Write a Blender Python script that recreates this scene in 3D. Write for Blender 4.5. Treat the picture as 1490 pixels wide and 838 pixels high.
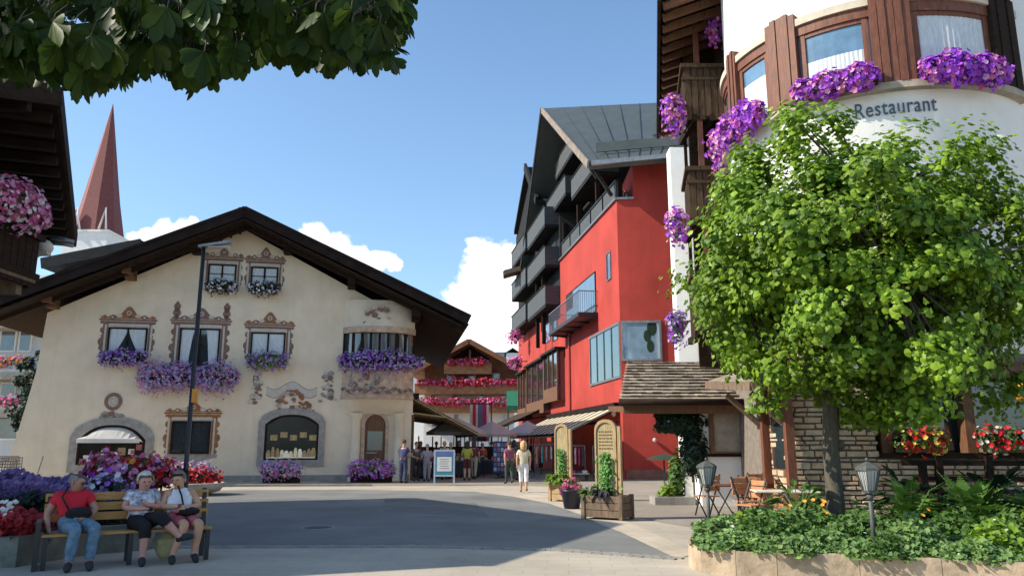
import bpy, bmesh, math, random
from mathutils import Vector, Matrix, noise
R = math.radians
random.seed(7)
S = bpy.context.scene
COL = S.collection
for _o in list(bpy.data.objects): bpy.data.objects.remove(_o)

# ------------------------------------------------------------------ camera
FOC, PITCH, EYE = 1120.0, math.atan(226/1120.0), 1.65
cam_d = bpy.data.cameras.new('camera'); cam = bpy.data.objects.new('camera', cam_d); COL.objects.link(cam)
cam.location = (0, 0, EYE); cam.rotation_euler = (R(90)+PITCH, 0, 0)
cam_d.sensor_width = 36; cam_d.lens = 36*FOC/1490; cam_d.clip_end = 3000; cam_d.clip_start = .05
S.camera = cam
CP, SP = math.cos(PITCH), math.sin(PITCH)
def ray(px, py):
    a = (px-745)/FOC; b = (419-py)/FOC
    return Vector((a, CP-b*SP, SP+b*CP))
def at(px, py, Y):
    r = ray(px, py); return Vector((0, 0, EYE)) + r*(Y/r.y)
def gnd(px, py, z=0):
    r = ray(px, py); return Vector((0, 0, EYE)) + r*((z-EYE)/r.z)
def proj(p):
    q = Vector(p)-Vector((0, 0, EYE)); f = q.y*CP+q.z*SP; u = -q.y*SP+q.z*CP
    if f < .01: return (-9999, -9999)
    return (745+FOC*q.x/f, 419-FOC*u/f)

# ------------------------------------------------------------------ light and sky
SUN_EL, SUN_AZ = 37.0, math.atan2(-.989, -.148)      # sun stands to the left, slightly behind the camera
S.view_settings.view_transform = 'Standard'; S.view_settings.look = 'None'
S.view_settings.exposure = 0.62; S.view_settings.gamma = 1
sd = bpy.data.lights.new('sun', 'SUN'); sd.energy = 4.6; sd.angle = R(.5); sd.color = (1, .91, .77)
sun = bpy.data.objects.new('sun', sd); COL.objects.link(sun)
_d = Vector((.989*math.cos(R(SUN_EL)), .148*math.cos(R(SUN_EL)), -math.sin(R(SUN_EL))))
sun.rotation_euler = _d.to_track_quat('-Z', 'Y').to_euler(); sun.location = (-30, -5, 40)
W = bpy.data.worlds.new('World'); S.world = W; W.use_nodes = True
wt = W.node_tree; wt.nodes.clear()
def WN(t, **k):
    n = wt.nodes.new(t)
    for a, b in k.items(): setattr(n, a, b)
    return n
wo = WN('ShaderNodeOutputWorld'); wb = WN('ShaderNodeBackground'); wb.inputs[1].default_value = .15
sky = WN('ShaderNodeTexSky', sky_type='NISHITA'); sky.sun_disc = False
sky.sun_elevation = R(SUN_EL); sky.sun_rotation = SUN_AZ % (2*math.pi); sky.air_density = 1.0; sky.dust_density = .6; sky.ozone_density = 1.6
tc = WN('ShaderNodeTexCoord'); sx = WN('ShaderNodeSeparateXYZ'); wt.links.new(tc.outputs['Generated'], sx.inputs[0])
def wm(op, a, b=None, c=None):
    n = WN('ShaderNodeMath', operation=op)
    for i, v in enumerate((a, b, c)):
        if v is None: continue
        if hasattr(v, 'links'): wt.links.new(v, n.inputs[i])
        else: n.inputs[i].default_value = v
    return n.outputs[0]
yy = wm('MAXIMUM', sx.outputs[1], .05)
cxy = WN('ShaderNodeCombineXYZ'); wt.links.new(wm('DIVIDE', sx.outputs[0], yy), cxy.inputs[0]); wt.links.new(wm('DIVIDE', sx.outputs[2], yy), cxy.inputs[1])
nz = WN('ShaderNodeTexNoise'); nz.inputs['Scale'].default_value = 21; nz.inputs['Detail'].default_value = 7; nz.inputs['Roughness'].default_value = .6
wt.links.new(cxy.outputs[0], nz.inputs['Vector'])
nz2 = WN('ShaderNodeTexNoise'); nz2.inputs['Scale'].default_value = 9; nz2.inputs['Detail'].default_value = 4
wt.links.new(cxy.outputs[0], nz2.inputs['Vector'])
acc = None
for (px, py, rr) in [(455,352,30),(488,358,28),(522,370,24),(549,379,24),(572,384,16),(430,350,24),
                     (708,378,40),(735,372,38),(690,402,38),(722,420,60),(680,440,44),(700,470,60),(750,400,50),(660,478,26),(745,478,60),(620,500,60),(690,520,60),
                     (238,335,24),(262,330,16),(215,342,16),(280,327,12),(190,346,12)]:
    r_ = ray(px, py)
    vd = WN('ShaderNodeVectorMath', operation='DISTANCE'); wt.links.new(cxy.outputs[0], vd.inputs[0]); vd.inputs[1].default_value = (r_.x/r_.y, r_.z/r_.y, 0)
    m_ = wm('SUBTRACT', 1.0, wm('DIVIDE', vd.outputs['Value'], rr/FOC*.95))
    acc = m_ if acc is None else wm('SMOOTH_MAX', acc, m_, .25)
dens = wm('ADD', acc, wm('MULTIPLY', wm('SUBTRACT', nz.outputs[0], .5), 2.6))
alp = WN('ShaderNodeMapRange', interpolation_type='SMOOTHSTEP'); wt.links.new(dens, alp.inputs[0]); alp.inputs[1].default_value = .02; alp.inputs[2].default_value = .38
ccr = WN('ShaderNodeValToRGB'); wt.links.new(wm('ADD', wm('MULTIPLY', nz2.outputs[0], .7), wm('MULTIPLY', nz.outputs[0], .5)), ccr.inputs[0])
ccr.color_ramp.elements[0].position = .38; ccr.color_ramp.elements[0].color = (3.6, 3.9, 4.5, 1)
ccr.color_ramp.elements[1].position = .62; ccr.color_ramp.elements[1].color = (6.2, 6.2, 6.3, 1)
# thin high veil, a little brighter towards the horizon
hz = WN('ShaderNodeMapRange'); wt.links.new(sx.outputs[2], hz.inputs[0]); hz.inputs[1].default_value = .62; hz.inputs[2].default_value = .0; hz.inputs[3].default_value = .0; hz.inputs[4].default_value = .30
tint = WN('ShaderNodeMixRGB', blend_type='MULTIPLY'); tint.inputs[0].default_value = 1; tint.inputs[2].default_value = (.80, .93, 1.0, 1); wt.links.new(sky.outputs[0], tint.inputs[1])
mh = WN('ShaderNodeMixRGB'); wt.links.new(hz.outputs[0], mh.inputs[0]); wt.links.new(tint.outputs[0], mh.inputs[1]); mh.inputs[2].default_value = (2.3, 3.45, 4.8, 1)
mxs = WN('ShaderNodeMixRGB'); wt.links.new(alp.outputs[0], mxs.inputs[0]); wt.links.new(mh.outputs[0], mxs.inputs[1]); wt.links.new(ccr.outputs[0], mxs.inputs[2])
wt.links.new(mxs.outputs[0], wb.inputs[0]); wt.links.new(wb.outputs[0], wo.inputs[0])
S.render.engine = 'CYCLES'
S.cycles.max_bounces = 8; S.cycles.transparent_max_bounces = 12

# ------------------------------------------------------------------ materials
MATS = {}
def mat(name, col, rough=.75, var=.12, vscale=3.0, bump=.0, bscale=30.0, metal=0, spec=.4, island=None, trans=0, stretch=None, emit=0, col2=None, streak=0):
    """procedural material: base colour broken up by noise, optional colours per loose piece (island), bump, translucency"""
    if name in MATS: return MATS[name]
    m = bpy.data.materials.new(name); m.use_nodes = True; t = m.node_tree; N = t.nodes; L = t.links
    b = N['Principled BSDF']; b.inputs['Roughness'].default_value = rough; b.inputs['Metallic'].default_value = metal
    b.inputs['Specular IOR Level'].default_value = spec
    tcn = N.new('ShaderNodeTexCoord'); src = tcn.outputs['Object']
    if stretch:
        mp = N.new('ShaderNodeMapping'); mp.inputs['Scale'].default_value = stretch; L.new(src, mp.inputs[0]); src = mp.outputs[0]
    if island:
        g = N.new('ShaderNodeNewGeometry'); cr = N.new('ShaderNodeValToRGB'); L.new(g.outputs['Random Per Island'], cr.inputs[0])
        el = cr.color_ramp.elements
        for i, c in enumerate(island):
            p = i/max(1, len(island)-1)
            e = el[0] if i == 0 else (el[1] if i == len(island)-1 and len(island) > 1 else el.new(p))
            e.position = p; e.color = (*c, 1)
        base = cr.outputs[0]
    else:
        rgb = N.new('ShaderNodeRGB'); rgb.outputs[0].default_value = (*col, 1); base = rgb.outputs[0]
    if var:
        n1 = N.new('ShaderNodeTexNoise'); n1.inputs['Scale'].default_value = vscale; n1.inputs['Detail'].default_value = 8; n1.inputs['Roughness'].default_value = .65
        L.new(src, n1.inputs['Vector'])
        mr = N.new('ShaderNodeMapRange'); L.new(n1.outputs[0], mr.inputs[0]); mr.inputs[1].default_value = .3; mr.inputs[2].default_value = .7
        mx = N.new('ShaderNodeMixRGB'); L.new(mr.outputs[0], mx.inputs[0])
        lo = N.new('ShaderNodeMixRGB'); lo.blend_type = 'MULTIPLY'; lo.inputs[0].default_value = 1; L.new(base, lo.inputs[1])
        k = 1-var*1.6; lo.inputs[2].default_value = (k, k, k*.98, 1)
        hi = N.new('ShaderNodeMixRGB'); hi.blend_type = 'MULTIPLY'; hi.inputs[0].default_value = 1; L.new(base, hi.inputs[1])
        k = 1+var*.9; hi.inputs[2].default_value = (k, k, k, 1)
        if col2:
            rg = N.new('ShaderNodeRGB'); rg.outputs[0].default_value = (*col2, 1); L.new(rg.outputs[0], lo.inputs[1])
        L.new(lo.outputs[0], mx.inputs[1]); L.new(hi.outputs[0], mx.inputs[2]); base = mx.outputs[0]
    if streak:                                   # rain streaks and large faded patches that belong to the render coat
        mp2 = N.new('ShaderNodeMapping'); mp2.inputs['Scale'].default_value = (2.2, 2.2, .16); L.new(tcn.outputs['Object'], mp2.inputs[0])
        n3 = N.new('ShaderNodeTexNoise'); n3.inputs['Scale'].default_value = 1.6; n3.inputs['Detail'].default_value = 9; n3.inputs['Roughness'].default_value = .7; L.new(mp2.outputs[0], n3.inputs['Vector'])
        r3 = N.new('ShaderNodeMapRange'); L.new(n3.outputs[0], r3.inputs[0]); r3.inputs[1].default_value = .5; r3.inputs[2].default_value = .74; r3.inputs[4].default_value = streak
        x3 = N.new('ShaderNodeMixRGB'); x3.blend_type = 'MULTIPLY'; L.new(r3.outputs[0], x3.inputs[0]); L.new(base, x3.inputs[1]); x3.inputs[2].default_value = (.50, .47, .44, 1); base = x3.outputs[0]
    L.new(base, b.inputs['Base Color'])
    if bump:
        n2 = N.new('ShaderNodeTexNoise'); n2.inputs['Scale'].default_value = bscale; n2.inputs['Detail'].default_value = 6; L.new(src, n2.inputs['Vector'])
        bp = N.new('ShaderNodeBump'); bp.inputs['Strength'].default_value = bump; bp.inputs['Distance'].default_value = .02
        L.new(n2.outputs[0], bp.inputs['Height']); L.new(bp.outputs[0], b.inputs['Normal'])
    if emit:
        L.new(base, b.inputs['Emission Color']); b.inputs['Emission Strength'].default_value = emit
    if trans:
        tr = N.new('ShaderNodeBsdfTranslucent'); L.new(base, tr.inputs[0]); ms = N.new('ShaderNodeMixShader'); ms.inputs[0].default_value = trans
        L.new(b.outputs[0], ms.inputs[1]); L.new(tr.outputs[0], ms.inputs[2]); L.new(ms.outputs[0], N['Material Output'].inputs[0])
    MATS[name] = m; return m
def glassmat(name, tint, rough=.06, mix=.75):
    if name in MATS: return MATS[name]
    m = mat(name, tint, rough, .25, 1.3, 0, spec=.9); b = m.node_tree.nodes['Principled BSDF']; b.inputs['Coat Weight'].default_value = 1; b.inputs['Coat Roughness'].default_value = .03
    return m

M = dict(
 plaster_cream = mat('cream_plaster', (.76, .63, .47), .9, .08, .9, .3, 22, streak=.14),
 plaster_white = mat('white_plaster', (.80, .79, .76), .9, .05, 1.2, .25, 30, streak=.16),
 plaster_red = mat('red_plaster', (.42, .048, .034), .85, .15, .45, .3, 25, streak=.34),
 grey_clad = mat('dark_cladding', (.030, .031, .032), .8, .3, 2, .2, 12, spec=.08, stretch=(1, 1, 6)),
 grey_rail = mat('grey_board', (.075, .082, .084), .7, .25, 2.5, .2, 12, stretch=(1, 1, 8)),
 grey_roof = mat('grey_metal_roof', (.085, .10, .095), .5, .12, 1.0, .05, 8, metal=.2),
 dark_wood = mat('dark_wood', (.030, .019, .014), .8, .3, 3, .4, 14, spec=.08, stretch=(1, 1, 5)),
 verge_wood = mat('verge_board', (.024, .016, .014), .8, .3, 2, .3, 14, spec=.08),
 brown_wood = mat('brown_wood', (.16, .075, .035), .7, .3, 3, .4, 16, stretch=(6, 6, 1)),
 red_wood = mat('reddish_wood', (.17, .062, .033), .6, .3, 3, .3, 16, stretch=(6, 6, 1)),
 old_wood = mat('weathered_wood', (.19, .13, .085), .85, .35, 3, .5, 16, stretch=(6, 6, 1)),
 balcony_wood = mat('balcony_wood', (.085, .055, .034), .85, .35, 3, .5, 16, stretch=(6, 6, 1), spec=.15),
 bench_wood = mat('bench_wood', (.52, .27, .08), .5, .2, 5, .2, 20, stretch=(1, 8, 8)),
 chalet_wood = mat('chalet_wood', (.24, .10, .045), .75, .25, 1.5, .2, 6),
 light_wood = mat('light_wood', (.45, .31, .16), .7, .25, 4, .3, 16, stretch=(5, 5, 1)),
 black_metal = mat('black_metal', (.018, .018, .02), .45, .2, 8, spec=.5),
 grey_metal = mat('grey_metal', (.25, .26, .27), .4, .2, 6, metal=.6),
 lamp_metal = mat('lantern_metal', (.09, .095, .09), .6, .3, 9, .3, 30, metal=.1),
 glass_dark = glassmat('dark_glass', (.035, .045, .05)),
 glass_shop = mat('shop_glass', (.02, .02, .018), .15, .2, 2, spec=.35),
 glass_sky = glassmat('sky_glass', (.09, .13, .16)),
 glass_blue = glassmat('blue_glass', (.22, .33, .42)),
 curtain = mat('net_curtain', (.62, .66, .68), .9, .22, 5, .3, 20, stretch=(14, 14, 1)),
 paint_mauve = mat('painted_mauve', (.24, .145, .115), .9, .25, 6, .1, 20),
 paint_ochre = mat('painted_ochre', (.34, .15, .06), .9, .35, 6, .1, 20),
 paint_grey = mat('painted_grey', (.34, .31, .28), .9, .2, 5, .1, 20),
 paint_pale = mat('painted_pale', (.56, .50, .43), .9, .12, 5, .1, 20),
 paint_pink = mat('painted_pink', (.50, .36, .27), .9, .25, 4, .1, 20),
 asphalt = mat('asphalt', (.19, .195, .187), .9, .22, .35, .5, 140),
 stonegrey = mat('grey_stone', (.30, .28, .25), .9, .2, 3, .4, 20),
 concrete = mat('concrete', (.38, .34, .28), .9, .2, 1.6, .4, 18),
 soil = mat('soil', (.05, .035, .022), .95, .3, 6, .6, 25),
 shingle = mat('wood_shingle', (.20, .165, .13), .9, .3, 3, .5, 20, island=[(.40,.34,.26),(.24,.19,.145),(.33,.27,.21),(.18,.145,.11)]),
 stones = mat('field_stone', (.3, .25, .2), .9, .22, 5, .7, 16, island=[(.50,.42,.31),(.38,.33,.26),(.58,.47,.33),(.30,.26,.20),(.46,.40,.32),(.52,.36,.22)]),
 mortar = mat('mortar', (.20, .17, .14), .95, .2, 6, .4, 30),
 tree_leaf = mat('maple_leaf', (.1,.2,.03), .5, .25, .55, island=[(.070,.16,.008),(.13,.26,.012),(.20,.36,.018),(.095,.20,.010),(.30,.46,.03)], trans=.42, spec=.45),
 chestnut_leaf = mat('chestnut_leaf', (.03,.07,.015), .5, .3, 3, island=[(.020,.040,.006),(.030,.062,.008),(.013,.026,.005),(.045,.080,.010)], trans=.22, spec=.15),
 leaf = mat('plant_leaf', (.05,.12,.02), .6, .2, 2, island=[(.06,.13,.02),(.13,.24,.03),(.20,.33,.04),(.09,.18,.03)], trans=.25),
 leaf_dark = mat('dark_plant_leaf', (.02,.05,.02), .6, .2, 2, island=[(.012,.03,.012),(.025,.055,.02),(.018,.045,.02)], trans=.2),
 leaf_blue = mat('blue_green_leaf', (.06,.13,.07), .6, .2, 2, island=[(.11,.21,.07),(.07,.14,.05),(.17,.30,.11),(.21,.33,.08)], trans=.25),
 leaf_lime = mat('lime_leaf', (.3,.42,.03), .6, .2, 2, island=[(.22,.34,.02),(.33,.46,.03),(.16,.28,.03)], trans=.3),
 leaf_fern = mat('fern_leaf', (.05,.12,.02), .6, .2, 2, island=[(.10,.22,.025),(.17,.32,.04),(.06,.14,.02)], trans=.3),
 bark = mat('bark', (.11, .095, .07), .95, .3, 5, .8, 18, stretch=(5, 5, 1)),
 purple = mat('purple_blossom', (.3,.1,.5), .6, 0, 3, island=[(.35,.05,.60),(.48,.08,.62),(.24,.04,.50),(.60,.12,.62),(.40,.10,.70)], trans=.3),
 lilac = mat('lilac_blossom', (.3,.25,.6), .6, 0, 3, island=[(.40,.33,.62),(.52,.46,.72),(.28,.20,.50),(.62,.58,.78),(.46,.35,.58)], trans=.3),
 magenta = mat('magenta_blossom', (.6,.1,.3), .6, 0, 3, island=[(.62,.06,.32),(.70,.20,.50),(.50,.04,.22),(.75,.45,.62)], trans=.3),
 pink = mat('pink_blossom', (.7,.2,.3), .6, 0, 3, island=[(.70,.10,.22),(.78,.28,.38),(.60,.05,.12),(.72,.18,.42)], trans=.3),
 redf = mat('red_blossom', (.7,.03,.03), .6, 0, 3, island=[(.65,.02,.03),(.78,.05,.03),(.50,.01,.02)], trans=.3),
 crimson = mat('crimson_leaf', (.3,.02,.03), .6, .1, 3, island=[(.30,.015,.025),(.42,.02,.03),(.20,.012,.02),(.50,.04,.04)], trans=.2),
 whitef = mat('white_blossom', (.8,.8,.78), .6, 0, 3, island=[(.8,.8,.76),(.66,.68,.64)], trans=.3),
 orangef = mat('orange_blossom', (.8,.3,.05), .6, 0, 3, island=[(.80,.25,.04),(.85,.45,.06)], trans=.3),
 yellowf = mat('yellow_blossom', (.8,.6,.1), .6, 0, 3, island=[(.80,.62,.10),(.7,.55,.06)], trans=.3),
 darkpurple = mat('dark_purple_flower', (.12,.08,.25), .7, 0, 3, island=[(.16,.10,.27),(.26,.17,.40),(.09,.06,.15),(.38,.28,.52),(.05,.07,.04),(.30,.18,.38)], trans=.2),
 skin = mat('skin', (.55, .30, .21), .6, .08, 8),
 cream_cloth = mat('cream_awning_fabric', (.80, .72, .56), .85, .1, 2, trans=.4),
 brown_cloth = mat('brown_awning_fabric', (.10, .065, .045), .85, .15, 2, trans=.1),
 white_cloth = mat('white_canvas', (.80, .79, .76), .85, .06, 3, trans=.45),
 green_paint = mat('green_paint', (.02, .16, .09), .6, .15, 3),
 slate = mat('red_spire_shingle', (.21, .060, .052), .7, .25, 4, .2, 20),
)
def cloth(name, col, var=.12): return mat(name+'_cloth', col, .85, var, 12, .15, 60)

# ------------------------------------------------------------------ scene helpers
def setp(o, label=None, cat=None, group=None, kind=None):
    if label: o['label'] = label
    if cat: o['category'] = cat
    if group: o['group'] = group
    if kind: o['kind'] = kind
    return o
def thing(name, label, cat, loc=(0, 0, 0), rz=0, group=None):
    o = bpy.data.objects.new(name, None); COL.objects.link(o); o.empty_display_size = .2
    o.location = loc; o.rotation_euler = (0, 0, rz); setp(o, label, cat, group); return o
def root_of(o):
    while o.parent: o = o.parent
    return o
def dup(o, loc=None, rz=None, parent=None, label=None, scale=None):
    c = o.copy(); COL.objects.link(c)
    if parent is not None: c.parent = parent
    if loc is not None: c.location = loc
    if rz is not None: c.rotation_euler = (0, 0, rz)
    if scale is not None: c.scale = (scale,)*3
    if label: c['label'] = label
    for ch in [k for k in KIDS.get(o.name, [])]:
        d = dup(ch, parent=c)
    return c
KIDS = {}
class MB:
    def __init__(s): s.v = []; s.f = []; s.m = []; s.sm = []
    def add(s, vs, fs, mi=0, smooth=False):
        b = len(s.v); s.v += [Vector(v) for v in vs]
        for f in fs: s.f.append([b+i for i in f]); s.m.append(mi); s.sm.append(smooth)
    def poly(s, pts, mi=0): s.add(pts, [list(range(len(pts)))], mi)
    def box(s, x0, x1, y0, y1, z0, z1, mi=0, xf=None):
        vs = [Vector((x, y, z)) for x in (x0, x1) for y in (y0, y1) for z in (z0, z1)]
        if xf: vs = [xf(v) for v in vs]
        s.add(vs, [(0,1,3,2),(4,6,7,5),(0,4,5,1),(2,3,7,6),(0,2,6,4),(1,5,7,3)], mi)
    def fbox(s, fr, u0, u1, z0, z1, d0, d1, mi=0):
        s.box(u0, u1, d0, d1, z0, z1, mi, lambda v: fr.p(v.x, v.z, v.y))
    def bar(s, p, q, w=.1, h=None, mi=0, up=(0, 0, 1)):
        p, q = Vector(p), Vector(q); h = h or w; d = (q-p).normalized(); up = Vector(up)
        if abs(d.dot(up)) > .98: up = Vector((0, 1, 0))
        a = d.cross(up).normalized(); b = a.cross(d).normalized()
        vs = [c + a*(sa*w/2) + b*(sb*h/2) for c in (p, q) for sa, sb in ((-1,-1),(1,-1),(1,1),(-1,1))]
        s.add(vs, [(3,2,1,0),(4,5,6,7),(0,1,5,4),(1,2,6,5),(2,3,7,6),(3,0,4,7)], mi)
    def tube(s, pts, rad, n=8, mi=0, caps=True, smooth=True):
        pts = [Vector(p) for p in pts]; rad = rad if isinstance(rad, (list, tuple)) else [rad]*len(pts)
        vs = []; ref = None
        for i, p in enumerate(pts):
            d = (pts[min(i+1, len(pts)-1)]-pts[max(i-1, 0)]).normalized()
            if ref is None: ref = Vector((1, 0, 0)) if abs(d.x) < .8 else Vector((0, 1, 0))
            a = (ref - d*ref.dot(d)).normalized(); b = d.cross(a); ref = a
            for k in range(n):
                t = 2*math.pi*k/n; vs.append(p + (a*math.cos(t)+b*math.sin(t))*rad[i])
        fs = [(i*n+k, i*n+(k+1) % n, (i+1)*n+(k+1) % n, (i+1)*n+k) for i in range(len(pts)-1) for k in range(n)]
        if caps: fs += [list(range(n))[::-1], [(len(pts)-1)*n+k for k in range(n)]]
        s.add(vs, fs, mi, smooth)
    def lathe(s, prof, c=(0, 0), n=16, mi=0, a0=0, a1=2*math.pi, smooth=True):
        full = abs(a1-a0-2*math.pi) < 1e-6; m = n if full else n+1; vs = []
        for (r, z) in prof:
            for k in range(m):
                t = a0+(a1-a0)*k/n; vs.append((c[0]+r*math.cos(t), c[1]+r*math.sin(t), z))
        fs = [(i*m+k, i*m+(k+1) % m, (i+1)*m+(k+1) % m, (i+1)*m+k) for i in range(len(prof)-1) for k in range(n)]
        s.add(vs, fs, mi, smooth)
    def prism(s, fr, pts, d0, d1, mi=0):
        n = len(pts); vs = [fr.p(u, z, d0) for u, z in pts]+[fr.p(u, z, d1) for u, z in pts]
        s.add(vs, [list(range(n))[::-1], list(range(n, 2*n))]+[(i, (i+1) % n, n+(i+1) % n, n+i) for i in range(n)], mi)
    def vprism(s, pts, z0, z1, mi=0):
        n = len(pts); s.add([(p[0], p[1], z0) for p in pts]+[(p[0], p[1], z1) for p in pts],
              [list(range(n))[::-1], list(range(n, 2*n))]+[(i, (i+1) % n, n+(i+1) % n, n+i) for i in range(n)], mi)
    def slab(s, pts, t, mi=0):
        n = len(pts); a = [Vector(p) for p in pts]; nn = (a[1]-a[0]).cross(a[2]-a[0]).normalized()
        s.add(a+[p-nn*t for p in a], [list(range(n)), list(range(n, 2*n))[::-1]]+[(i, n+i, n+(i+1) % n, (i+1) % n) for i in range(n)], mi)
    def ball(s, c, r, n=10, mi=0, keep=None, jit=0):
        r = r if isinstance(r, (list, tuple)) else (r, r, r); c = Vector(c); vs = []; fs = []; m = n//2+1
        for i in range(m+1):
            for k in range(n):
                th = math.pi*i/m; ph = 2*math.pi*k/n; d = Vector((math.sin(th)*math.cos(ph), math.sin(th)*math.sin(ph), math.cos(th)))
                j = 1+random.uniform(-jit, jit); vs.append(c+Vector((d.x*r[0], d.y*r[1], d.z*r[2]))*j)
        for i in range(m):
            for k in range(n):
                th = math.pi*(i+.5)/m; ph = 2*math.pi*(k+.5)/n; d = Vector((math.sin(th)*math.cos(ph), math.sin(th)*math.sin(ph), math.cos(th)))
                if keep and not keep(d): continue
                fs.append((i*n+k, (i+1)*n+k, (i+1)*n+(k+1) % n, i*n+(k+1) % n))
        s.add(vs, fs, mi, True)
    def leafq(s, c, nrm, sz, asp=.6, mi=0, fold=.25, up=None):
        nrm = Vector(nrm).normalized(); a = nrm.cross(up or Vector((random.gauss(0,1), random.gauss(0,1), random.gauss(0,1)))).normalized(); b = nrm.cross(a)
        c = Vector(c); w = sz*asp*.5; l = sz*.5
        s.add([c-a*l, c-a*l*.1+b*w+nrm*sz*fold*.4, c+a*l, c-a*l*.1-b*w+nrm*sz*fold*.4], [(0,1,2),(0,2,3)], mi)
    def flower(s, c, nrm, r, mi=0, n=5):
        nrm = Vector(nrm).normalized(); a = nrm.orthogonal().normalized(); b = nrm.cross(a); t0 = random.random()*6
        c = Vector(c); s.add([c+(a*math.cos(t0+2*math.pi*k/n)+b*math.sin(t0+2*math.pi*k/n))*r+nrm*r*.3 for k in range(n)]+[c],
              [(k, (k+1) % n, n) for k in range(n)], mi)
    def build(s, name, mats, parent=None, label=None, cat=None, group=None, kind=None, origin=None, smooth=None, bevel=0):
        mats = mats if isinstance(mats, (list, tuple)) else [mats]
        if parent is not None:
            rt = root_of(parent); Mi = (Matrix.Translation(rt.location) @ rt.rotation_euler.to_matrix().to_4x4()).inverted()
            vs = [Mi @ v for v in s.v] if not getattr(s, 'local', False) else s.v
        elif origin is not None: o_ = Vector(origin); vs = [v-o_ for v in s.v]
        else: vs = s.v
        me = bpy.data.meshes.new(name); me.from_pydata([tuple(v) for v in vs], [], s.f)
        me.polygons.foreach_set('material_index', s.m); me.polygons.foreach_set('use_smooth', [bool(x) for x in s.sm] if smooth is None else [smooth]*len(s.f))
        for m_ in mats: me.materials.append(M[m_] if isinstance(m_, str) else m_)
        me.update()
        o = bpy.data.objects.new(name, me); COL.objects.link(o)
        if parent is not None: o.parent = parent; KIDS.setdefault(parent.name, []).append(o)
        elif origin is not None: o.location = origin
        if bevel:
            bv = o.modifiers.new('bevel', 'BEVEL'); bv.width = bevel; bv.segments = 2; bv.limit_method = 'ANGLE'
        setp(o, label, cat, group, kind); return o
def LMB():
    m = MB(); m.local = True; return m
class Frame:
    def __init__(s, o, U, n): s.o = Vector((o[0], o[1], 0)); s.U = Vector((U[0], U[1], 0)).normalized(); s.n = Vector((n[0], n[1], 0)).normalized()
    def p(s, u, z, d=0): q = s.o+s.U*u+s.n*d; return Vector((q.x, q.y, z))
    def px(s, px, py, d=0):
        r = ray(px, py); o = s.o+s.n*d; t = (o-Vector((0, 0, EYE))).dot(s.n)/r.dot(s.n); P = Vector((0, 0, EYE))+r*t
        return ((P-s.o).dot(s.U), P.z)
class TurnedFrame(Frame):
    """a facade modelled square to the axes and turned afterwards about its pivot; px() meets the turned plane"""
    def turn(s, piv, th):
        s.piv = Vector((piv[0], piv[1], 0)); s.th = th; c, n_ = math.cos(th), math.sin(th); s.rot = lambda v: Vector((s.piv.x+(v.x-s.piv.x)*c-(v.y-s.piv.y)*n_, s.piv.y+(v.x-s.piv.x)*n_+(v.y-s.piv.y)*c, v.z)); return s
    def px(s, px, py, d=0):
        o = s.rot(s.o+s.n*d); U = Vector((math.cos(s.th), math.sin(s.th), 0)); n = Vector((math.sin(s.th), -math.cos(s.th), 0))
        r = ray(px, py); t = (o-Vector((0, 0, EYE))).dot(n)/r.dot(n); P = Vector((0, 0, EYE))+r*t
        return ((P-s.rot(s.o)).dot(U), P.z)
    def w(s, u, z, d=0): return s.rot(s.p(u, z, d))
def fbx(mb, fr, px0, py0, px1, py1, d0, d1, mi=0):
    """axis aligned box on a facade between two facade points"""
    u0, z1 = fr.px(px0, py0); u1, z0 = fr.px(px1, py1); mb.fbox(fr, min(u0, u1), max(u0, u1), min(z0, z1), max(z0, z1), d0, d1, mi)

# ------------------------------------------------------------------ flowers
def mass(mb_l, mb_f, path, rad, nl, nf, ls=.07, fs=.035, droop=0, fmi=(0,), out=None, lmi=(0,)):
    """leaves and blossoms in a lumpy sausage along a path; blossoms sit on the outside"""
    path = [Vector(p) for p in path]; seg = len(path)-1; ph = random.random()*9
    def pt(t):
        x = t*seg; i = min(int(x), seg-1); return path[i].lerp(path[i+1], x-i)
    for k in range(nl+nf):
        isf = k >= nl; t = random.random(); c = pt(t)
        lump = .72+.5*abs(math.sin(t*seg*5.1+ph))*random.uniform(.6, 1)+.25*math.sin(t*17+ph)
        end = min(1, 6*min(t, 1-t)+.45)
        d = Vector((random.gauss(0,1), random.gauss(0,1), random.gauss(0,1))).normalized()
        if out is not None and d.dot(Vector(out)) < -.2 : d = d - 2*d.dot(Vector(out))*Vector(out)
        rr = (random.uniform(.82, 1.05) if isf else random.uniform(.3, .98))
        rx = rad if isinstance(rad, (int, float)) else rad[0]; rz = rx if isinstance(rad, (int, float)) else rad[1]
        p = c+Vector((d.x*rx, d.y*rx, d.z*rz))*rr*lump*end
        if droop and d.z < 0: p.z -= droop*random.random()**2
        n = (d+Vector((random.gauss(0,.35), random.gauss(0,.35), random.gauss(0,.35)+.15)))
        if isf: mb_f.flower(p, n, fs*random.uniform(.7, 1.25), random.choice(fmi))
        else: mb_l.leafq(p, n, ls*random.uniform(.6, 1.3), .6, random.choice(lmi))
def flower_box(label, p0, p1, fmats, rad=.22, nf=350, nl=350, ls=.07, fs=.035, droop=.15, group=None, trough=True, lmat='leaf', out=(0, -1, 0), tmat='dark_wood', name='flower_box', cat='flower box', lift=.12, mid=None, th=.16):
    p0, p1 = Vector(p0), Vector(p1); c = (p0+p1)/2
    t = thing(name, label, cat, c, 0, group)
    path = [p0]+([Vector(m) for m in mid] if mid else [])+[p1]
    if trough:
        b = MB()
        for a, e in zip(path[:-1], path[1:]): b.bar(a, e, .18, th, 0)
        b.build('trough', tmat, t)
    L, F = MB(), MB()
    mass(L, F, [p+Vector((0, 0, lift)) for p in path], rad, nl, nf, ls, fs, droop, tuple(range(len(fmats))), out)
    L.build('foliage', lmat, t); F.build('blossoms', list(fmats), t)
    return t

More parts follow.
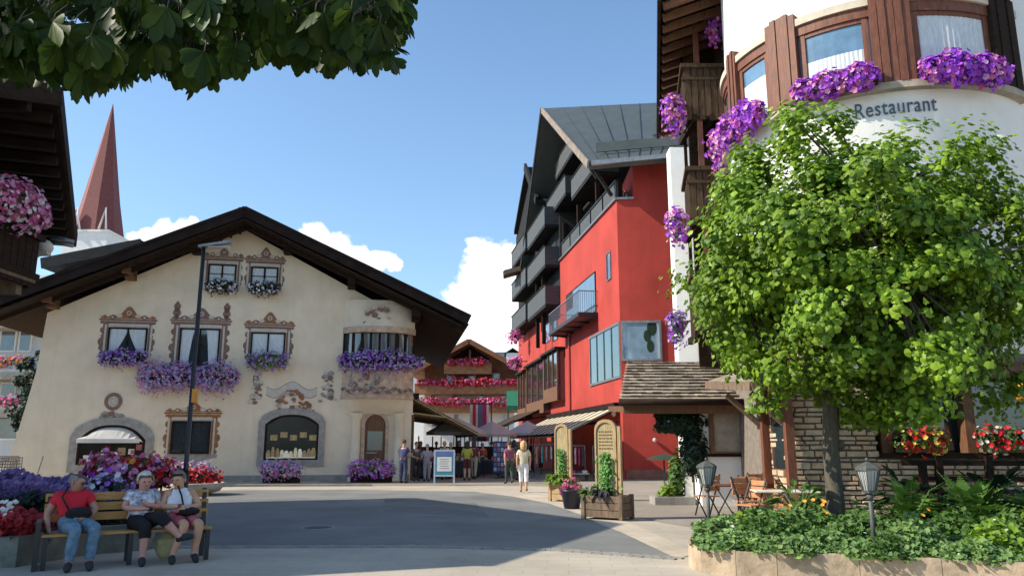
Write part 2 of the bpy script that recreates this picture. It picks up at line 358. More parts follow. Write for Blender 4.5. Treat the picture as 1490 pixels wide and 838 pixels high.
# ================================================================== GROUND
def paving(name, c1, c2, scale, mort, bw=.5, rh=.25, msize=.012, rot=0):
    m = mat(name, c1, .88, .14, .5, .3, 60); t = m.node_tree; N = t.nodes; L = t.links; b = N['Principled BSDF']
    tcn = N.new('ShaderNodeTexCoord'); mp = N.new('ShaderNodeMapping'); mp.inputs['Rotation'].default_value = (0, 0, rot); L.new(tcn.outputs['Object'], mp.inputs[0])
    br = N.new('ShaderNodeTexBrick'); L.new(mp.outputs[0], br.inputs['Vector']); br.inputs['Scale'].default_value = scale
    br.inputs['Color1'].default_value = (*c1, 1); br.inputs['Color2'].default_value = (*c2, 1); br.inputs['Mortar'].default_value = (*mort, 1)
    br.inputs['Mortar Size'].default_value = msize; br.inputs['Brick Width'].default_value = bw; br.inputs['Row Height'].default_value = rh; br.inputs['Bias'].default_value = 0
    src = [l for l in L if l.to_socket == b.inputs['Base Color']][0].from_node   # noise mix
    for l in list(L):
        if l.from_node.type == 'RGB': dst = l.to_socket; L.remove(l); L.new(br.outputs[0], dst)
    return m
M['pave_light'] = paving('light_paving', (.43,.38,.305), (.40,.355,.285), 1.0, (.345,.305,.25), .6, .3, .008, R(4))
M['pave_strip'] = paving('strip_paving', (.50,.43,.34), (.46,.40,.32), 1.0, (.38,.33,.27), .3, .3, .012, R(-35))
M['pave_grey'] = paving('grey_paving', (.30,.262,.215), (.265,.23,.19), 1.0, (.21,.185,.155), .2, .1, .008, R(-8))
g = MB(); g.poly([(-1500, -600, 0), (1500, -600, 0), (1500, 2400, 0), (-1500, 2400, 0)]); g.build('ground', 'pave_light', kind='structure')
def sheet(name, pts, z, m):
    b = MB(); b.poly([(p[0], p[1], z) for p in pts]); return b.build(name, m, kind='structure')
A = [gnd(*q) for q in [(-140, 797), (300, 796), (600, 795), (810, 800), (985, 813), (905, 775), (872, 762), (845, 749), (800, 733), (745, 722), (690, 715), (500, 712), (320, 713), (-60, 716)]]
sheet('asphalt_road', A, .004, 'asphalt')
sheet('paved_path', [gnd(*q) for q in [(985, 813), (1012, 806), (1003, 800), (925, 764), (885, 748), (835, 731), (775, 719), (745, 722), (800, 733), (845, 749), (872, 762), (905, 775)]], .008, 'pave_strip')
sheet('terrace', [(4.3, 14.6), (3.15, 17.2), (2.6, 19.4), (1.6, 24), (1.6, 60), (12, 60), (12, 12)], .006, 'pave_grey')
sheet('market_lane', [(-8.5, 35), (-5.8, 31.8), (0, 31.6), (1.6, 31.3), (1.6, 90), (-20, 90), (-14, 60)], .010, 'pave_grey')
# drain covers, a repair patch and a long tar seam in the asphalt
random.seed(2)
DC = []
for i, (px, py, lab) in enumerate(((462, 768, 'round iron manhole cover in the shaded asphalt'),)):
    c = gnd(px, py); t = thing('manhole_cover', lab, 'manhole cover', (c.x, c.y, .004)); q = MB(); q.lathe([(.0, .014), (.27, .014), (.27, .004)], (c.x, c.y), 24); q.build('lid', mat('cast_iron', (.07, .065, .06), .6, .3, 20, .5, 60), t); q = MB(); q.lathe([(.28, .004), (.28, .016), (.35, .016), (.35, .004)], (c.x, c.y), 24); q.build('ring', 'stonegrey', t)
GP = [gnd(*q) for q in [(-140, 797), (300, 796), (600, 795), (810, 800), (985, 813)]]
random.seed(12); q = MB()
for a, b_ in zip(GP[:-1], GP[1:]):
    L_ = (b_-a).length; k_ = int(L_/.16); d = (b_-a).normalized(); nn = Vector((-d.y, d.x, 0))
    for i in range(k_):
        for r_ in (0, 1):
            p = a+d*(L_*i/k_+.01+.07*r_)+nn*(-.12+.13*r_); e = p+d*(L_/k_-.014); h = .014+random.uniform(0, .005)
            q.add([(v.x, v.y, z) for z in (0, h) for v in (p, e, e+nn*.115, p+nn*.115)], [(4,5,6,7),(0,1,5,4),(1,2,6,5),(2,3,7,6),(3,0,4,7)])
q.build('gutter_setts', mat('granite_setts', (.26, .25, .235), .85, .2, 4, .4, 40, island=[(.30,.285,.26),(.22,.215,.205),(.27,.25,.22)]), kind='structure')
q = MB(); random.seed(13)
for (p0, p1, wv) in (((-7.5, 19.5), (3.2, 17.4), .25), ((-9, 25), (.5, 24.2), .2)):
    p0, p1 = Vector((*p0, 0)), Vector((*p1, 0)); nn = (p1-p0).normalized().cross(Vector((0, 0, 1))); n = 50; pts = [p0.lerp(p1, i/n)+nn*(wv*noise.noise(Vector((i*.21, p0.x, 0)))+.05*noise.noise(Vector((i*1.3, p0.y, 3)))) for i in range(n+1)]
    for i in range(n): q.add([(v.x, v.y, .0085) for v in (pts[i]-nn*.009, pts[i+1]-nn*.009, pts[i+1]+nn*.009, pts[i]+nn*.009)], [(0, 1, 2, 3)])
q.build('tar_seams', mat('tar', (.035, .035, .036), .55, .1), kind='structure')
M['asphalt_new'] = mat('asphalt_patch', (.155, .16, .157), .9, .2, .8, .5, 140)
sheet('asphalt_patch', [gnd(*q) for q in [(560, 724), (1.0*690, 730), (712, 752), (556, 744)]], .007, 'asphalt_new')
k = MB()
for a, b_ in [((-13, 30.6), (-9.5, 31.2)), ((-9.5, 31.2), (-5.6, 31.5))]: k.bar((*a, .04), (*b_, .04), .3, .09)
k.build('kerb', 'stonegrey', kind='structure')

# ================================================================== PAINTED HOUSE (left)
TH = R(11); PIV = (at(357, 340, 34.5).x, 34.5)
LH = TurnedFrame((0, 34.5), (1, 0), (0, -1)).turn(PIV, TH)
uL = LH.px(72, 455)[0]; uR = LH.px(613, 475)[0]; uC = LH.px(357, 340)[0]
zL = LH.px(72, 455)[1]; zR = LH.px(613, 470)[1]; zA = LH.px(357, 335)[1]
lh = thing('painted_house', 'cream plastered alpine house with painted window surrounds under a wide dark gable roof', 'house', (PIV[0], 34.5, 0))
SK = .045                      # side walls run back along the lane
w = MB()
uRb = uR-.35
front = [(uL-1.25, 0), (uL-.75, 1.6), (uL-.25, zL-2.6), (uL-.08, zL), (uC, zA), (uRb, zR), (uRb, 0)]
n = len(front); bk = 20
vs = [LH.p(u, z) for u, z in front]+[Vector((u+SK*bk, 34.5+bk, z)) for u, z in front]
w.add(vs, [list(range(n)), list(range(n, 2*n))[::-1]]+[(i, n+i, n+(i+1) % n, (i+1) % n) for i in range(n)])
w.build('wall', 'plaster_cream', lh)
b = MB(); b.fbox(LH, uL-1.2, uRb-.05, .0, .28, .0, .05); b.build('plinth', 'stonegrey', lh)
# roof: two thick slopes, overhanging 2 m in front
def roofslope(pa, pb, d0, d1, th, m, name, par, ex=0, sk=SK):
    b = MB(); (ua, za), (ub, zb) = pa, pb
    q = [Vector((ua-sk*d0, 34.5-d0, za)), Vector((ub-sk*d0, 34.5-d0, zb)), Vector((ub+sk*d1, 34.5+d1, zb)), Vector((ua+sk*d1, 34.5+d1, za))]
    if (q[1]-q[0]).cross(q[2]-q[0]).z < 0: q = q[::-1]
    b.slab(q, th); return b.build(name, m, par)
FR = TurnedFrame((0, 32.7), (1, 0), (0, -1)).turn(PIV, TH)
aU, aZ = FR.px(357, 302); lU, lZ = FR.px(-45, 445); rU, rZ = FR.px(683, 459)
roofslope((aU+SK*1.8, aZ), (lU+SK*1.8, lZ), 1.8, 20.5, .32, 'grey_clad', 'roof', lh)
roofslope((aU+SK*1.8, aZ), (rU+SK*1.8, rZ), 1.8, 20.5, .32, 'grey_clad', 'roof', lh)
for (eu, ez) in ((lU, lZ), (rU, rZ)):
    b = MB(); q = [Vector((aU+SK*1.6, 32.8, aZ-.40)), Vector((eu, 32.8, ez-.38)), Vector((eu+SK*20, 54, ez-.38)), Vector((aU+SK*20, 54, aZ-.40))]
    if (q[1]-q[0]).cross(q[2]-q[0]).z < 0: q = q[::-1]
    b.slab(q, .04); b.build('eave_dark_layer', 'dark_wood', lh)  # near-black layer added under the slab for the shaded eave underside
    b = MB()
    b.bar(Vector((aU, 32.66, aZ-.2)), Vector((eu, 32.66, ez-.2)), .08, .46)
    b.bar(Vector((aU, 32.62, aZ-.02)), Vector((eu, 32.62, ez-.02)), .1, .12)
    b.build('barge_board', 'verge_wood', lh)
    b = MB()                                   # soffit boards and a second inner fascia
    b.bar(Vector((aU, 33.5, aZ-.52)), Vector((eu*.97+aU*.03, 33.5, ez-.50)), 1.6, .06)
    b.bar(Vector((aU, 33.6, aZ-.62)), Vector((eu*.98+aU*.02, 33.6, ez-.6)), .1, .3)
    for t in [i/26 for i in range(1, 26)]:
        p = Vector((aU, 0, aZ)).lerp(Vector((eu, 0, ez)), t); b.bar((p.x, 32.75, p.z-.58), (p.x, 34.4, p.z-.58), .09, .08)
    b.build('soffit', 'dark_wood', lh)
for px, py in ((82, 440), (194, 399), (512, 412), (604, 460), (357, 326), (288, 362), (420, 362)):
    u, z = LH.px(px, py); b = MB(); b.fbox(LH, u-.17, u+.17, z-.18, z+.45, 0, 1.15); b.fbox(LH, u-.17, u+.17, z-.32, z+.0, 0, .65)
    b.build('purlin_end', 'brown_wood' if px in (82, 194) else 'dark_wood', lh, label='brown purlin end under the eave' if px in (82, 194) else None)

CWS = [(.88, .3, 1.4), (.62, .40, .7), (.97, .93, 1), (.95, .80, 2), (.98, .95, 1)]
def window(par, fr, x0, y0, x1, y1, glass='glass_dark', frame='dark_wood', mull=1, rec=.0, curtain=True, bars=0, fw=.07):
    """frame proud of the wall, glass behind it, curtains behind the glass"""
    u0, z1 = fr.px(x0, y0); u1, z0 = fr.px(x1, y1)
    if u1 < u0: u0, u1 = u1, u0
    f = MB()
    f.fbox(fr, u0, u1, z1-fw, z1, -.02, .07); f.fbox(fr, u0, u1, z0, z0+fw, -.02, .07)
    f.fbox(fr, u0, u0+fw, z0+fw, z1-fw, -.02, .07); f.fbox(fr, u1-fw, u1, z0+fw, z1-fw, -.02, .07)
    for i in range(mull):
        uc = u0+(u1-u0)*(i+1)/(mull+1); f.fbox(fr, uc-fw*.5, uc+fw*.5, z0+fw, z1-fw, -.02, .065)
    for i in range(bars):
        zc = z0+(z1-z0)*(i+1)/(bars+1); f.fbox(fr, u0+fw, u1-fw, zc-.015, zc+.015, .0, .055)
    wf = f.build('window', frame, par)
    p = MB(); p.fbox(fr, u0+fw*.5, u1-fw*.5, z0+fw*.5, z1-fw*.5, .004, .02); p.build('pane', glass, wf)
    if curtain:
        cw0, cw1, cpw = CWS.pop(0)
        for s in (0, 1):
            c = MB(); pts = []
            for j in range(9):
                t = j/8; zt = z1-fw-(z1-z0-2*fw)*t; wd = (u1-u0)*.5*(cw0-(cw0-cw1)*t**cpw)
                pts.append((zt, wd))
            for (za, wa), (zb, wb_) in zip(pts[:-1], pts[1:]):
                e = u0+fw if s == 0 else u1-fw; sg = 1 if s == 0 else -1
                q = [(e, za), (e+sg*wa, za), (e+sg*wb_, zb), (e, zb)]
                if s: q = q[::-1]
                c.add([fr.p(u, z, .0235) for u, z in q], [(0, 1, 2, 3)])
            c.build('curtain', 'curtain', wf)
    return wf
def surround(fr, x0, y0, x1, y1, ix0, iy0, ix1, iy1, style, par, ytop):
    """painted baroque surround: border bands, scrolls at the sides, curved pediment"""
    u0, z1 = fr.px(x0, y0); u1, z0 = fr.px(x1, y1); a0, b1 = fr.px(ix0, iy0); a1, b0 = fr.px(ix1, iy1); zt = fr.px((x0+x1)/2, ytop)[1]
    b = MB(); d = .006
    main, lite = 0, 1
    b.fbox(fr, u0+.12, a0-.02, z0, b1+.25, .0, d, main); b.fbox(fr, a1+.02, u1-.12, z0, b1+.25, .0, d, main)
    b.fbox(fr, a0-.18, a0-.10, z0, b1+.12, d, d+.004, lite); b.fbox(fr, a1+.10, a1+.18, z0, b1+.12, d, d+.004, lite)
    b.fbox(fr, u0, u1, b1+.16, b1+.28, d+.001, d+.006, main); b.fbox(fr, u0-.06, u1+.06, b1+.30, b1+.38, d+.001, d+.008, main)
    b.fbox(fr, a0-.05, a1+.05, b1+.02, b1+.12, .0, d+.002, lite)
    # side scrolls
    for sgn, ue in ((-1, u0+.12), (1, u1-.12)):
        for k in range(5):
            zc = z0+(b1-z0)*(k+.5)/5; r = .13+.05*((k*7) % 3-1); q = [(ue+sgn*(-.02+r*math.sin(t)), zc+r*1.1*math.cos(t)) for t in [i*math.pi/6 for i in range(7)]]
            if sgn < 0: q = q[::-1]
            b.prism(fr, q, .0, d+.003, main)
    # pediment
    uc = (u0+u1)/2; hw = (u1-u0)/2; base = b1+.40; H = zt-base
    prof = []
    for i in range(25):
        t = -1+2*i/24; a = abs(t); h = H*(math.exp(-(a/.27)**2)*.85+.22*math.exp(-((a-.58)/.12)**2)+.14*math.exp(-((a-.9)/.09)**2)+.06)
        prof.append((uc+t*hw, base+h))
    prof = prof+[(uc+hw, base), (uc-hw, base)]
    b.prism(fr, prof[::-1], .0, d+.004, 2)
    def disc(uc_, zc, r, mi, dd, sx=1):
        b.prism(fr, [(uc_+sx*r*math.cos(t), zc+r*math.sin(t)) for t in [i*math.pi/6 for i in range(12)]], .0, dd, mi)
    disc(uc, base+H*.42, H*.26, main, d+.008); disc(uc, base+H*.42, H*.17, lite, d+.011); disc(uc, base+H*.42, H*.10, 2, d+.014)
    for sg in (-1, 1):
        disc(uc+sg*hw*.58, base+.05, .10, main, d+.009); disc(uc+sg*hw*.58, base+.05, .05, lite, d+.012)
        disc(uc+sg*hw*.34, base+H*.2, .08, lite, d+.010, 1.6); disc(uc+sg*hw*.86, base+.06, .08, 2, d+.01)
    if style == 2:                                 # urns on the corners
        for sg in (-1, 1):
            for (dz, r) in ((.12, .10), (.28, .17), (.45, .12), (.58, .15), (.74, .06)): disc(uc+sg*hw*.84, base+dz, r, 2 if dz > .2 else main, d+.010)
    b.build('painted_surround', ['paint_mauve' if style != 3 else 'paint_ochre', 'paint_pale', 'paint_ochre' if style in (1, 3) else 'paint_mauve'], par)

# first floor and attic windows
surround(LH, 147, 462, 222, 520, 159, 476, 212, 520, 1, lh, 444); window(lh, LH, 159, 476, 212, 517)
surround(LH, 250, 462, 331, 536, 263, 477, 317, 536, 2, lh, 446); window(lh, LH, 263, 477, 317, 537, mull=1)
surround(LH, 357, 471, 425, 524, 366, 483, 414, 524, 1, lh, 452); window(lh, LH, 366, 483, 414, 519, glass='glass_sky')
surround(LH, 297, 376, 351, 424, 304, 384, 343, 424, 4, lh, 360); window(lh, LH, 304, 384, 343, 414, glass='glass_blue', bars=1, curtain=True)
surround(LH, 358, 379, 412, 424, 366, 388, 404, 424, 4, lh, 358); window(lh, LH, 366, 388, 404, 417, glass='glass_blue', bars=1)
# display window with painted frame (ground floor, middle left)
surround(LH, 241, 603, 317, 662, 251, 612, 304, 660, 3, lh, 583); window(lh, LH, 251, 612, 304, 660, glass='glass_dark', curtain=False)
b = MB(); u0, z0 = LH.px(243, 664); u1, _ = LH.px(315, 664)
b.prism(LH, [(u0, z0+.1), (u0, z0-.05), (u0+.5, z0-.15), ((u0+u1)/2-.2, z0-.55), ((u0+u1)/2+.2, z0-.55), (u1-.5, z0-.15), (u1, z0-.05), (u1, z0+.1)], 0, .015); b.build('painted_apron', 'paint_grey', lh)

def shop_window(x0, x1, ysill, yspring, ytop, bw, name_goods, awn):
    """arched shop window: stone surround, deep recess, glass, goods on a faintly glowing shelf"""
    u0, z0 = LH.px(x0, ysill); u1, _ = LH.px(x1, ysill); zs = LH.px(x0, yspring)[1]; zt = LH.px((x0+x1)/2, ytop)[1]
    def arch(e, n=18): # opening outline from bottom left over the top, expanded by e
        pts = [(u0-e, z0-(e if e > 0 else 0))]
        for i in range(n+1):
            t = -1+2*i/n; pts.append(((u0+u1)/2+t*((u1-u0)/2+e), zs+(zt-zs)*(1-abs(t)**2.6)+e*(1 if i not in (0, n) else .4)))
        pts.append((u1+e, z0-(e if e > 0 else 0))); return pts
    inn = arch(0); out = arch(bw)
    s = MB(); n = len(inn)
    for dd, a, o_ in ((.07, inn, out),):
        for i in range(n):
            j = (i+1) % n
            s.add([LH.p(*a[i], dd), LH.p(*a[j], dd), LH.p(*o_[j], dd), LH.p(*o_[i], dd)], [(0, 1, 2, 3)])
            s.add([LH.p(*o_[i], dd), LH.p(*o_[j], dd), LH.p(*o_[j], 0), LH.p(*o_[i], 0)], [(0, 1, 2, 3)])
            s.add([LH.p(*a[i], dd), LH.p(*a[j], dd), LH.p(*a[j], .012), LH.p(*a[i], .012)], [(3, 2, 1, 0)])
    st = s.build('shop_window', 'paint_grey', lh)
    s = MB(); a2 = arch(-.09); a3 = arch(-.0)
    for i in range(n):
        j = (i+1) % n; s.add([LH.p(*a2[i], .05), LH.p(*a2[j], .05), LH.p(*a3[j], .05), LH.p(*a3[i], .05)], [(0, 1, 2, 3)])
        s.add([LH.p(*a2[i], .05), LH.p(*a2[j], .05), LH.p(*a2[j], .012), LH.p(*a2[i], .012)], [(3, 2, 1, 0)])
    s.build('frame', 'dark_wood', st)
    s = MB(); s.prism(LH, arch(-.01)[::-1], .008, .012); s.build('pane', 'glass_shop', st)
    return u0, u1, z0, zs, zt, st
u0, u1, z0, zs, zt, st = shop_window(383, 462, 669, 617, 603, .28, '', 0)
DG = [mat('glowing_cream_goods', (.70,.58,.36), .8, .2, 8, emit=.12), mat('glowing_white_goods', (.75,.70,.58), .8, .2, 8, emit=.12), mat('glowing_brown_goods', (.35,.25,.12), .8, .3, 8, emit=.1)]  # goods glow faintly by emission, standing in for the shop lighting
random.seed(3)
for i in range(11):
    uu = u0+.2+(u1-u0-.4)*i/10; h = random.uniform(.22, .5); r = random.uniform(.07, .12)
    p = LH.p(uu, z0+.12, .03); b = MB(); b.box(p.x-r, p.x+r, p.y-.01, p.y+.012, p.z, p.z+h*.7); b.ball((p.x, p.y, p.z+h*.8), (r*.8, .012, r*.9), 8); b.build('displayed_item', random.choice(DG), st)
for i in range(5):
    uu = u0+.4+i*.42; p = LH.p(uu, z0+.85+.12*(i % 2), .026); b = MB(); b.box(p.x-.15, p.x+.15, p.y-.006, p.y+.006, p.z, p.z+.24); b.build('displayed_item', DG[2], st)
b = MB(); b.box(u0+.12, u1-.12, 34.45, 34.48, z0+.08, z0+.12); b.build('display_shelf', DG[1], st)
# painted crest above it
def splash(px0, py0, px1, py1, mats, n, seed, par, name='painted_ornament', d=.012, shape='blob'):
    random.seed(seed); b = MB(); u0, z1 = LH.px(px0, py0); u1, z0 = LH.px(px1, py1); uc, zc = (u0+u1)/2, (z0+z1)/2
    for i in range(n):
        if shape == 'tri':
            t = random.random(); zz = z0+(z1-z0)*t; uu = uc+random.uniform(-1, 1)*(u1-u0)/2*(1-t*.75)
        elif shape == 'fig':
            t = random.random(); zz = z0+(z1-z0)*t; uu = uc+random.uniform(-1, 1)*(u1-u0)/2*(.55-.3*abs(t-.45)+(.45 if t < .12 else 0))
        else: uu = random.uniform(u0, u1); zz = random.uniform(z0, z1)
        r = random.uniform(.05, .13); a = random.random()*3; q = [(uu+r*1.3*math.cos(k*math.pi/4+a)*random.uniform(.7, 1), zz+r*math.sin(k*math.pi/4+a)*random.uniform(.7, 1)) for k in range(8)]
        b.prism(LH, q, 0, d+.0006*i, random.randrange(len(mats)))
    return b.build(name, mats, par)
PM = ['paint_mauve', 'paint_pale', 'paint_grey', 'paint_ochre']
splash(392, 568, 458, 600, ['paint_mauve', 'paint_ochre', 'paint_pink'], 46, 1, lh, shape='tri')
splash(361, 543, 385, 587, ['paint_grey', 'paint_mauve', 'paint_pale'], 34, 2, lh, 'painted_figure', shape='fig')
splash(462, 541, 490, 585, ['paint_grey', 'paint_mauve', 'paint_pale'], 34, 4, lh, 'painted_figure', shape='fig')
b = MB(); u0, _ = LH.px(388, 560); u1, _ = LH.px(462, 560)      # painted ribbon
zr = LH.px(420, 566)[1]
for i in range(16):
    ta, tb = i/16, (i+1)/16; f = lambda t: zr+.18*math.cos((t-.5)*9)-.04
    b.prism(LH, [(u0+(u1-u0)*ta, f(ta)-.16), (u0+(u1-u0)*tb, f(tb)-.16), (u0+(u1-u0)*tb, f(tb)+.18), (u0+(u1-u0)*ta, f(ta)+.18)], 0, .007, 0)
    b.prism(LH, [(u0+(u1-u0)*ta, f(ta)-.20), (u0+(u1-u0)*tb, f(tb)-.20), (u0+(u1-u0)*tb, f(tb)-.15), (u0+(u1-u0)*ta, f(ta)-.15)], 0, .010, 1)
    b.prism(LH, [(u0+(u1-u0)*ta, f(ta)+.17), (u0+(u1-u0)*tb, f(tb)+.17), (u0+(u1-u0)*tb, f(tb)+.21), (u0+(u1-u0)*ta, f(ta)+.21)], 0, .010, 1)
b.build('painted_ribbon', ['paint_pale', 'paint_grey'], lh)
# left shop window with white blind
u0, u1, z0, zs, zt, st = shop_window(110, 209, 676, 640, 618, .32, '', 1)
b = MB(); n = 10
um = (u0+u1)/2
for i in range(n):
    ta, tb = i/n, (i+1)/n; ua, ub = u0+.1+(u1-u0-.2)*ta, u0+.1+(u1-u0-.2)*tb
    za = zs+(zt-zs)*(1-abs(2*ta-1)**2.6)-.1; zb = zs+(zt-zs)*(1-abs(2*tb-1)**2.6)-.1
    b.add([LH.p(ua, za, .02), LH.p(ub, zb, .02), LH.p(ub, zs+.05, .55), LH.p(ua, zs+.05, .55)], [(3, 2, 1, 0)])
    b.add([LH.p(ua, zs+.05, .55), LH.p(ub, zs+.05, .55), LH.p(ub, zs-.12, .57), LH.p(ua, zs-.12, .57)], [(3, 2, 1, 0)])
b.build('blind', 'white_cloth', st)
D2 = [cloth('rose_goods', (.35,.12,.12)), cloth('tan_goods', (.30,.22,.15)), cloth('white_goods', (.6,.6,.6))]
for i in range(14):
    uu = random.uniform(u0+.2, u1-.2); zz = random.uniform(z0+.1, zs-.3); r = random.uniform(.06, .16); p = LH.p(uu, zz, .025); b = MB(); b.box(p.x-r, p.x+r, p.y-.01-.0006*i, p.y+.01, p.z-r, p.z+r); b.build('displayed_item', random.choice(D2), st)
splash(149, 600, 181, 612, ['paint_mauve', 'paint_grey'], 14, 5, lh)
b = MB(); uc, zc = LH.px(165, 584)
for i in range(16):
    t0, t1 = i*math.pi/8, (i+1)*math.pi/8; b.prism(LH, [(uc+.22*math.cos(t0), zc+.24*math.sin(t0)), (uc+.36*math.cos(t0), zc+.38*math.sin(t0)), (uc+.36*math.cos(t1), zc+.38*math.sin(t1)), (uc+.22*math.cos(t1), zc+.24*math.sin(t1))], 0, .03)
b.prism(LH, [(uc+.2*math.cos(i*math.pi/8), zc+.22*math.sin(i*math.pi/8)) for i in range(16)], 0, .016, 1)
for i in range(6): b.prism(LH, [(uc+.12*math.cos(i*math.pi/3)+.05*math.cos(t), zc+.13*math.sin(i*math.pi/3)+.05*math.sin(t)) for t in (0, 1.05, 2.1, 3.14, 4.2, 5.25)], 0, .022, 2)
b.prism(LH, [(uc-.06, zc-.40), (uc+.06, zc-.40), (uc+.12, zc-.62), (uc-.12, zc-.62)], 0, .02)
b.build('painted_medallion', ['paint_mauve', 'paint_pale', 'paint_pink'], lh)
# ochre and rose wash painted around the lower openings
# ---- oriel: bowed bay window on the right corner
ou0, _ = LH.px(499, 520); ou1 = uRb+.05; oc = (ou0+ou1)/2; ohw = (ou1-ou0)/2
def bow(d, n=14, shrink=0):
    pts = []
    for i in range(n+1):
        t = -1+2*i/n; pts.append((oc+t*(ohw-shrink), d*(1-abs(t)**3)))
    return pts
def bowband(mb, z0, z1, d0, d1, mi=0, shrink=0, n=14):
    a = bow(d0, n, shrink); b_ = bow(d1, n, shrink)
    vs = [LH.p(u, z0, d) for u, d in a]+[LH.p(u, z1, d) for u, d in b_]; m = n+1
    mb.add(vs, [(i, i+1, m+i+1, m+i) for i in range(n)], mi, True)
    mb.add([LH.p(u, z0, d) for u, d in a], [list(range(m))[::-1]], mi); mb.add([LH.p(u, z1, d) for u, d in b_], [list(range(m))], mi)
zo = [LH.px(550, y)[1] for y in (446, 480, 486, 516, 530, 578, 586, 603)]
b = MB(); bowband(b, zo[1], zo[0]+.25, .75, .35); b.build('oriel_canopy', 'plaster_cream', lh); b = MB(); bowband(b, zo[7], zo[5], .05, .78); b.build('oriel_base', 'plaster_cream', lh)
b = MB(); bowband(b, zo[2]-.02, zo[1]+.06, .88, .92, 0, -.05); b.build('oriel_cornice', 'paint_pink', lh); b = MB(); bowband(b, zo[5]-.10, zo[5]+.06, .84, .9, 0, -.04); b.build('oriel_cornice', 'paint_pink', lh)
b = MB(); bowband(b, zo[5]+.06, zo[4]+.1, .78, .8); b.build('oriel_parapet', 'paint_pink', lh)
b = MB(); bowband(b, zo[4]+.1, zo[3], .62, .62, 0, .05); bowband(b, zo[3], zo[2], .60, .60, 0, .06)
ow = b.build('oriel_glazing', 'glass_dark', lh)
b = MB(); pts = bow(.64, 8, .04)
for i, (u, d) in enumerate(pts[0:]):
    b.fbox(LH, u-.06, u+.06, zo[3]-.2, zo[2], d-.06, d+.03)
b.build('mullion', 'dark_wood', ow)
b = MB()
for i in range(8):
    (ua, da), (ub, db) = pts[i], pts[i+1]
    if i in (3, 5): 
        b.add([LH.p(ua+.1, zo[3], da+.012), LH.p(ub-.1, zo[3], db+.012), LH.p(ub-.1, zo[2]-.05, db+.012), LH.p(ua+.1, zo[2]-.05, da+.012)], [(0, 1, 2, 3)])
    else:
        b.add([LH.p(ua+.1, zo[3], da+.012), LH.p(ua+.3, zo[3], da+.02), LH.p(ua+.22, zo[2]-.05, da+.02), LH.p(ua+.1, zo[2]-.05, da+.012)], [(0, 1, 2, 3)])
b.build('curtain', mat('grey_curtain', (.15, .14, .13), .9, .3, 5, .3, 20, stretch=(14, 14, 1)), ow)
b = MB(); random.seed(11)                          # painted swags and figures on the parapet
P2 = bow(.815, 40, 0)
for i in range(1, 40):
    u, d = P2[i]; z = zo[5]+.28+.09*math.sin(i*.9); b.ball(LH.p(u, z, d), (.13, .02, .07), 6, 0 if i % 3 else 1)
for k in (6, 13, 20):
    for j in range(10):
        u, d = P2[k+random.randint(-2, 2)]; b.ball(LH.p(u+random.uniform(-.08, .08), zo[5]+random.uniform(.35, 1.05), d), (random.uniform(.05, .12), .02, random.uniform(.06, .14)), 6, random.randrange(2))
b.build('painted_swag', ['paint_mauve', 'paint_grey'], lh)
splash(528, 448, 566, 474, ['paint_mauve', 'paint_pink', 'paint_mauve'], 16, 21, lh, 'painted_cherub', d=.62)
# arched niche door and corner column below the oriel
u0, z0 = LH.px(529, 681); u1, _ = LH.px(559, 681); zt = LH.px(543, 603)[1]; rr = (u1-u0)/2; uc = (u0+u1)/2
arc = [(u0, .05)]+[(uc-rr*math.cos(t), zt-rr+rr*math.sin(t)) for t in [i*math.pi/12 for i in range(13)]]+[(u1, .05)]
o2 = [(u0-.16, .05)]+[(uc-(rr+.16)*math.cos(t), zt-rr+(rr+.16)*math.sin(t)) for t in [i*math.pi/12 for i in range(13)]]+[(u1+.16, .05)]
b = MB(); n = len(arc)
for i in range(n-1):
    j = i+1; b.add([LH.p(*arc[i], .09), LH.p(*arc[j], .09), LH.p(*o2[j], .09), LH.p(*o2[i], .09)], [(0, 1, 2, 3)])
    b.add([LH.p(*o2[i], .09), LH.p(*o2[j], .09), LH.p(*o2[j], 0), LH.p(*o2[i], 0)], [(0, 1, 2, 3)]); b.add([LH.p(*arc[i], .09), LH.p(*arc[j], .09), LH.p(*arc[j], .0), LH.p(*arc[i], .0)], [(3, 2, 1, 0)])
b.build('door_surround', 'paint_pink', lh)
b = MB(); b.prism(LH, arc[::-1], .003, .02); dr = b.build('door', 'brown_wood', lh)
b = MB(); b.fbox(LH, u0+.12, u1-.12, 1.35, 2.2, .02, .03); b.build('pane', 'glass_dark', dr)
b = MB(); b.fbox(LH, u0+.1, u1-.35, 1.2, 1.27, .02, .05); b.build('handle', 'grey_metal', dr)
for px in (517, 580):
    b = MB(); u, _ = LH.px(px, 650); b.lathe([(.30, 0), (.30, .25), (.21, .35), (.19, 2.7), (.27, 2.85), (.30, 3.0)], (u, 34.45), 14); b.build('column', 'plaster_cream', lh)
# side wall shopfront along the lane: dark timber posts
for i in range(6):
    b = MB(); y = 35+i*2.4; x = uRb+SK*(y-34.5); b.box(x, x+.14, y, y+.14, 0, 3.0); b.build('shopfront_post', 'brown_wood', lh)

lh.rotation_euler = (0, 0, TH)
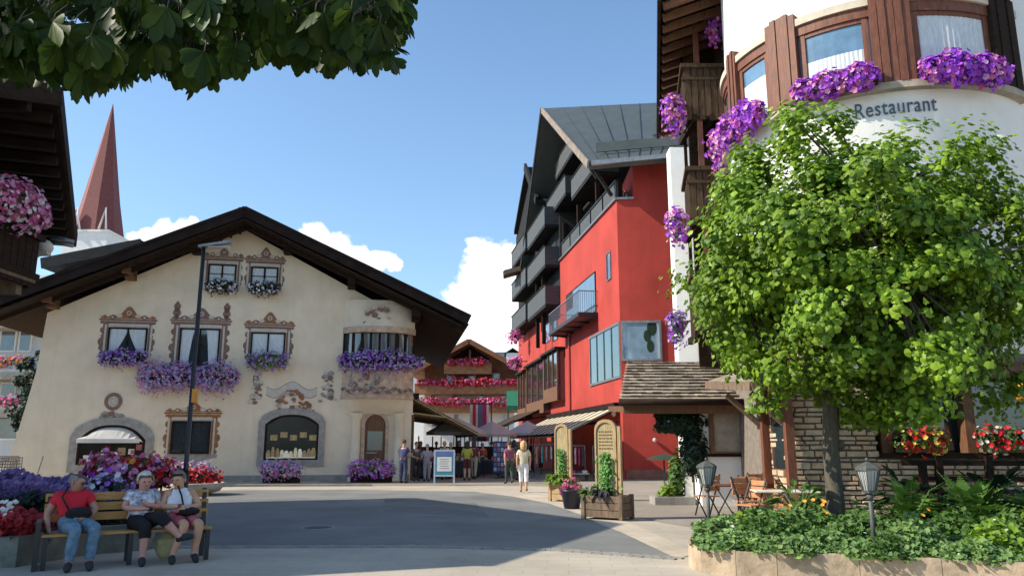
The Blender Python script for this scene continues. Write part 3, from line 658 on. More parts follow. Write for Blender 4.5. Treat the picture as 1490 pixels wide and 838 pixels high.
# flower boxes on the house
def FB(label, x0, y0, x1, y1, fm, rad, nf, nl, droop, grp='flower boxes on the painted house', d=.28, **k):
    u0, z0 = LH.px(x0, y0); u1, z1 = LH.px(x1, y1); return flower_box(label, LH.w(u0, z0, d), LH.w(u1, z1, d), fm, rad, nf, nl, .13, .055, droop, grp, **k)
random.seed(5)
FB('lilac and purple petunias spilling from the first-floor box below the far left window', 151, 524, 213, 524, ['lilac', 'lilac', 'purple', 'lilac'], .33, 520, 700, .25, lmat='leaf_dark')
FB('widest lilac petunia box, under the tall balcony window behind the lamp post', 211, 551, 345, 551, ['lilac', 'lilac', 'magenta', 'lilac'], (.5, .62), 2000, 900, .3, lmat='leaf_dark')
FB('grey-green petunia box with a purple middle under the first-floor window right of the lamp post', 362, 528, 418, 528, ['lilac', 'lilac', 'purple'], (.32, .42), 280, 900, .25, lmat='leaf_blue')
FB('white flowers trailing below the left attic window', 303, 421, 344, 421, ['whitef', 'whitef', 'lilac'], .32, 170, 700, .25, lmat='leaf_dark')
FB('white flowers trailing below the right attic window', 366, 423, 406, 423, ['whitef', 'whitef', 'lilac'], .32, 160, 700, .25, lmat='leaf_dark')
u0, zz = LH.px(497, 529); 
mid = [LH.w(u, zz, d+.12) for u, d in bow(.8, 6, 0)[1:6]]
flower_box('lilac petunias along the ledge of the bowed oriel window', LH.w(ou0-.1, zz, .15), LH.w(ou1+.35, zz, .15), ['lilac', 'purple', 'lilac'], (.33, .45), 1000, 1000, .12, .055, .25, 'flower boxes on the painted house', lmat='leaf_dark', mid=mid)
for (x0, x1, yy, Y, lab, fm) in ((383, 436, 699, 33.3, 'low planter of pink and lilac petunias on the ground under the arched shop window', ['lilac', 'magenta', 'lilac']), (510, 570, 700, 33.9, 'low planter of pink and purple petunias in front of the niche door', ['lilac', 'magenta', 'purple'])):
    p0, p1 = at(x0, yy, Y), at(x1, yy, Y); p0.z = p1.z = .28
    flower_box(lab, p0, p1, fm, (.38, .36), 650, 500, .12, .055, .1, 'petunia planters on the ground by the painted house', th=.5, lift=.3)

# ================================================================== RED HOTEL
C0 = (5.25, 37.0)
WF = Frame(C0, (-.151, .988), (-.988, -.151))      # long side facing the lane
SF = Frame(C0, (.996, -.087), (-.087, -.996))      # short side facing the square
rh = thing('red_hotel', 'tall red hotel with black timber balconies and a grey metal roof along the lane', 'hotel', (C0[0]+3, C0[1], 0))
zt_w = WF.px(905, 283)[1]; uS = SF.px(978, 400)[0]; zt_s = SF.px(950, 243)[1]
uB, zB = WF.px(815, 382)
b = MB()
b.fbox(WF, 0, uB, 0, zt_w, -9, 0)                   # red body
def sbody(mb, u0, u1, z0, z1, d0, d1, mi=0): mb.fbox(SF, u0, u1, z0, z1, d0, d1, mi)
q = [(C0[0], C0[1])]; e = SF.p(uS, 0, 0); q.append((e.x, e.y)); bk = Vector((e.x, e.y, 0))-WF.n*0+WF.U*24; q += [(bk.x+6, bk.y), tuple(WF.p(24, 0, -9.01)[:2])]
b = MB()
foot = [WF.p(0, 0)[:2], SF.p(uS, 0)[:2], (WF.p(0, 0)+Vector((9, 6, 0)))[:2], (WF.p(uB, 0)+Vector((9, 0, 0)))[:2], WF.p(uB, 0)[:2]]
b.vprism(foot, 0, zt_w)
zl = WF.px(780, 470)[1]
foot2 = [WF.p(uB, 0)[:2], (WF.p(uB, 0)+Vector((9, 0, 0)))[:2], (WF.p(31, 0)+Vector((9, 0, 0)))[:2], WF.p(31, 0)[:2]]
b.vprism([(p[0]+.002, p[1]) for p in foot2], 0, zB-2.9)
b.build('wall', 'plaster_red', rh)
# raised red corner tower at the right of the terrace
b = MB(); u0 = SF.px(921, 260)[0]
pa, pb = SF.p(u0, 0, -.003), SF.p(uS, 0, -.003); b.vprism([pa[:2], pb[:2], (pb+Vector((0, 6, 0)))[:2], (pa+Vector((0, 5, 0)))[:2]], zt_w-.01, zt_s+.3); b.build('upper_wall', 'plaster_red', rh)
# dark timber upper storeys, set back from the terrace
eX, eY = at(857, 237, 35.6).x, 35.6; eZ = at(857, 237, 35.6).z
apx = at(789, 158, 49.0); 
b = MB()
z_up0 = zt_w-.2
pts = [WF.p(2.2, 0, -1.6)[:2], (SF.p(u0, 0, -1.5))[:2], (SF.p(uS, 0, -1.2))[:2], (WF.p(0, 0)+Vector((9, 10, 0)))[:2], (WF.p(uB, 0)+Vector((9, 0, 0)))[:2], WF.p(uB+1, 0, -1.6)[:2]]
b.vprism(pts, z_up0, eZ-.3)
# gable triangle wall above
g0 = WF.p(2.5, 0, -1.6); g1 = WF.p(24, 0, -1.6); gm = WF.p(13.2, 0, -1.6)
b.add([(g0.x, g0.y, eZ-.3), (g1.x, g1.y, eZ-.3), (gm.x, gm.y, apx.z-1.0), (g0.x+7, g0.y, eZ-.3), (g1.x+7, g1.y, eZ-.3), (gm.x+7, gm.y, apx.z-1.0)], [(0,1,2),(3,5,4),(0,2,5,3),(1,4,5,2),(0,3,4,1)])
b.build('timber_wall', 'grey_clad', rh)
# roof slope to the square, ridge running to the right
ea = Vector((eX, eY, eZ)); eb = at(1005, 236, 34.6); eb.z = eZ+.1
rb = Vector((apx.x+13, apx.y-1.5, apx.z)); farE = Vector((apx.x-1.4, apx.y+13, eZ)); farR = farE+Vector((13, 0, 0))
b = MB(); b.slab([ea, eb, rb, apx], .35); b.slab([apx, rb, farR, farE], .35)
for i in range(1, 10):                              # standing seams
    t = i/10; b.bar(ea.lerp(eb, t)+Vector((0, 0, .015)), apx.lerp(rb, t)+Vector((0, 0, .015)), .03, .04)
b.build('roof', 'grey_roof', rh)
b = MB(); b.bar(ea+Vector((-.05, -.05, -.1)), apx+Vector((-.05, 0, -.1)), .1, .38); b.build('barge_board', mat('pale_barge_board', (.26, .21, .17), .8, .3, 2), rh, label='pale weathered barge board')
b = MB(); b.bar(apx+Vector((-.05, 0, -.1)), farE+Vector((-.05, 0, -.1)), .12, .5); b.build('barge_board', 'grey_clad', rh)
b = MB(); b.bar(ea+Vector((.1, -.2, -.12)), eb+Vector((0, -.2, -.12)), .22, .22); b.build('gutter', 'grey_metal', rh)
# snow guard strip on the roof
b = MB(); s0 = ea.lerp(apx, .10).lerp(eb.lerp(rb, .10), .12); s1 = eb.lerp(rb, .10); b.bar(s0+Vector((0, 0, .35)), s1+Vector((0, 0, .35)), .1, .5); b.build('snow_guard', 'grey_roof', rh)
b = MB(); s = SF.px(985, 195); b.add([at(948, 197, 38), at(985, 187, 38), at(996, 198, 38.5), at(955, 201, 37.5)], [(0, 1, 2, 3)]); b.add([at(948, 197, 38.4), at(985, 187, 38.4), at(996, 198, 38.9), at(955, 201, 37.9)], [(3, 2, 1, 0)]); b.build('roof_vent', 'black_metal', rh)
# soffit struts under the verge
for t in (.12, .34, .56, .78):
    p = ea.lerp(apx, t); b = MB(); q = Vector((p.x+1.6, p.y+.2, p.z-.2)); b.bar((p.x+.15, p.y, p.z-.45), q+Vector((.6, 0, -.3)), .22, .3); b.bar((p.x+.5, p.y, p.z-.6), (p.x+1.5, p.y+.1, p.z-2.2), .16, .16); b.build('purlin', 'grey_clad', rh)
# terrace parapet with glass rail following the wall top
b = MB(); b.fbox(WF, -.1, uB, zt_w, zt_w+.12, -.5, .12); b.fbox(SF, 0, u0, zt_w, zt_w+.12, -.5, .12); b.build('parapet_cap', 'grey_metal', rh)
for (u0_, u1_) in [(0.1+i*2.6, 2.6*(i+1)) for i in range(5)]:
    b = MB(); b.fbox(WF, u0_, u1_, zt_w+.12, zt_w+1.05, -.1, -.04); b.fbox(WF, u0_, u1_, zt_w+1.05, zt_w+1.12, -.14, .02, 1); b.fbox(WF, u0_, u0_+.06, zt_w, zt_w+1.1, -.13, 0, 1); b.build('balcony_rail', ['grey_rail', 'black_metal'], rh)
b = MB(); b.fbox(SF, .1, u0-.1, zt_w+.15, zt_s-.8, -1.48, -1.44, 0)
for i in range(5): uu = .1+(u0-.2)*i/4; b.fbox(SF, uu-.04, uu+.04, zt_w+.1, zt_s-.7, -1.47, -1.38, 1)
b.build('terrace_window', ['glass_sky', 'grey_metal'], rh)
# balconies of the dark storeys: stacked along the facade
def dark_balcony(ua, ub, z, h, d, par, dd0=-1.4):
    b = MB(); b.fbox(WF, ua, ub, z, z+h, d-.07, d); b.fbox(WF, ua-.04, ub+.04, z+h, z+h+.07, d-.12, d+.05, 1); b.fbox(WF, ua, ub, z-.2, z, dd0, d-.02, 1)
    for u in (ua, ub-.07): b.fbox(WF, u, u+.07, z, z+h, dd0, d-.07)
    b.build('balcony', ['grey_rail', 'grey_clad'], par)
dark_balcony(4, 9, zt_w+3.0, 1.15, .2, rh); dark_balcony(10, 16, zt_w+1.2+2.5, 1.15, .35, rh); dark_balcony(9.5, 15.5, zt_w+6.6, 1.1, -.2, rh)
for i, (ua, ub, z) in enumerate([(uB+.2, uB+7, zB-2.8), (uB+.2, uB+7, zB-.1), (uB+.2, uB+7, zB+2.7), (uB+8, uB+15, zB-2.6), (uB+8, uB+15, zB+.2), (uB+8, uB+15, zB+3.0)]):
    dark_balcony(ua, ub, z, 1.25, 1.0, rh, 0)
b = MB(); p0 = WF.p(uB, 0, -.02)
b.vprism([(p[0]+.01, p[1]) for p in foot2], zB-2.9, zB+5.5); b.build('timber_wall', 'grey_clad', rh)
for i, u in enumerate([.4, 4.6, 9.1, 13.2, 16.2, 18.5]):
    b = MB(); b.fbox(WF, u, u+.22, zt_w+(0 if u < uB else -5.2), eZ+(1.2 if 4 < u < 14 else -.3), -.45+(.9 if u > uB else 0), -.2+(.9 if u > uB else 0)); b.build('balcony_post', 'dark_wood', rh)
for u, z in ((uB+1.2, zB-.0), (uB+3.4, zB-5.0), (uB+1.0, zB-5.2)):       # windows behind the balconies
    b = MB(); b.fbox(WF, u, u+1.6, z+.2, z+2.0, .01, .05); b.build('window', 'glass_sky', rh)
# roofs of the second (far) timber gable
r0 = WF.p(20, 0, 1.6); A2 = at(764, 243, 60); e1 = at(781, 292, 54)
b = MB(); b.slab([Vector((e1.x, e1.y, e1.z)), Vector((e1.x+9, e1.y, e1.z)), Vector((A2.x+9, A2.y, A2.z)), A2], .4)
e2 = Vector((A2.x-.9, A2.y+7, A2.z-3.5)); b.slab([A2, Vector((A2.x+9, A2.y, A2.z)), Vector((e2.x+9, e2.y, e2.z)), e2], .4)
b.bar(e1, A2, .2, .6, 0); b.build('far_roof', 'grey_clad', rh)
b = MB(); q0 = WF.p(18, 0, .2); q1 = WF.p(31, 0, .2); qm = WF.p(24.5, 0, .2)
b.add([(q0.x, q0.y, zB+2), (q1.x, q1.y, zB+2), (q1.x, q1.y, A2.z-4), (qm.x, qm.y, A2.z-.6), (q0.x, q0.y, A2.z-3.6)], [(0,1,2,3,4)]); b.add([(q0.x+.5, q0.y+.01, zB+2), (q1.x+.5, q1.y, zB+2), (q1.x+.5, q1.y, A2.z-4), (qm.x+.5, qm.y, A2.z-.6), (q0.x+.5, q0.y+.01, A2.z-3.6)], [(4,3,2,1,0)])
b.build('far_gable', 'grey_clad', rh)
b = MB(); p = at(741, 400, 60); b.add([p+Vector((-.5, 0, .3)), p+Vector((.9, 0, .7)), p+Vector((.9, 3, .7)), p+Vector((-.5, 3, .3))], [(0,1,2,3)]); b.bar(p+Vector((-.4, .2, .2)), p+Vector((.9, .2, .55)), .5, .35); b.build('bracket', 'old_wood', rh)
# windows
def wbox(fr, x0, y0, x1, y1, zb=None, depth=.0, fw=.12, glass='glass_dark', frame='grey_metal', name='window', mull=(), par=rh, ybot=None):
    u0, z1 = fr.px(x0, y0); u1, z0 = fr.px(x1, y1)
    if u1 < u0: u0, u1 = u1, u0
    f = MB(); f.fbox(fr, u0, u1, z1-fw, z1, -.02, .06); f.fbox(fr, u0, u1, z0, z0+fw, -.02, .06); f.fbox(fr, u0, u0+fw, z0+fw, z1-fw, -.02, .06); f.fbox(fr, u1-fw, u1, z0+fw, z1-fw, -.02, .06)
    for m_ in mull: uc = u0+(u1-u0)*m_; f.fbox(fr, uc-.04, uc+.04, z0+fw, z1-fw, -.02, .05)
    wf = f.build(name, frame, par); p = MB(); p.fbox(fr, u0+.02, u1-.02, z0+.02, z1-.02, .004, .02); p.build('pane', glass, wf); return wf, (u0, u1, z0, z1)
_, zt_g = WF.px(860, 490); _, zb_g = WF.px(860, 562)
u0g = WF.px(859, 520)[0]
f = MB(); f.fbox(WF, .05, u0g, zt_g-.12, zt_g, 0, .07); f.fbox(WF, .05, u0g, zb_g, zb_g+.12, 0, .07)
for k in range(5): uu = .05+(u0g-.17)*k/4; f.fbox(WF, uu, uu+.12 if k in (0, 4) else uu+.06, zb_g+.12, zt_g-.12, 0, .06)
wf = f.build('window', 'grey_metal', rh); p = MB(); p.fbox(WF, .08, u0g-.03, zb_g+.03, zt_g-.03, .003, .02); p.build('pane', glassmat('green_reflection_glass', (.03, .06, .05), .12), wf)  # green reflections are put into the pane's base colour
us = SF.px(963, 500)[0]
f = MB(); zg2 = SF.px(940, 525)[1]
f.fbox(SF, .02, us, zt_g-.1, zt_g+.02, 0, .07); f.fbox(SF, .02, us, zg2, zg2+.1, 0, .07); f.fbox(SF, .02, .12, zg2+.1, zt_g-.1, 0, .07); f.fbox(SF, us-.1, us, zg2+.1, zt_g-.1, 0, .07)
wf = f.build('window', 'grey_metal', rh); p = MB(); p.fbox(SF, .05, us-.03, zg2+.03, zt_g-.03, .003, .02); p.build('pane', 'glass_blue', wf)
p = MB(); 
for uu, zz, r_ in ((.9*us, 1.6, .4), (.78*us, 1.2, .3), (.85*us, .7, .3)): p.prism(SF, [(uu-.25+r_*.6*math.cos(t), zg2+zz+r_*math.sin(t)) for t in [i*math.pi/5 for i in range(10)]], .02, .028)
p.build('indoor_plant', 'leaf_dark', wf)
wbox(WF, 883, 370, 890, 405, fw=.05)                    # narrow slit window
# little balcony with a tall window
ub0 = WF.px(870, 440)[0]; ub1 = WF.px(822, 460)[0]; zb0 = WF.px(868, 452)[1]; zbt = WF.px(868, 412)[1]
bal = MB(); bal.fbox(WF, ub0, ub1, zb0-.35, zb0-.15, 0, 1.1)
for i in range(5): uu = ub0+.1+(ub1-ub0-.3)*i/4; bal.bar(WF.p(uu, zb0-.4, 0), WF.p(uu, zb0-.3, 1.0), .12, .14)
bo = bal.build('balcony', 'black_metal', rh, label='small balcony with a thin bar railing')
r_ = MB(); r_.fbox(WF, ub0, ub1, zb0+1.0, zb0+1.05, 1.02, 1.08); r_.fbox(WF, ub0, ub0+.05, zb0+1.0, zb0+1.05, 0, 1.05); r_.fbox(WF, ub1-.05, ub1, zb0+1.0, zb0+1.05, 0, 1.05)
for i in range(41): uu = ub0+(ub1-ub0-.02)*i/40; r_.fbox(WF, uu, uu+.022, zb0-.15, zb0+1.0, 1.04, 1.06)
for i in range(1, 9): r_.fbox(WF, ub0, ub0+.02, zb0-.15, zb0+1.0, .12*i, .12*i+.02)
r_.build('railing', 'grey_metal', bo)
f = MB(); f.fbox(WF, ub0+.3, ub1-.6, zb0-.1, zb0+2.2, .0, .05); f.fbox(WF, ub0+.42, ub1-.72, zb0, zb0+2.1, .05, .056, 1); f.build('window', ['dark_wood', 'glass_sky'], rh)
# timber bay windows lower down the lane
for i, (xa, xb, ya, yb) in enumerate(((801, 822, 508, 582), (775, 801, 522, 600), (762, 774, 540, 610))):
    ua = WF.px(xb, 540)[0]; ub = WF.px(xa, 540)[0]; zt_ = WF.px(xb, ya)[1]; zb_ = WF.px(xb, yb)[1]
    f = MB(); f.fbox(WF, ua, ub, zb_, zt_, 0, .45); f.fbox(WF, ua-.2, ub+.2, zt_, zt_+.15, 0, .7, 1)
    for k in range(4): uu = ua+(ub-ua-.15)*k/3; f.fbox(WF, uu, uu+.15, zb_, zt_, .45, .51, 2)
    f.fbox(WF, ua, ub, zb_, zb_+.9, .45, .52, 2)
    bo = f.build('bay_window', ['glass_dark', 'grey_clad', 'brown_wood'], rh)
b = MB(); uu = WF.px(831, 550)[0]; b.fbox(WF, uu, uu+.35, 2.5, WF.px(831, 480)[1], 0, .10); b.build('downpipe', mat('dark_red_paint', (.28, .03, .025), .6, .1), rh)
b = MB(); b.fbox(SF, .1, uS, 0, .45, 0, .06); b.fbox(WF, .0, 6, 0, .4, 0, .05); b.build('plinth', mat('red_brown_plinth', (.25, .12, .09), .9, .2), rh)
for (px, py) in ((900, 600), (901, 622)):            # white wall lamps / sign on the corner pier
    u, z = WF.px(px, py); b = MB(); c = WF.p(u, z, .25); b.ball(c, (.12, .12, .22), 10); b.bar(WF.p(u, z+.1, 0), c, .04); b.build('wall_lamp', 'white_cloth', rh)
u, z = SF.px(952, 640); b = MB(); b.ball(SF.p(u, z, .12), (.09, .09, .1), 10); b.bar(SF.p(u, z, 0), SF.p(u, z, .1), .04); b.build('wall_lamp', 'white_cloth', rh)

# pale annex between the hotel and the restaurant
an = MB(); p = at(977, 400, 34); an.box(p.x, p.x+2.5, 33.2, 34, 0, 14.9); setp(an.build('white_annex', 'plaster_white', origin=(p.x+1.2, 33.6, 0)), 'narrow pale plaster wall between the red hotel and the wooden balconies', 'wall')

# ================================================================== AWNINGS OVER THE LANE
def awning(label, fr, ua, ub, zw, zo, d, m, stripes, group=None, front=.16, bars=None, tick=2.0):
    t = thing('awning', label, 'awning', fr.p((ua+ub)/2, zw, 0), 0, group); f = MB()
    f.slab([fr.p(ua, zw, .1), fr.p(ub, zw, .1), fr.p(ub, zo, d), fr.p(ua, zo, d)][::(-1 if fr.U.cross(fr.n).z < 0 else 1)], .03)
    f.fbox(fr, ua, ub, zo-front, zo, d-.02, d+.01); fo = f.build('fabric', m, t)
    s = MB(); k = int((ub-ua)/tick)
    for i in range(k+1):
        u = ua+(ub-ua)*i/k; s.bar(fr.p(u, zw-.08, .1), fr.p(u, zo-.08, d), .05, .05)
        s.bar(fr.p(u, zw+.015, .1), fr.p(u, zo+.015, d), .05, .03)
        s.bar(fr.p(u, zw-.7, .1), fr.p(u, (zw+zo)/2-.08, d*.5), .05, .05)
    s.bar(fr.p(ua, zo-.03, d+.02), fr.p(ub, zo-.03, d+.02), .08, .1); s.build('frame', stripes, t)
    c = MB(); c.fbox(fr, ua-.05, ub+.05, zw-.05, zw+.22, 0, .3); c.build('cassette', 'verge_wood', t)
    for u in [ua+.1+(ub-ua-.2)*i/max(1, k//2) for i in range(k//2+1)]:
        p = MB(); p.bar(fr.p(u, 0, d-.15), fr.p(u, zo-.05, d-.15), .06); p.build('post', 'black_metal', t)
    return t
zo_r = 2.12; zw_r = WF.px(890, 594)[1]
awning('long cream awning with brown seams along the red hotel wall', WF, .4, 17, zw_r, zo_r, 2.75, 'cream_cloth', 'verge_wood', tick=1.5)
awning('dark brown awning at the far end of the hotel wall, past the cream one', WF, 18.5, 29, 4.2, 2.6, 3.6, 'brown_cloth', 'verge_wood')
cw = LH.w(uRb, 0, 0); LF = Frame((cw.x, cw.y+.3), (-.153, 1), (1, .153))
awning('dark brown awning reaching into the lane from the painted house', LF, .3, 13, 3.75, 2.15, 3.1, 'brown_cloth', 'light_wood', tick=1.2)
# white market parasols under them
def parasol(label, x, y, z, r):
    t = thing('market_parasol', label, 'parasol', (x, y, 0), 0, 'white parasols over the market lane')
    b = MB(); b.lathe([(.03, z+.75), (r*.5, z+.42), (r, z), (r, z-.16), (r-.015, z-.16), (r-.02, z-.01), (.02, z+.7)], (x, y), 8, smooth=False); b.build('canopy', 'white_cloth', t)
    b = MB(); b.tube([(x, y, 0), (x, y, z+.8)], .03); b.build('pole', 'light_wood', t)
parasol('white parasol on the left of the lane behind the blue-framed board', -3.0, 42, 2.25, 1.6)
parasol('white parasol deeper in the lane behind the hanging flag banner', -1.2, 47, 2.2, 1.5)
parasol('white parasol near the cream awning at the middle of the lane', 1.0, 50, 2.3, 1.4)

# ================================================================== CHALET at the end of the lane
CF = Frame((0, 84), (1, 0), (0, -1))
ch = thing('wooden_chalet', 'brown wooden chalet with three rows of red balcony flowers closing the lane', 'chalet', (-4.5, 84, 0))
u0, u1 = CF.px(618, 560)[0], CF.px(748, 560)[0]; za = CF.px(684, 501)[1]; ze = CF.px(616, 536)[1]; zm = CF.px(684, 570)[1]; uc = CF.px(684, 500)[0]
b = MB(); b.fbox(CF, u0, u1, 0, zm, -14, 0); b.build('wall', 'plaster_white', ch)
b = MB(); vs = [(u0, zm), (u1, zm), (u1, ze), (uc, za), (u0, ze)]; b.prism(CF, vs, -14, .02); b.build('timber_wall', 'chalet_wood', ch)
for s in (-1, 1):
    b = MB(); ue = u0-1.5 if s < 0 else u1+1.6; zee = ze-.6
    q = [CF.p(uc, za+.3, 2.2), CF.p(ue, zee, 2.2), CF.p(ue, zee, -14), CF.p(uc, za+.3, -14)]
    if (q[1]-q[0]).cross(q[2]-q[0]).z < 0: q = q[::-1]
    b.slab(q, .3); b.bar(CF.p(uc, za+.1, 2.25), CF.p(ue, zee-.2, 2.25), .1, .5); b.build('roof', 'chalet_wood', ch)
CB = []
def cbalc(x0, x1, yt, yb, d, nm='balcony'):
    ua, zt_ = CF.px(x0, yt); ub, zb_ = CF.px(x1, yb); b = MB(); b.fbox(CF, ua, ub, zb_, zt_, d-.12, d); b.fbox(CF, ua, ub, zb_-.2, zb_, 0, d); b.fbox(CF, ua, ub, zt_, zt_+.12, d-.2, d+.08)
    b.build(nm, 'chalet_balcony', ch); CB.append((ua, ub, zt_, d))
M['chalet_balcony'] = mat('orange_brown_wood', (.36, .17, .07), .7, .25, 2)
cbalc(648, 716, 532, 543, 1.6); cbalc(606, 758, 561, 572, 1.6); cbalc(600, 758, 589, 598, 1.6)
for (row, xs, yt, yb) in ((0, (655, 687, 722), 543, 560), (1, (630, 662, 700, 732), 572, 588), (2, (632, 664, 700, 735), 601, 622)):
    for x in xs:
        ua, z1 = CF.px(x-5, yt); ub, z0 = CF.px(x+5, yb); f = MB(); f.fbox(CF, ua, ub, z0, z1, 0, .08); f.fbox(CF, ua+.15, ub-.15, z0+.1, z1-.12, .08, .1, 1); f.build('window', ['plaster_white', 'glass_blue'], ch)
b = MB(); ua, z1 = CF.px(657, 513); ub, z0 = CF.px(712, 531); b.prism(CF, [(ua, z0), (ub, z0), (ub, z1-.6), (uc, z1+.7), (ua, z1-.6)], .03, .06); b.fbox(CF, uc-.1, uc+.1, z0, z1+.3, .06, .2, 1); b.build('attic_recess', ['dark_wood', 'light_wood'], ch)
random.seed(21)
for i, (ua, ub, z, d) in enumerate(CB):
    flower_box(['red geraniums on the top gable balcony of the brown chalet', 'red geraniums along the middle balcony of the brown chalet', 'red geraniums along the lowest balcony of the brown chalet'][i],
      CF.p(ua+.4, z+.15, d), CF.p(ub-.4, z+.15, d), ['redf', 'pink'], .42, [260, 620, 620][i], [150, 300, 300][i], .2, .13, .2, 'geranium boxes on the brown chalet', trough=False)
# far grey roofed house behind the chalet, right and left
def simple_house(name, label, x0, x1, Y, zw, zr, wm_, rm, dep=12, ridge='x', windows=()):
    t = thing(name, label, 'house', ((x0+x1)/2, Y, 0)); b = MB(); b.box(x0, x1, Y, Y+dep, 0, zw); b.build('wall', wm_, t); r = MB()
    if ridge == 'x':
        ym = Y+dep/2; r.slab([(x0-.8, Y-1, zw-.2), (x1+.8, Y-1, zw-.2), (x1+.8, ym, zr), (x0-.8, ym, zr)], .3); r.slab([(x0-.8, ym, zr), (x1+.8, ym, zr), (x1+.8, Y+dep+1, zw-.2), (x0-.8, Y+dep+1, zw-.2)], .3)
        for x in (x0, x1): r.add([(x, Y, zw), (x, Y+dep, zw), (x, ym, zr-.3)], [(0, 1, 2)])
    else:
        xm = (x0+x1)/2; r.slab([(x0-1, Y-1, zw-.3), (xm, Y-1, zr), (xm, Y+dep, zr), (x0-1, Y+dep, zw-.3)], .3); r.slab([(xm, Y-1, zr), (x1+1, Y-1, zw-.3), (x1+1, Y+dep, zw-.3), (xm, Y+dep, zr)], .3)
        r.add([(x0, Y, zw), (x1, Y, zw), (xm, Y, zr-.3)], [(0, 1, 2)])
    r.build('roof', rm, t)
    for (xa, xb, za_, zb_) in windows:
        f = MB(); f.box(xa, xb, Y-.05, Y, za_, zb_); f.box(xa+.12, xb-.12, Y-.06, Y-.05, za_+.1, zb_-.1, 1); f.build('window', ['plaster_white', 'glass_dark'], t)
    return t
p = at(700, 515, 108); q = at(775, 515, 108); zr = at(740, 505, 108).z
hs = simple_house('grey_roofed_house', 'far house with a blue-grey roof and dormer to the right of the chalet', p.x, q.x+6, 108, zr-3.4, zr, 'plaster_white', 'grey_roof', windows=[(p.x+4, p.x+5.4, 9, 10.6), (p.x+7, p.x+8.4, 9, 10.6)])
b = MB(); c = at(746, 519, 107.5); b.box(c.x-.9, c.x+.9, 107, 110, c.z-.9, c.z+.5); b.slab([(c.x-1.2, 106.8, c.z+.4), (c.x, 106.8, c.z+1.2), (c.x, 111, c.z+1.2), (c.x-1.2, 111, c.z+.4)], .15, 1); b.slab([(c.x, 106.8, c.z+1.2), (c.x+1.2, 106.8, c.z+.4), (c.x+1.2, 111, c.z+.4), (c.x, 111, c.z+1.2)], .15, 1); b.build('dormer', ['plaster_white', 'grey_clad'], hs)
p = at(600, 515, 112); q = at(660, 515, 112); zr = at(640, 489, 112).z
simple_house('pale_roofed_house', 'far house with a pale grey roof peeping out left of the chalet gable', p.x-5, q.x, 112, zr-5, zr, 'plaster_white', mat('pale_grey_roof', (.34, .35, .36), .6, .15, 1), ridge='y')
# green shop canopy
t = thing('green_canopy', 'green fabric shop canopy at the far end of the hotel side', 'awning', at(748, 585, 70)); b = MB()
p0, p1 = at(737, 590, 70), at(765, 590, 70); z1 = at(745, 567, 70).z; b.slab([p0, p1, Vector((p1.x, 71.5, z1)), Vector((p0.x, 71.5, z1))], .06); b.box(p0.x, p1.x, 69.95, 70, p0.z-.4, p0.z); b.build('fabric', 'green_paint', t)
b = MB(); b.box(p0.x+.1, p0.x+.2, 70, 70.1, 0, p0.z); b.build('post', 'black_metal', t)

# ================================================================== LANE CLUTTER
# hanging flag banner
bn = thing('flag_banner', 'long hanging banner with white, red and blue-grey vertical stripes over the lane', 'banner', at(697, 590, 48))
p0, p1 = at(684, 588, 48), at(711, 642, 48); w_ = p1.x-p0.x; cs = [('white_banner', (.75,.74,.74), .14), ('red_banner', (.62,.05,.06), .18), ('white_banner', (.75,.74,.74), .10), ('blue_grey_banner', (.16,.20,.30), .26), ('crimson_banner', (.55,.04,.14), .20), ('white_banner', (.75,.74,.74), .12)]
x = p0.x
b = MB(); mats_ = []
for nm, c, f in cs:
    m_ = cloth(nm, c)
    if m_ not in mats_: mats_.append(m_)
    n = 8
    for i in range(n):
        za, zb_ = p0.z+(p1.z-p0.z)*i/n, p0.z+(p1.z-p0.z)*(i+1)/n; y = lambda z: 48+.08*math.sin(z*3)
        b.add([(x, y(za), za), (x+w_*f, y(za), za), (x+w_*f, y(zb_), zb_), (x, y(zb_), zb_), (x, y(za)+.01, za), (x+w_*f, y(za)+.01, za), (x+w_*f, y(zb_)+.01, zb_), (x, y(zb_)+.01, zb_)], [(0,3,2,1), (4,5,6,7), (0,1,5,4), (2,3,7,6)], mats_.index(m_))
    x += w_*f
b.build('cloth', mats_, bn)
b = MB(); b.tube([(p0.x-.1, 48, p0.z+.03), (p1.x+.1, 48, p0.z+.03)], .03); b.build('rod', 'black_metal', bn)
b = MB(); b.tube([(p1.x+.15, 48.05, 0), (p1.x+.15, 48.05, p0.z+.2)], .04); b.build('pole', 'black_metal', bn)
# A-board sign
g_ = gnd(646, 706); ab = thing('a_board', 'blue-framed folding advertising board standing at the mouth of the lane', 'sign board', (g_.x, g_.y, 0), R(6))
def abox(m_, x0, x1, z0, z1, lean, mi=0, yoff=0, th=.02):
    vs = [Vector((x, y0_-z*lean*-1*0+lean*(1.35-z)+yoff, z)) for x in (x0, x1) for y0_ in (0, th) for z in (z0, z1)]
    vs = [Vector((x, (-lean*(1.4-z))+yoff+dy, z)) for x in (x0, x1) for dy in (0, th) for z in (z0, z1)]
    m_.add(vs, [(0,1,3,2),(4,6,7,5),(0,4,5,1),(2,3,7,6),(0,2,6,4),(1,5,7,3)], mi)
f = LMB(); teal = mat('teal_frame', (.05, .22, .30), .5, .1)
abox(f, -.42, -.36, 0, 1.4, .22); abox(f, .36, .42, 0, 1.4, .22); abox(f, -.36, .36, 1.34, 1.4, .22); abox(f, -.36, .36, .36, .42, .22)
abox(f, -.42, -.36, 0, 1.35, -.22, 0, .03); abox(f, .36, .42, 0, 1.35, -.22, 0, .03); f.build('frame', mat('alu_frame', (.5,.52,.54), .4, .1, metal=.5), ab)
f = LMB(); abox(f, -.36, .36, .42, 1.34, .22, 0, .004, .014); pn = f.build('panel', teal, ab)
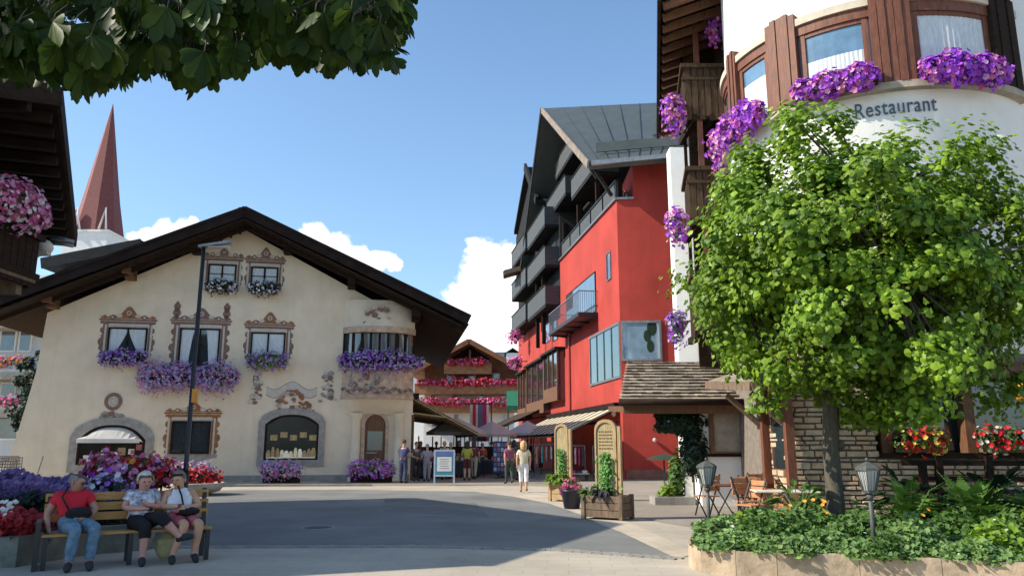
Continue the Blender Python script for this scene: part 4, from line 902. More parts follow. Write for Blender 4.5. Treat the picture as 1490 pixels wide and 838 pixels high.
f = LMB(); abox(f, -.29, .29, .56, 1.12, .22, 0, -.004, .006); f.build('poster', mat('poster_paper', (.62,.60,.58), .7, .1), pn)
f = LMB(); abox(f, -.34, .34, 1.15, 1.32, .22, 0, -.003, .006); f.build('header', mat('blue_header', (.10,.14,.32), .6, .1), pn)
f = LMB()
for i in range(5): abox(f, -.20+.02*(i % 2), .2-.03*(i % 3), .66+.09*i, .685+.09*i, .22, 0, -.007, .003)
f.build('print', mat('grey_print', (.2,.2,.24), .7), pn)
# market tables with goods
def stall(label, x, y, rz, cols, wdt=2.0):
    t = thing('market_stall', label, 'stall', (x, y, 0), rz, 'market stalls in the lane'); b = LMB(); b.box(-wdt/2, wdt/2, -.4, .4, .78, .84); b.build('table_top', 'old_wood', t)
    b = LMB(); b.box(-wdt/2, wdt/2, -.41, -.395, .1, .78); b.build('table_skirt', cloth('dark_skirt', (.04, .04, .06)), t)
    b = LMB(); b.box(-wdt/2, wdt/2, .38, .42, .84, 1.5); b.build('back_board', 'dark_wood', t)
    for sx_ in (-1, 1):
        b = LMB(); b.bar((sx_*(wdt/2-.06), .35, 0), (sx_*(wdt/2-.06), .35, 2.0), .05); b.build('leg', 'dark_wood', t)
    b = LMB()
    for i in range(26):
        u = random.uniform(-wdt/2+.1, wdt/2-.1); v = random.uniform(-.3, .35); h = random.uniform(.06, .22); r = random.uniform(.04, .10); b.box(u-r, u+r, v-r*.8, v+r*.8, .84, .84+h, random.randrange(len(cols)))
    b.build('goods', [cloth(n_, c_) for n_, c_ in cols], t); setp(t, kind=None); return t
random.seed(31)
gc = [('plum', (.22,.05,.14)), ('navy', (.04,.05,.14)), ('sand', (.45,.36,.24)), ('offwhite', (.6,.58,.54)), ('moss', (.14,.17,.05)), ('rust', (.35,.10,.04))]
stall('stall with plum and sand goods close to the painted house corner', -3.9, 38.5, R(75), gc[:4]); stall('stall behind the blue-framed board with pale goods', -2.6, 39.5, R(10), gc[2:5]); stall('dark-skirted stall in the middle of the lane', -1.0, 41, R(5), gc[1:4]); stall('farthest stall under the middle parasol', .3, 46, R(-5), gc[3:6]); stall('stall below the start of the far brown awning', 1.5, 52, R(80), gc[:3])
# blue menu / postcard racks
for i, (x, y, lab) in enumerate(((-.55, 38.2, 'dark blue postcard rack standing in the middle of the lane'), (.15, 40.2, 'grey postcard rack a little behind the dark blue one'))):
    t = thing('postcard_rack', lab, 'rack', (x, y, 0), R(12*i)); b = LMB(); b.box(-.38, .38, -.05, .05, .25, 1.75); b.build('panel', cloth('rack_blue', (.05,.07,.16)) if i == 0 else cloth('rack_grey', (.22,.23,.26)), t)
    b = LMB(); 
    for r_ in range(6):
        for c_ in range(4): b.box(-.33+c_*.17, -.20+c_*.17, -.075, -.052, .35+r_*.23, .52+r_*.23, (r_+c_) % 3)
    b.build('cards', [cloth('card_white', (.5,.52,.56)), cloth('card_blue', (.12,.2,.38)), cloth('card_rose', (.4,.15,.2))], t)
    b = LMB(); b.box(-.3, .3, -.25, .25, 0, .04); b.box(-.03, .03, -.03, .03, .04, .25); b.build('base', 'black_metal', t)
# clothes rails under the cream awning, every garment its own thing
def garment(label, rail_p, along, col, L_=.75, kind='shirt', grp='clothes hanging on the rails under the cream awning', wd=.26):
    t = thing('hanging_garment', label, 'garment', rail_p, math.atan2(along.y, along.x)+math.pi/2+random.uniform(-.25, .25), grp); b = LMB()
    pr = [(-.05, -.08), (-wd*.75, -.16), (-wd, -.5*L_), (-wd*.72, -.5*L_), (-wd*.62, -.34*L_), (-wd*.7, -L_), (wd*.7, -L_), (wd*.62, -.34*L_), (wd*.72, -.5*L_), (wd, -.5*L_), (wd*.75, -.16), (.05, -.08)]
    n = len(pr); b.add([(x, -.035, z) for x, z in pr]+[(x, .035, z) for x, z in pr], [list(range(n)), list(range(n, 2*n))[::-1]]+[(i, n+i, n+(i+1) % n, (i+1) % n) for i in range(n)]); b.build('cloth', cloth(*col), t)
    b = LMB(); b.tube([(0, 0, 0.02), (0, 0, -.07)], .008, 5); b.tube([(-wd*.7, 0, -.14), (0, 0, -.07), (wd*.7, 0, -.14)], .01, 5); b.build('hanger', 'black_metal', t)
def rail(label, p, q, z):
    p, q = Vector(p), Vector(q); t = thing('clothes_rail', label, 'clothes rail', ((p.x+q.x)/2, (p.y+q.y)/2, 0), 0, 'clothes rails under the cream awning'); b = MB(); b.tube([(p.x, p.y, z), (q.x, q.y, z)], .018); b.build('bar', 'grey_metal', t)
    for e in (p, q):
        b = MB(); b.tube([(e.x, e.y, 0.03), (e.x, e.y, z)], .018); b.tube([(e.x-.2, e.y, .03), (e.x+.2, e.y, .03)], .018); b.build('leg', 'grey_metal', t)
random.seed(41)
rails = [((2.35, 36.3), (3.35, 36.2), 1.55, 'near clothes rail behind the left arched board', [('magenta', (.45,.03,.20)), ('white', (.7,.7,.7)), ('black', (.02,.02,.025)), ('rose', (.6,.3,.32)), ('berry', (.30,.03,.12)), ('charcoal', (.05,.05,.06))]),
         ((3.7, 36.0), (4.9, 35.9), 1.55, 'near clothes rail beside the red corner pier', [('blush', (.62,.38,.36)), ('wine', (.22,.02,.05)), ('grey', (.3,.3,.32)), ('pale blue', (.35,.45,.55)), ('cherry', (.5,.05,.10)), ('navy', (.03,.04,.12))]),
         ((1.1, 38.6), (2.5, 38.3), 1.6, 'clothes rail to the right of the woman in white', [('salmon', (.6,.25,.2)), ('turquoise', (.05,.42,.40)), ('dusty pink', (.5,.3,.3)), ('cream', (.6,.55,.45)), ('maroon', (.2,.03,.04)), ('lavender', (.4,.35,.5))]),
         ((.9, 43), (2.2, 42.6), 1.6, 'farthest clothes rail beneath the cream awning', [('brown', (.14,.08,.05)), ('scarlet', (.55,.05,.04)), ('beige', (.45,.38,.28))])]
for p, q, z, lab, cols in rails:
    rail(lab, p, q, z); P_, Q_ = Vector((*p, z)), Vector((*q, z)); k = len(cols)
    for i, (cn, cc) in enumerate(cols):
        garment('%s top hanging on the %s' % (cn, lab), P_.lerp(Q_, (i+.7)/(k+.4)), (Q_-P_).normalized(), (cn.replace(' ', '_'), cc), random.uniform(.65, .95))
# boxed goods under the near rails
for i, (x, y, lab) in enumerate(((2.9, 35.9, 'grey display bench with folded clothes under the near rail behind the arched board'), (4.3, 35.6, 'grey display bench with folded clothes by the red corner pier'))):
    t = thing('display_bench', lab, 'bench', (x, y, 0), 0, 'display benches under the cream awning'); b = LMB(); b.box(-.6, .6, -.25, .25, .28, .34); b.build('top', 'concrete', t)
    for sx_ in (-.5, .5):
        b = LMB(); b.box(sx_-.04, sx_+.04, -.2, .2, 0, .28); b.build('leg', 'black_metal', t)
    b = LMB()
    for k in range(4): b.box(-.52+k*.27, -.30+k*.27, -.16, .14, .34, .42+.03*(k % 2), k % 3)
    b.build('folded_clothes', [cloth('card_white', (.5,.5,.5)), cloth('magenta', (.4,.03,.2)), cloth('navy', (.03,.04,.12))], t)

# pink flower baskets at the far end of the hotel facade
for i, (px, py, Y) in enumerate(((750, 488, 62), (751, 527, 61))):
    c = at(px, py, Y); t = thing('flower_basket', ['upper pink flower basket high on the far end of the hotel', 'lower pink flower basket on the far end of the hotel'][i], 'flower basket', c, 0, 'pink baskets at the far end of the hotel'); L_, F_ = MB(), MB(); mass(L_, F_, [c+Vector((-.3, 0, 0)), c+Vector((.3, 0, 0))], .5, 60, 160, .2, .11, .3, (0,)); L_.build('foliage', 'leaf_dark', t); F_.build('blossoms', ['magenta'], t)
    b = MB(); b.lathe([(.08, c.z-.35), (.28, c.z-.05), (.30, c.z)], (c.x, c.y), 10); b.bar((c.x, c.y, c.z), (c.x+.9, c.y, c.z+.1), .06); b.build('basket', 'dark_wood', t)

# ================================================================== LEFT BACKGROUND
# church spire
sp = at(140, 346, 120); top = at(161, 150, 120)
st_ = thing('church_tower', 'white church tower with a tall red shingled spire', 'church tower', (sp.x, 120, 0)); r0 = abs(at(172, 345, 120).x-at(111, 345, 120).x)/2*1.02
cx_ = (at(172, 345, 120).x+at(111, 345, 120).x)/2; cz = sp.z
b = MB(); b.box(cx_-r0, cx_+r0, 120-r0, 120+r0, 0, cz); b.box(cx_-r0*1.08, cx_+r0*1.08, 120-r0*1.08, 120+r0*1.08, cz, cz+.35); b.build('wall', 'plaster_white', st_)
b = MB(); o8 = [(cx_+r0*1.12*math.cos(a), 120+r0*1.12*math.sin(a), cz+.36) for a in [R(22.5+45*i) for i in range(8)]]
cz2 = cz+6; o9 = [(cx_+(x-cx_)*.72, 120+(y-120)*.72, cz2) for x, y, z in o8]
tp = (cx_+.2, 120, top.z); b.add(o8+o9+[tp], [(i, (i+1) % 8, 8+(i+1) % 8, 8+i) for i in range(8)]+[(8+i, 8+(i+1) % 8, 16) for i in range(8)]); b.build('spire', 'slate', st_)
b = MB()
for s in (-1, 1):
    u = cx_+(-r0*.50 if s < 0 else r0*.82); w_ = 1.0 if s < 0 else .55; b.tube([(u-w_, 120-r0*1.13, cz+.4), (u, 120-r0*1.0, cz+3.9), (u+w_, 120-r0*1.13, cz+.4)], .17, 5)
b.build('gable_trim', 'plaster_white', st_)
# house with dark roof between spire and painted house
y0 = 56; p = at(60, 400, y0); q = at(215, 352, y0); pk = at(113, 349, y0+6)
t = thing('dark_roofed_house', 'house with a dark flat-pitched roof and pale upper wall in front of the church', 'house', (-30, y0, 0)); b = MB()
qa = at(207, 350, y0); la = at(62, 378, y0); b.slab([la, qa, qa+Vector((0, 9, 0)), la+Vector((0, 9, 0))][::1], .7); b.bar(la+Vector((0, -.1, -.3)), qa+Vector((0, -.1, -.3)), .2, .8); b.build('roof', 'grey_clad', t)
b = MB(); b.add([(la.x+1, y0+.8, 0), (qa.x-.5, y0+.8, 0), (qa.x-.5, y0+.8, qa.z-.9), (la.x+1, y0+.8, la.z-.75)], [(0,1,2,3)]); b.add([(la.x+1, y0+8, 0), (qa.x-.5, y0+8, 0), (qa.x-.5, y0+8, qa.z-.9), (la.x+1, y0+8, la.z-.75), (la.x+1, y0+.8, 0), (qa.x-.5, y0+.8, 0), (qa.x-.5, y0+.8, qa.z-.9), (la.x+1, y0+.8, la.z-.75)], [(3,2,1,0), (4,0,3,7), (1,5,6,2), (7,3,2,6)]); b.build('wall', 'grey_clad', t)
# modern pale apartment block at the left edge
Y = 50; x0, x1 = at(-80, 500, Y).x, at(64, 500, Y).x
t = thing('apartment_block', 'pale modern apartment block with glass-fronted balconies at the left edge', 'building', ((x0+x1)/2, Y, 0)); b = MB(); b.box(x0, x1, Y+2, Y+9, 0, at(40, 396, Y).z); b.build('wall', mat('pale_block_wall', (.55,.57,.60), .8, .08), t)
for i, (yy, m_) in enumerate(((404, 0), (470, 1), (545, 1), (600, 1))):
    z = at(30, yy, Y).z; xr = x1-(.4 if i else -.3); b = MB(); b.box(x0, xr, Y, Y+2, z-.28, z); b.box(x0, xr, Y, Y+.1, z, z+.18); bo = b.build('balcony', 'concrete' if i else 'plaster_white', t)
    if i in (1, 2, 3):
        b = MB(); b.box(x0, xr-.3, Y+.02, Y+.05, z+.18, z+1.1); b.build('railing', glassmat('balcony_glass', (.28,.34,.38)), bo)
for (xa, xb, ya, yb) in ((2, 22, 478, 512), (30, 45, 474, 512), (0, 25, 415, 446), (35, 55, 420, 446), (2, 20, 556, 590), (30, 50, 556, 590), (-20, 26, 604, 640)):
    pa, pb = at(xa, ya, Y+1.95), at(xb, yb, Y+1.95); b = MB(); b.box(pa.x, pb.x, Y+1.9, Y+2, pb.z, pa.z); b.box(pa.x+.12, pb.x-.12, Y+1.88, Y+1.9, pb.z+.1, pa.z-.12, 1); b.build('window', ['plaster_white', 'glass_sky'], t)
for i, (x, yy, fm) in enumerate(((18, 528, ['pink', 'orangef']), (4, 586, ['pink']))):
    c = at(x, yy, Y); flower_box(['pink and orange balcony flowers on the pale apartment block, upper', 'pink balcony flowers on the pale apartment block, lower'][i], c+Vector((-1.6, 0, 0)), c+Vector((1.2, 0, 0)), fm, .35, 140, 200, .16, .1, .2, 'balcony flowers on the pale apartment block', trough=False)

# generic broadleaf / conifer tree
def tree(name, label, base, h, cr, cz_, nclump, nleaf, ls, lmat, trunk_r, rx=1, rz=1, seed=1, cat='tree', lean=(0, 0), group=None, branch=True, shell=.55, clump_r=.22, drop=None):
    random.seed(seed); base = Vector(base); t = thing(name, label, cat, base, 0, group); c = base+Vector((lean[0], lean[1], cz_))
    b = MB(); fork = base+Vector((lean[0]*.35, lean[1]*.35, max(cz_-cr*rz*.62, h*.2)))
    b.tube([base+Vector((0, 0, -.1)), base+Vector((0, 0, .25)), base.lerp(fork, .5)+Vector((.03, .02, 0)), fork], [trunk_r*1.35, trunk_r*1.05, trunk_r*.95, trunk_r*.85], 10)
    L = MB(); cl = []
    for i in range(nclump):
        d = Vector((random.gauss(0,1), random.gauss(0,1), random.gauss(0,1))).normalized(); rr = shell+(1-shell)*random.random()**.6
        if random.random() < .25: rr *= random.uniform(.3, .8)
        if drop and d.z < -.3: rr *= drop
        cl.append((c+Vector((d.x*cr*rx, d.y*cr*rx, d.z*cr*rz))*rr*(1+.10*math.sin(3*math.atan2(d.y, d.x)+seed)), d))
    if branch:
        for i, (p, d) in enumerate(cl):
            if i % 3: continue
            m_ = fork.lerp(p, .45)+Vector((0, 0, .12*cr)); k = trunk_r*random.uniform(.22, .42); b.tube([fork+Vector((0, 0, random.uniform(-.1, .5))), m_, fork.lerp(p, .95)], [k, k*.6, k*.25], 5)
    b.build('trunk', 'bark', t)
    for (p, d) in cl:
        R_ = cr*clump_r*random.uniform(.7, 1.25)
        for j in range(nleaf):
            e = Vector((random.gauss(0,1), random.gauss(0,1), random.gauss(0,.8))); e = e.normalized()*R_*random.random()**.4; nrm = (e.normalized()*.55+d*.5+Vector((random.gauss(0,.35), random.gauss(0,.35), .55+random.gauss(0,.3))))
            yield_leaf(L, p+e, nrm, ls*random.uniform(.6, 1.2))
    L.build('crown', lmat, t, smooth=False); return t
LEAF5 = [(0, -.46), (.24, -.38), (.46, -.26), (.44, .0), (.50, .20), (.30, .32), (0, .56), (-.30, .32), (-.50, .20), (-.44, .0), (-.46, -.26), (-.24, -.38)]
def yield_leaf(L, p, nrm, s, star=False):
    nrm = Vector(nrm).normalized(); a = nrm.cross(Vector((random.gauss(0,1), random.gauss(0,1), random.gauss(0,1)))).normalized(); b_ = nrm.cross(a)
    if star:
        cu_ = random.uniform(.1, .7); jt = [random.uniform(.78, 1.15) for _ in LEAF5]; vs = [p]+[p+a*x*s*j_+b_*y*s*j_-nrm*s*cu_*(abs(x)+max(0, y)*.6) for (x, y), j_ in zip(LEAF5, jt)]; L.add(vs, [(0, 2, 3, 4), (0, 4, 5, 6), (0, 6, 7, 8), (0, 8, 9, 10), (0, 10, 11, 12), (0, 12, 1, 2)]); return
    L.add([p-b_*s*.5, p+a*s*.42-b_*s*.05, p+b_*s*.55-nrm*s*.15, p-a*s*.42-b_*s*.05], [(0, 1, 2), (0, 2, 3)])
c = at(60, 540, 42); tree('leafy_tree', 'dark green tree between the painted house and the pale apartment block', (c.x, 42, 0), 8, 1.35, 4.0, 90, 70, .20, 'leaf_dark', .14, rz=2.1, seed=5)

# ================================================================== RESTAURANT (right)
TC = Vector((9.35, 19.05, 0)); TR = 3.5
rs = thing('restaurant_building', 'white round-fronted restaurant with brown-framed windows, stone ground floor and stacked timber balconies', 'restaurant', (TC.x, TC.y, 0))
b = MB()
b.lathe([(TR-.9, 3.9), (TR-.35, 4.15), (TR, 4.6), (TR, 16)], TC[:2], 64)
b.vprism([(6.6, 20.6), (14.5, 20.2), (16, 34), (8.4, 31)], 3.6, 17)
b.vprism([(9.3, 17.3), (20, 15.8), (22, 30), (10, 26)], 3.6, 17)
b.build('wall', 'plaster_white', rs)
def cyl(az, z, r): return Vector((TC.x+r*math.cos(az), TC.y+r*math.sin(az), z))
def azof(px, py, r=TR):          # where a view ray meets the round front
    d = ray(px, py); a = d.x**2+d.y**2; bb = -2*(d.x*TC.x+d.y*TC.y); cc = TC.x**2+TC.y**2-r*r; ds = bb*bb-4*a*cc
    t = (-bb-math.sqrt(max(ds, 0)))/(2*a); p = d*t; a_ = math.atan2(p.y-TC.y, p.x-TC.x); return (a_-2*math.pi if a_ > 0 else a_), p.z+EYE
ZS, ZT = 9.36, 11.25
def cband(mb, a0, a1, z0, z1, r0, r1, mi=0, n=None):
    n = n or max(2, int(abs(a1-a0)/.06)); P = []
    for i in range(n+1):
        a = a0+(a1-a0)*i/n; P.append([cyl(a, z0, r0), cyl(a, z0, r1), cyl(a, z1, r1), cyl(a, z1, r0)])
    vs = [v for p in P for v in p]; fs = [(0, 3, 2, 1), (4*n, 4*n+1, 4*n+2, 4*n+3)]
    for i in range(n):
        for k in range(4): fs.append((4*i+k, 4*i+(k+1) % 4, 4*i+4+(k+1) % 4, 4*i+4+k))
    mb.add(vs, fs, mi)
posts = [azof(1072, 120)[0], azof(1143, 90)[0], azof(1296, 60)[0], azof(1440, 70)[0]]
aL, aR = azof(1062, 130)[0], azof(1472, 60)[0]
b = MB(); cband(b, aL-.3, aR, ZT+.02, ZT+.20, TR-.1, TR+.16); b.build('hood', mat('pale_hood', (.55, .48, .38), .85, .15), rs)
b = MB(); cband(b, aL-.3, aR, ZT-.22, ZT+.02, TR-.05, TR+.10); b.build('lintel', 'red_wood', rs)
b = MB(); cband(b, aL-.3, aR, ZS-.16, ZS, TR-.05, TR+.20); b.build('sill', mat('sill_stone', (.42, .36, .28), .85, .2), rs)
spans = [(aL-.3, posts[0]-.05), (posts[0]+.09, posts[1]-.12), (posts[1]+.12, posts[2]-.125), (posts[2]+.125, posts[3]-.02)]
gl = MB(); cband(gl, aL-.35, aR-.05, ZS, ZT-.2, TR+.012, TR+.022, 0, 40); gl.build('glazing', glassmat('sky_reflection_glass', (.12, .22, .32), .05), rs)  # blue of the reflected sky is put into the glazing colour
for i, (a0, a1) in enumerate(spans):
    f = MB(); fw = .035
    cband(f, a0, a0+fw, ZS, ZT-.2, TR+.01, TR+.07); cband(f, a1-fw, a1, ZS, ZT-.2, TR+.01, TR+.07); cband(f, a0, a1, ZS, ZS+.1, TR+.01, TR+.06); cband(f, a0, a1, ZT-.32, ZT-.22, TR+.01, TR+.06)
    wf = f.build('window', 'red_wood', rs)
    if i:
        c = MB(); n = 26; zt_ = ZT-.3 if i == 3 else ZT-.75
        for k in range(n):
            aa, ab_ = a0+fw+(a1-a0-2*fw)*k/n, a0+fw+(a1-a0-2*fw)*(k+1)/n; ra, rb_ = TR+.026+.012*(k % 2), TR+.026+.012*((k+1) % 2)
            zt1 = zt_ if i != 2 else ZT-.95
            c.add([cyl(aa, ZS+.1, ra), cyl(ab_, ZS+.1, rb_), cyl(ab_, zt1, rb_), cyl(aa, zt1, ra)], [(0, 1, 2, 3)])
        c.build('curtain', 'curtain', wf)
for i, (a, hw) in enumerate(((posts[0]+.02, .07), (posts[1], .11), (posts[2], .115), (posts[3]+.11, .13))):
    b = MB(); n = 5
    for k in range(n):
        a0 = a-hw+2*hw*k/n; rr_ = TR+.19+(.025 if k in (1, 3) else 0); cband(b, a0, a0+2*hw/n-.004, ZS, ZT+.34+(.06 if k not in (0, 4) else 0), TR, rr_, 0, 2)
    b.build('post', ['red_wood', 'red_wood', 'red_wood', 'dark_wood'][i], rs)
# lettering on the curved wall
cu = bpy.data.curves.new('lettering', 'FONT'); cu.body = 'Restaurant'; cu.size = .52; cu.extrude = .012; cu.align_x = 'LEFT'; cu.space_character = 1.08
to = bpy.data.objects.new('tmp', cu); COL.objects.link(to); dg = bpy.context.evaluated_depsgraph_get(); dg.update()
tm = bpy.data.meshes.new_from_object(to.evaluated_get(dg)); bpy.data.objects.remove(to)
a0, z0 = azof(1245, 169); a1, _ = azof(1364, 165); xs = [v.co.x for v in tm.vertices]; wd_ = max(xs)-min(xs); zl_ = z0-.08
hs_ = abs(a1-a0)*TR/wd_
bmt = bmesh.new(); bmt.from_mesh(tm); bmesh.ops.triangulate(bmt, faces=bmt.faces); bmt.to_mesh(tm); bmt.free()
tb = MB(); tb.add([cyl(a0+(v.co.x-min(xs))*hs_/TR, zl_+v.co.y*max(.95, hs_), TR+.015+v.co.z) for v in tm.vertices], [tuple(p.vertices) for p in tm.polygons]); tb.build('lettering', mat('lettering_paint', (.09, .12, .17), .7, .1), rs, label='blue-grey word Restaurant in plain lettering on the white curved wall')
# flowers on the round front
def cpath(p0, p1, z0, z1, r, n=8):
    a, b_ = azof(p0, 150)[0], azof(p1, 130)[0]; return [cyl(a+(b_-a)*i/n, z0+(z1-z0)*i/n, r) for i in range(n+1)]
random.seed(51)
def tfl(label, p0, p1, z0, z1, fm, rad, nf, nl, droop=.35, r=TR+.36):
    P = cpath(p0, p1, z0, z1, r); c = P[len(P)//2]; t = thing('flower_box', label, 'flower box', c, 0, 'purple petunia boxes on the restaurant'); b = MB()
    for a_, e in zip(P[:-1], P[1:]): b.bar(a_, e, .2, .18)
    b.build('trough', 'dark_wood', t); L, F = MB(), MB(); mass(L, F, [p+Vector((0, 0, .14)) for p in P], rad, nl, nf, .10, .062, droop, tuple(range(len(fm))), (0, -1, 0)); L.build('foliage', 'leaf_dark', t); F.build('blossoms', fm, t)
tfl('purple petunias below the leftmost pane of the round restaurant window', 1066, 1118, ZS-.05, ZS-.0, ['purple', 'purple', 'magenta'], (.26, .34), 1100, 380, .2)
tfl('magenta and purple petunias below the middle pane of the round window', 1168, 1276, ZS+.02, ZS+.02, ['purple', 'magenta', 'purple', 'magenta', 'purple'], (.19, .24), 1200, 380, .12)
tfl('fullest purple petunia box, below the right pane over the lettering', 1340, 1442, ZS+.02, ZS+.0, ['purple', 'magenta', 'purple', 'purple'], (.24, .30), 1400, 420, .15)
# --- stone ground floor
GF = Frame((6.15, 17.3), (1, -.06), (-.06, -1)); GW = Frame((6.15, 17.3), (0, 1), (-1, 0))
b = MB(); b.vprism([(6.2, 17.36), (20, 16.55), (20, 22), (6.2, 22)], 0, 1.35); b.vprism([(6.2, 17.36), (8.0, 17.25), (8.0, 22), (6.2, 22)], 1.35, 3.95); b.vprism([(8.0, 17.9), (20, 17.3), (20, 22), (8.0, 22)], 1.35, 3.4); b.vprism([(8.0, 17.25), (20, 16.55), (20, 22), (8.0, 22)], 3.2, 3.95)
b.build('ground_floor_wall', 'mortar', rs)
def stone_face(fr, u0, u1, z0, z1, seed, hole=None, wmax=.55, hmin=.07, hmax=.16):
    random.seed(seed); b = MB(); z = z0
    while z < z1-.04:
        h = min(random.uniform(hmin, hmax), z1-z); u = u0-random.uniform(0, .3)
        while u < u1:
            w_ = random.uniform(.22, wmax); ua, ub = max(u, u0), min(u+w_, u1); u += w_
            if ub-ua < .05 or (hole and hole(( ua+ub)/2, z+h/2)): continue
            d = random.uniform(.035, .075); g_ = .010
            vs = []
            for (uu, zz) in ((ua+g_, z+g_), (ub-g_, z+g_), (ub-g_, z+h-g_), (ua+g_, z+h-g_)):
                vs.append(fr.p(uu+random.uniform(-.008, .008), zz+random.uniform(-.008, .008), 0))
            vs += [fr.p((v-fr.o).dot(fr.U)+(.015 if i in (0, 3) else -.015), v.z+(.014 if i < 2 else -.014), d) for i, v in enumerate(vs)]
            b.add(vs, [(4,5,6,7),(0,1,5,4),(1,2,6,5),(2,3,7,6),(3,0,4,7)])
        z += h
    return b
stone_face(GF, 0, 13, 0, 1.33, 61).build('stone_facing', 'stones', rs); stone_face(GF, 0, 1.86, 1.35, 3.9, 62).build('stone_facing', 'stones', rs); stone_face(GW, .02, 1.2, 0, 3.9, 63).build('stone_facing', 'stones', rs)
b = MB(); b.fbox(GF, 1.86, 13.5, 1.35, 1.45, -.3, .18); b.build('sill', 'dark_wood', rs)
b = MB()
b.fbox(GF, 1.95, 13.5, 3.05, 3.4, -.1, .1)
for u in (1.95, 3.75, 5.6, 7.6, 9.6): b.fbox(GF, u, u+.22, 1.45, 3.05, -.32, .02)
b.build('window', 'brown_wood', rs)
b = MB(); b.fbox(GF, 2.0, 13, 1.5, 3.1, -.5, -.45); b.build('glazing', 'glass_dark', rs)
# geranium boxes on the stone sill
random.seed(55)
for i, (px0, px1, lab, fm) in enumerate(((1292, 1372, 'red geraniums with yellow sprigs in the left box on the stone sill', ['redf', 'redf', 'yellowf']), (1412, 1500, 'red geraniums in the right box on the stone sill', ['redf', 'redf', 'whitef']))):
    u0 = GF.px(px0, 655)[0]; u1 = GF.px(px1, 655)[0]
    flower_box(lab, GF.p(u0+.1, 1.55, .25), GF.p(u1-.1, 1.55, .25), fm, (.26, .30), 170, 520, .11, .05, .1, 'geranium boxes on the stone sill', tmat='old_wood', lift=.2)
# wall behind the tables, side of the restaurant
BW = Frame((5.1, 21.35), (1, 0), (0, -1))
b = MB(); b.fbox(BW, 0, 1.5, 0, 2.85, -1, 0); b.build('side_wall', 'plaster_white', rs)
b = MB(); b.vprism([(6.55, 18.5), (6.9, 18.5), (6.9, 21.3), (6.55, 21.3)], 0, 3.5); b.build('side_wall', 'plaster_white', rs)
ux0, zz1 = BW.px(1036, 592); ux1, zz0 = BW.px(1084, 657); b = MB(); rr = (ux1-ux0)/2; uc = (ux0+ux1)/2; n = 12
def archp(e): return [(ux0-e, zz0-e*.6)]+[(uc-(rr+e)*math.cos(math.pi*i/n), zz1-rr*.75+(rr*.75+e)*math.sin(math.pi*i/n)) for i in range(n+1)]+[(ux1+e, zz0-e*.6)]
a_, o_ = archp(0), archp(.13)
for i in range(len(a_)):
    j = (i+1) % len(a_); b.add([BW.p(*a_[i], .08), BW.p(*a_[j], .08), BW.p(*o_[j], .08), BW.p(*o_[i], .08)], [(0,1,2,3)]); b.add([BW.p(*o_[i], .08), BW.p(*o_[j], .08), BW.p(*o_[j], 0), BW.p(*o_[i], 0)], [(0,1,2,3)])
wf = b.build('arched_window', 'brown_wood', rs); b = MB(); b.prism(BW, a_[::-1], .005, .03); b.build('shutter', mat('pale_shutter', (.34, .29, .23), .7, .2, 4), wf)
b = MB(); b.fbox(BW, 0, 1.46, 1.30, 1.38, 0, .08); b.fbox(BW, 1.28, 1.46, 1.38, 3.2, 0, .05); b.build('trim', 'dark_wood', rs)
# timber door post group on the side wall
for y in (17.0, 18.6):
    b = MB(); x = 5.95; b.box(x, x+.18, y, y+.18, 0, 3.0); b.build('porch_post', 'red_wood', rs)
b = MB(); b.box(6.1, 6.14, 17.3, 18.5, .9, 3.0); b.box(6.08, 6.11, 17.45, 18.35, 1.1, 2.8, 1); b.build('side_window', ['brown_wood', 'glass_dark'], rs)
b = MB(); b.box(5.75, 6.1, 16.9, 18.9, 0, .62); b.build('low_bench_wall', mat('orange_wood', (.42, .19, .09), .7, .2, 3), rs)
# small gabled porch roof
P = [at(1063, 560, 19.2), at(1100, 575, 16.9), at(1175, 575, 16.9), at(1160, 556, 19.2)]
b = MB(); z1, z2 = 3.35, 2.95
b.slab([(4.95, 19.6, 3.2), (5.15, 16.6, 2.95), (6.7, 16.6, 3.45), (6.6, 19.6, 3.7)], .1); pr = b.build('porch_roof', 'shingle', rs)
b = MB(); b.bar((4.93, 19.6, 3.1), (5.12, 16.55, 2.85), .08, .2); b.bar((5.12, 16.55, 2.85), (6.7, 16.55, 3.35), .08, .2); b.bar((5.3, 17.2, 2.75), (5.95, 17.2, 2.1), .1, .12); b.bar((5.2, 18.8, 2.8), (5.95, 18.8, 2.1), .1, .12); b.build('rafter', 'old_wood', pr)
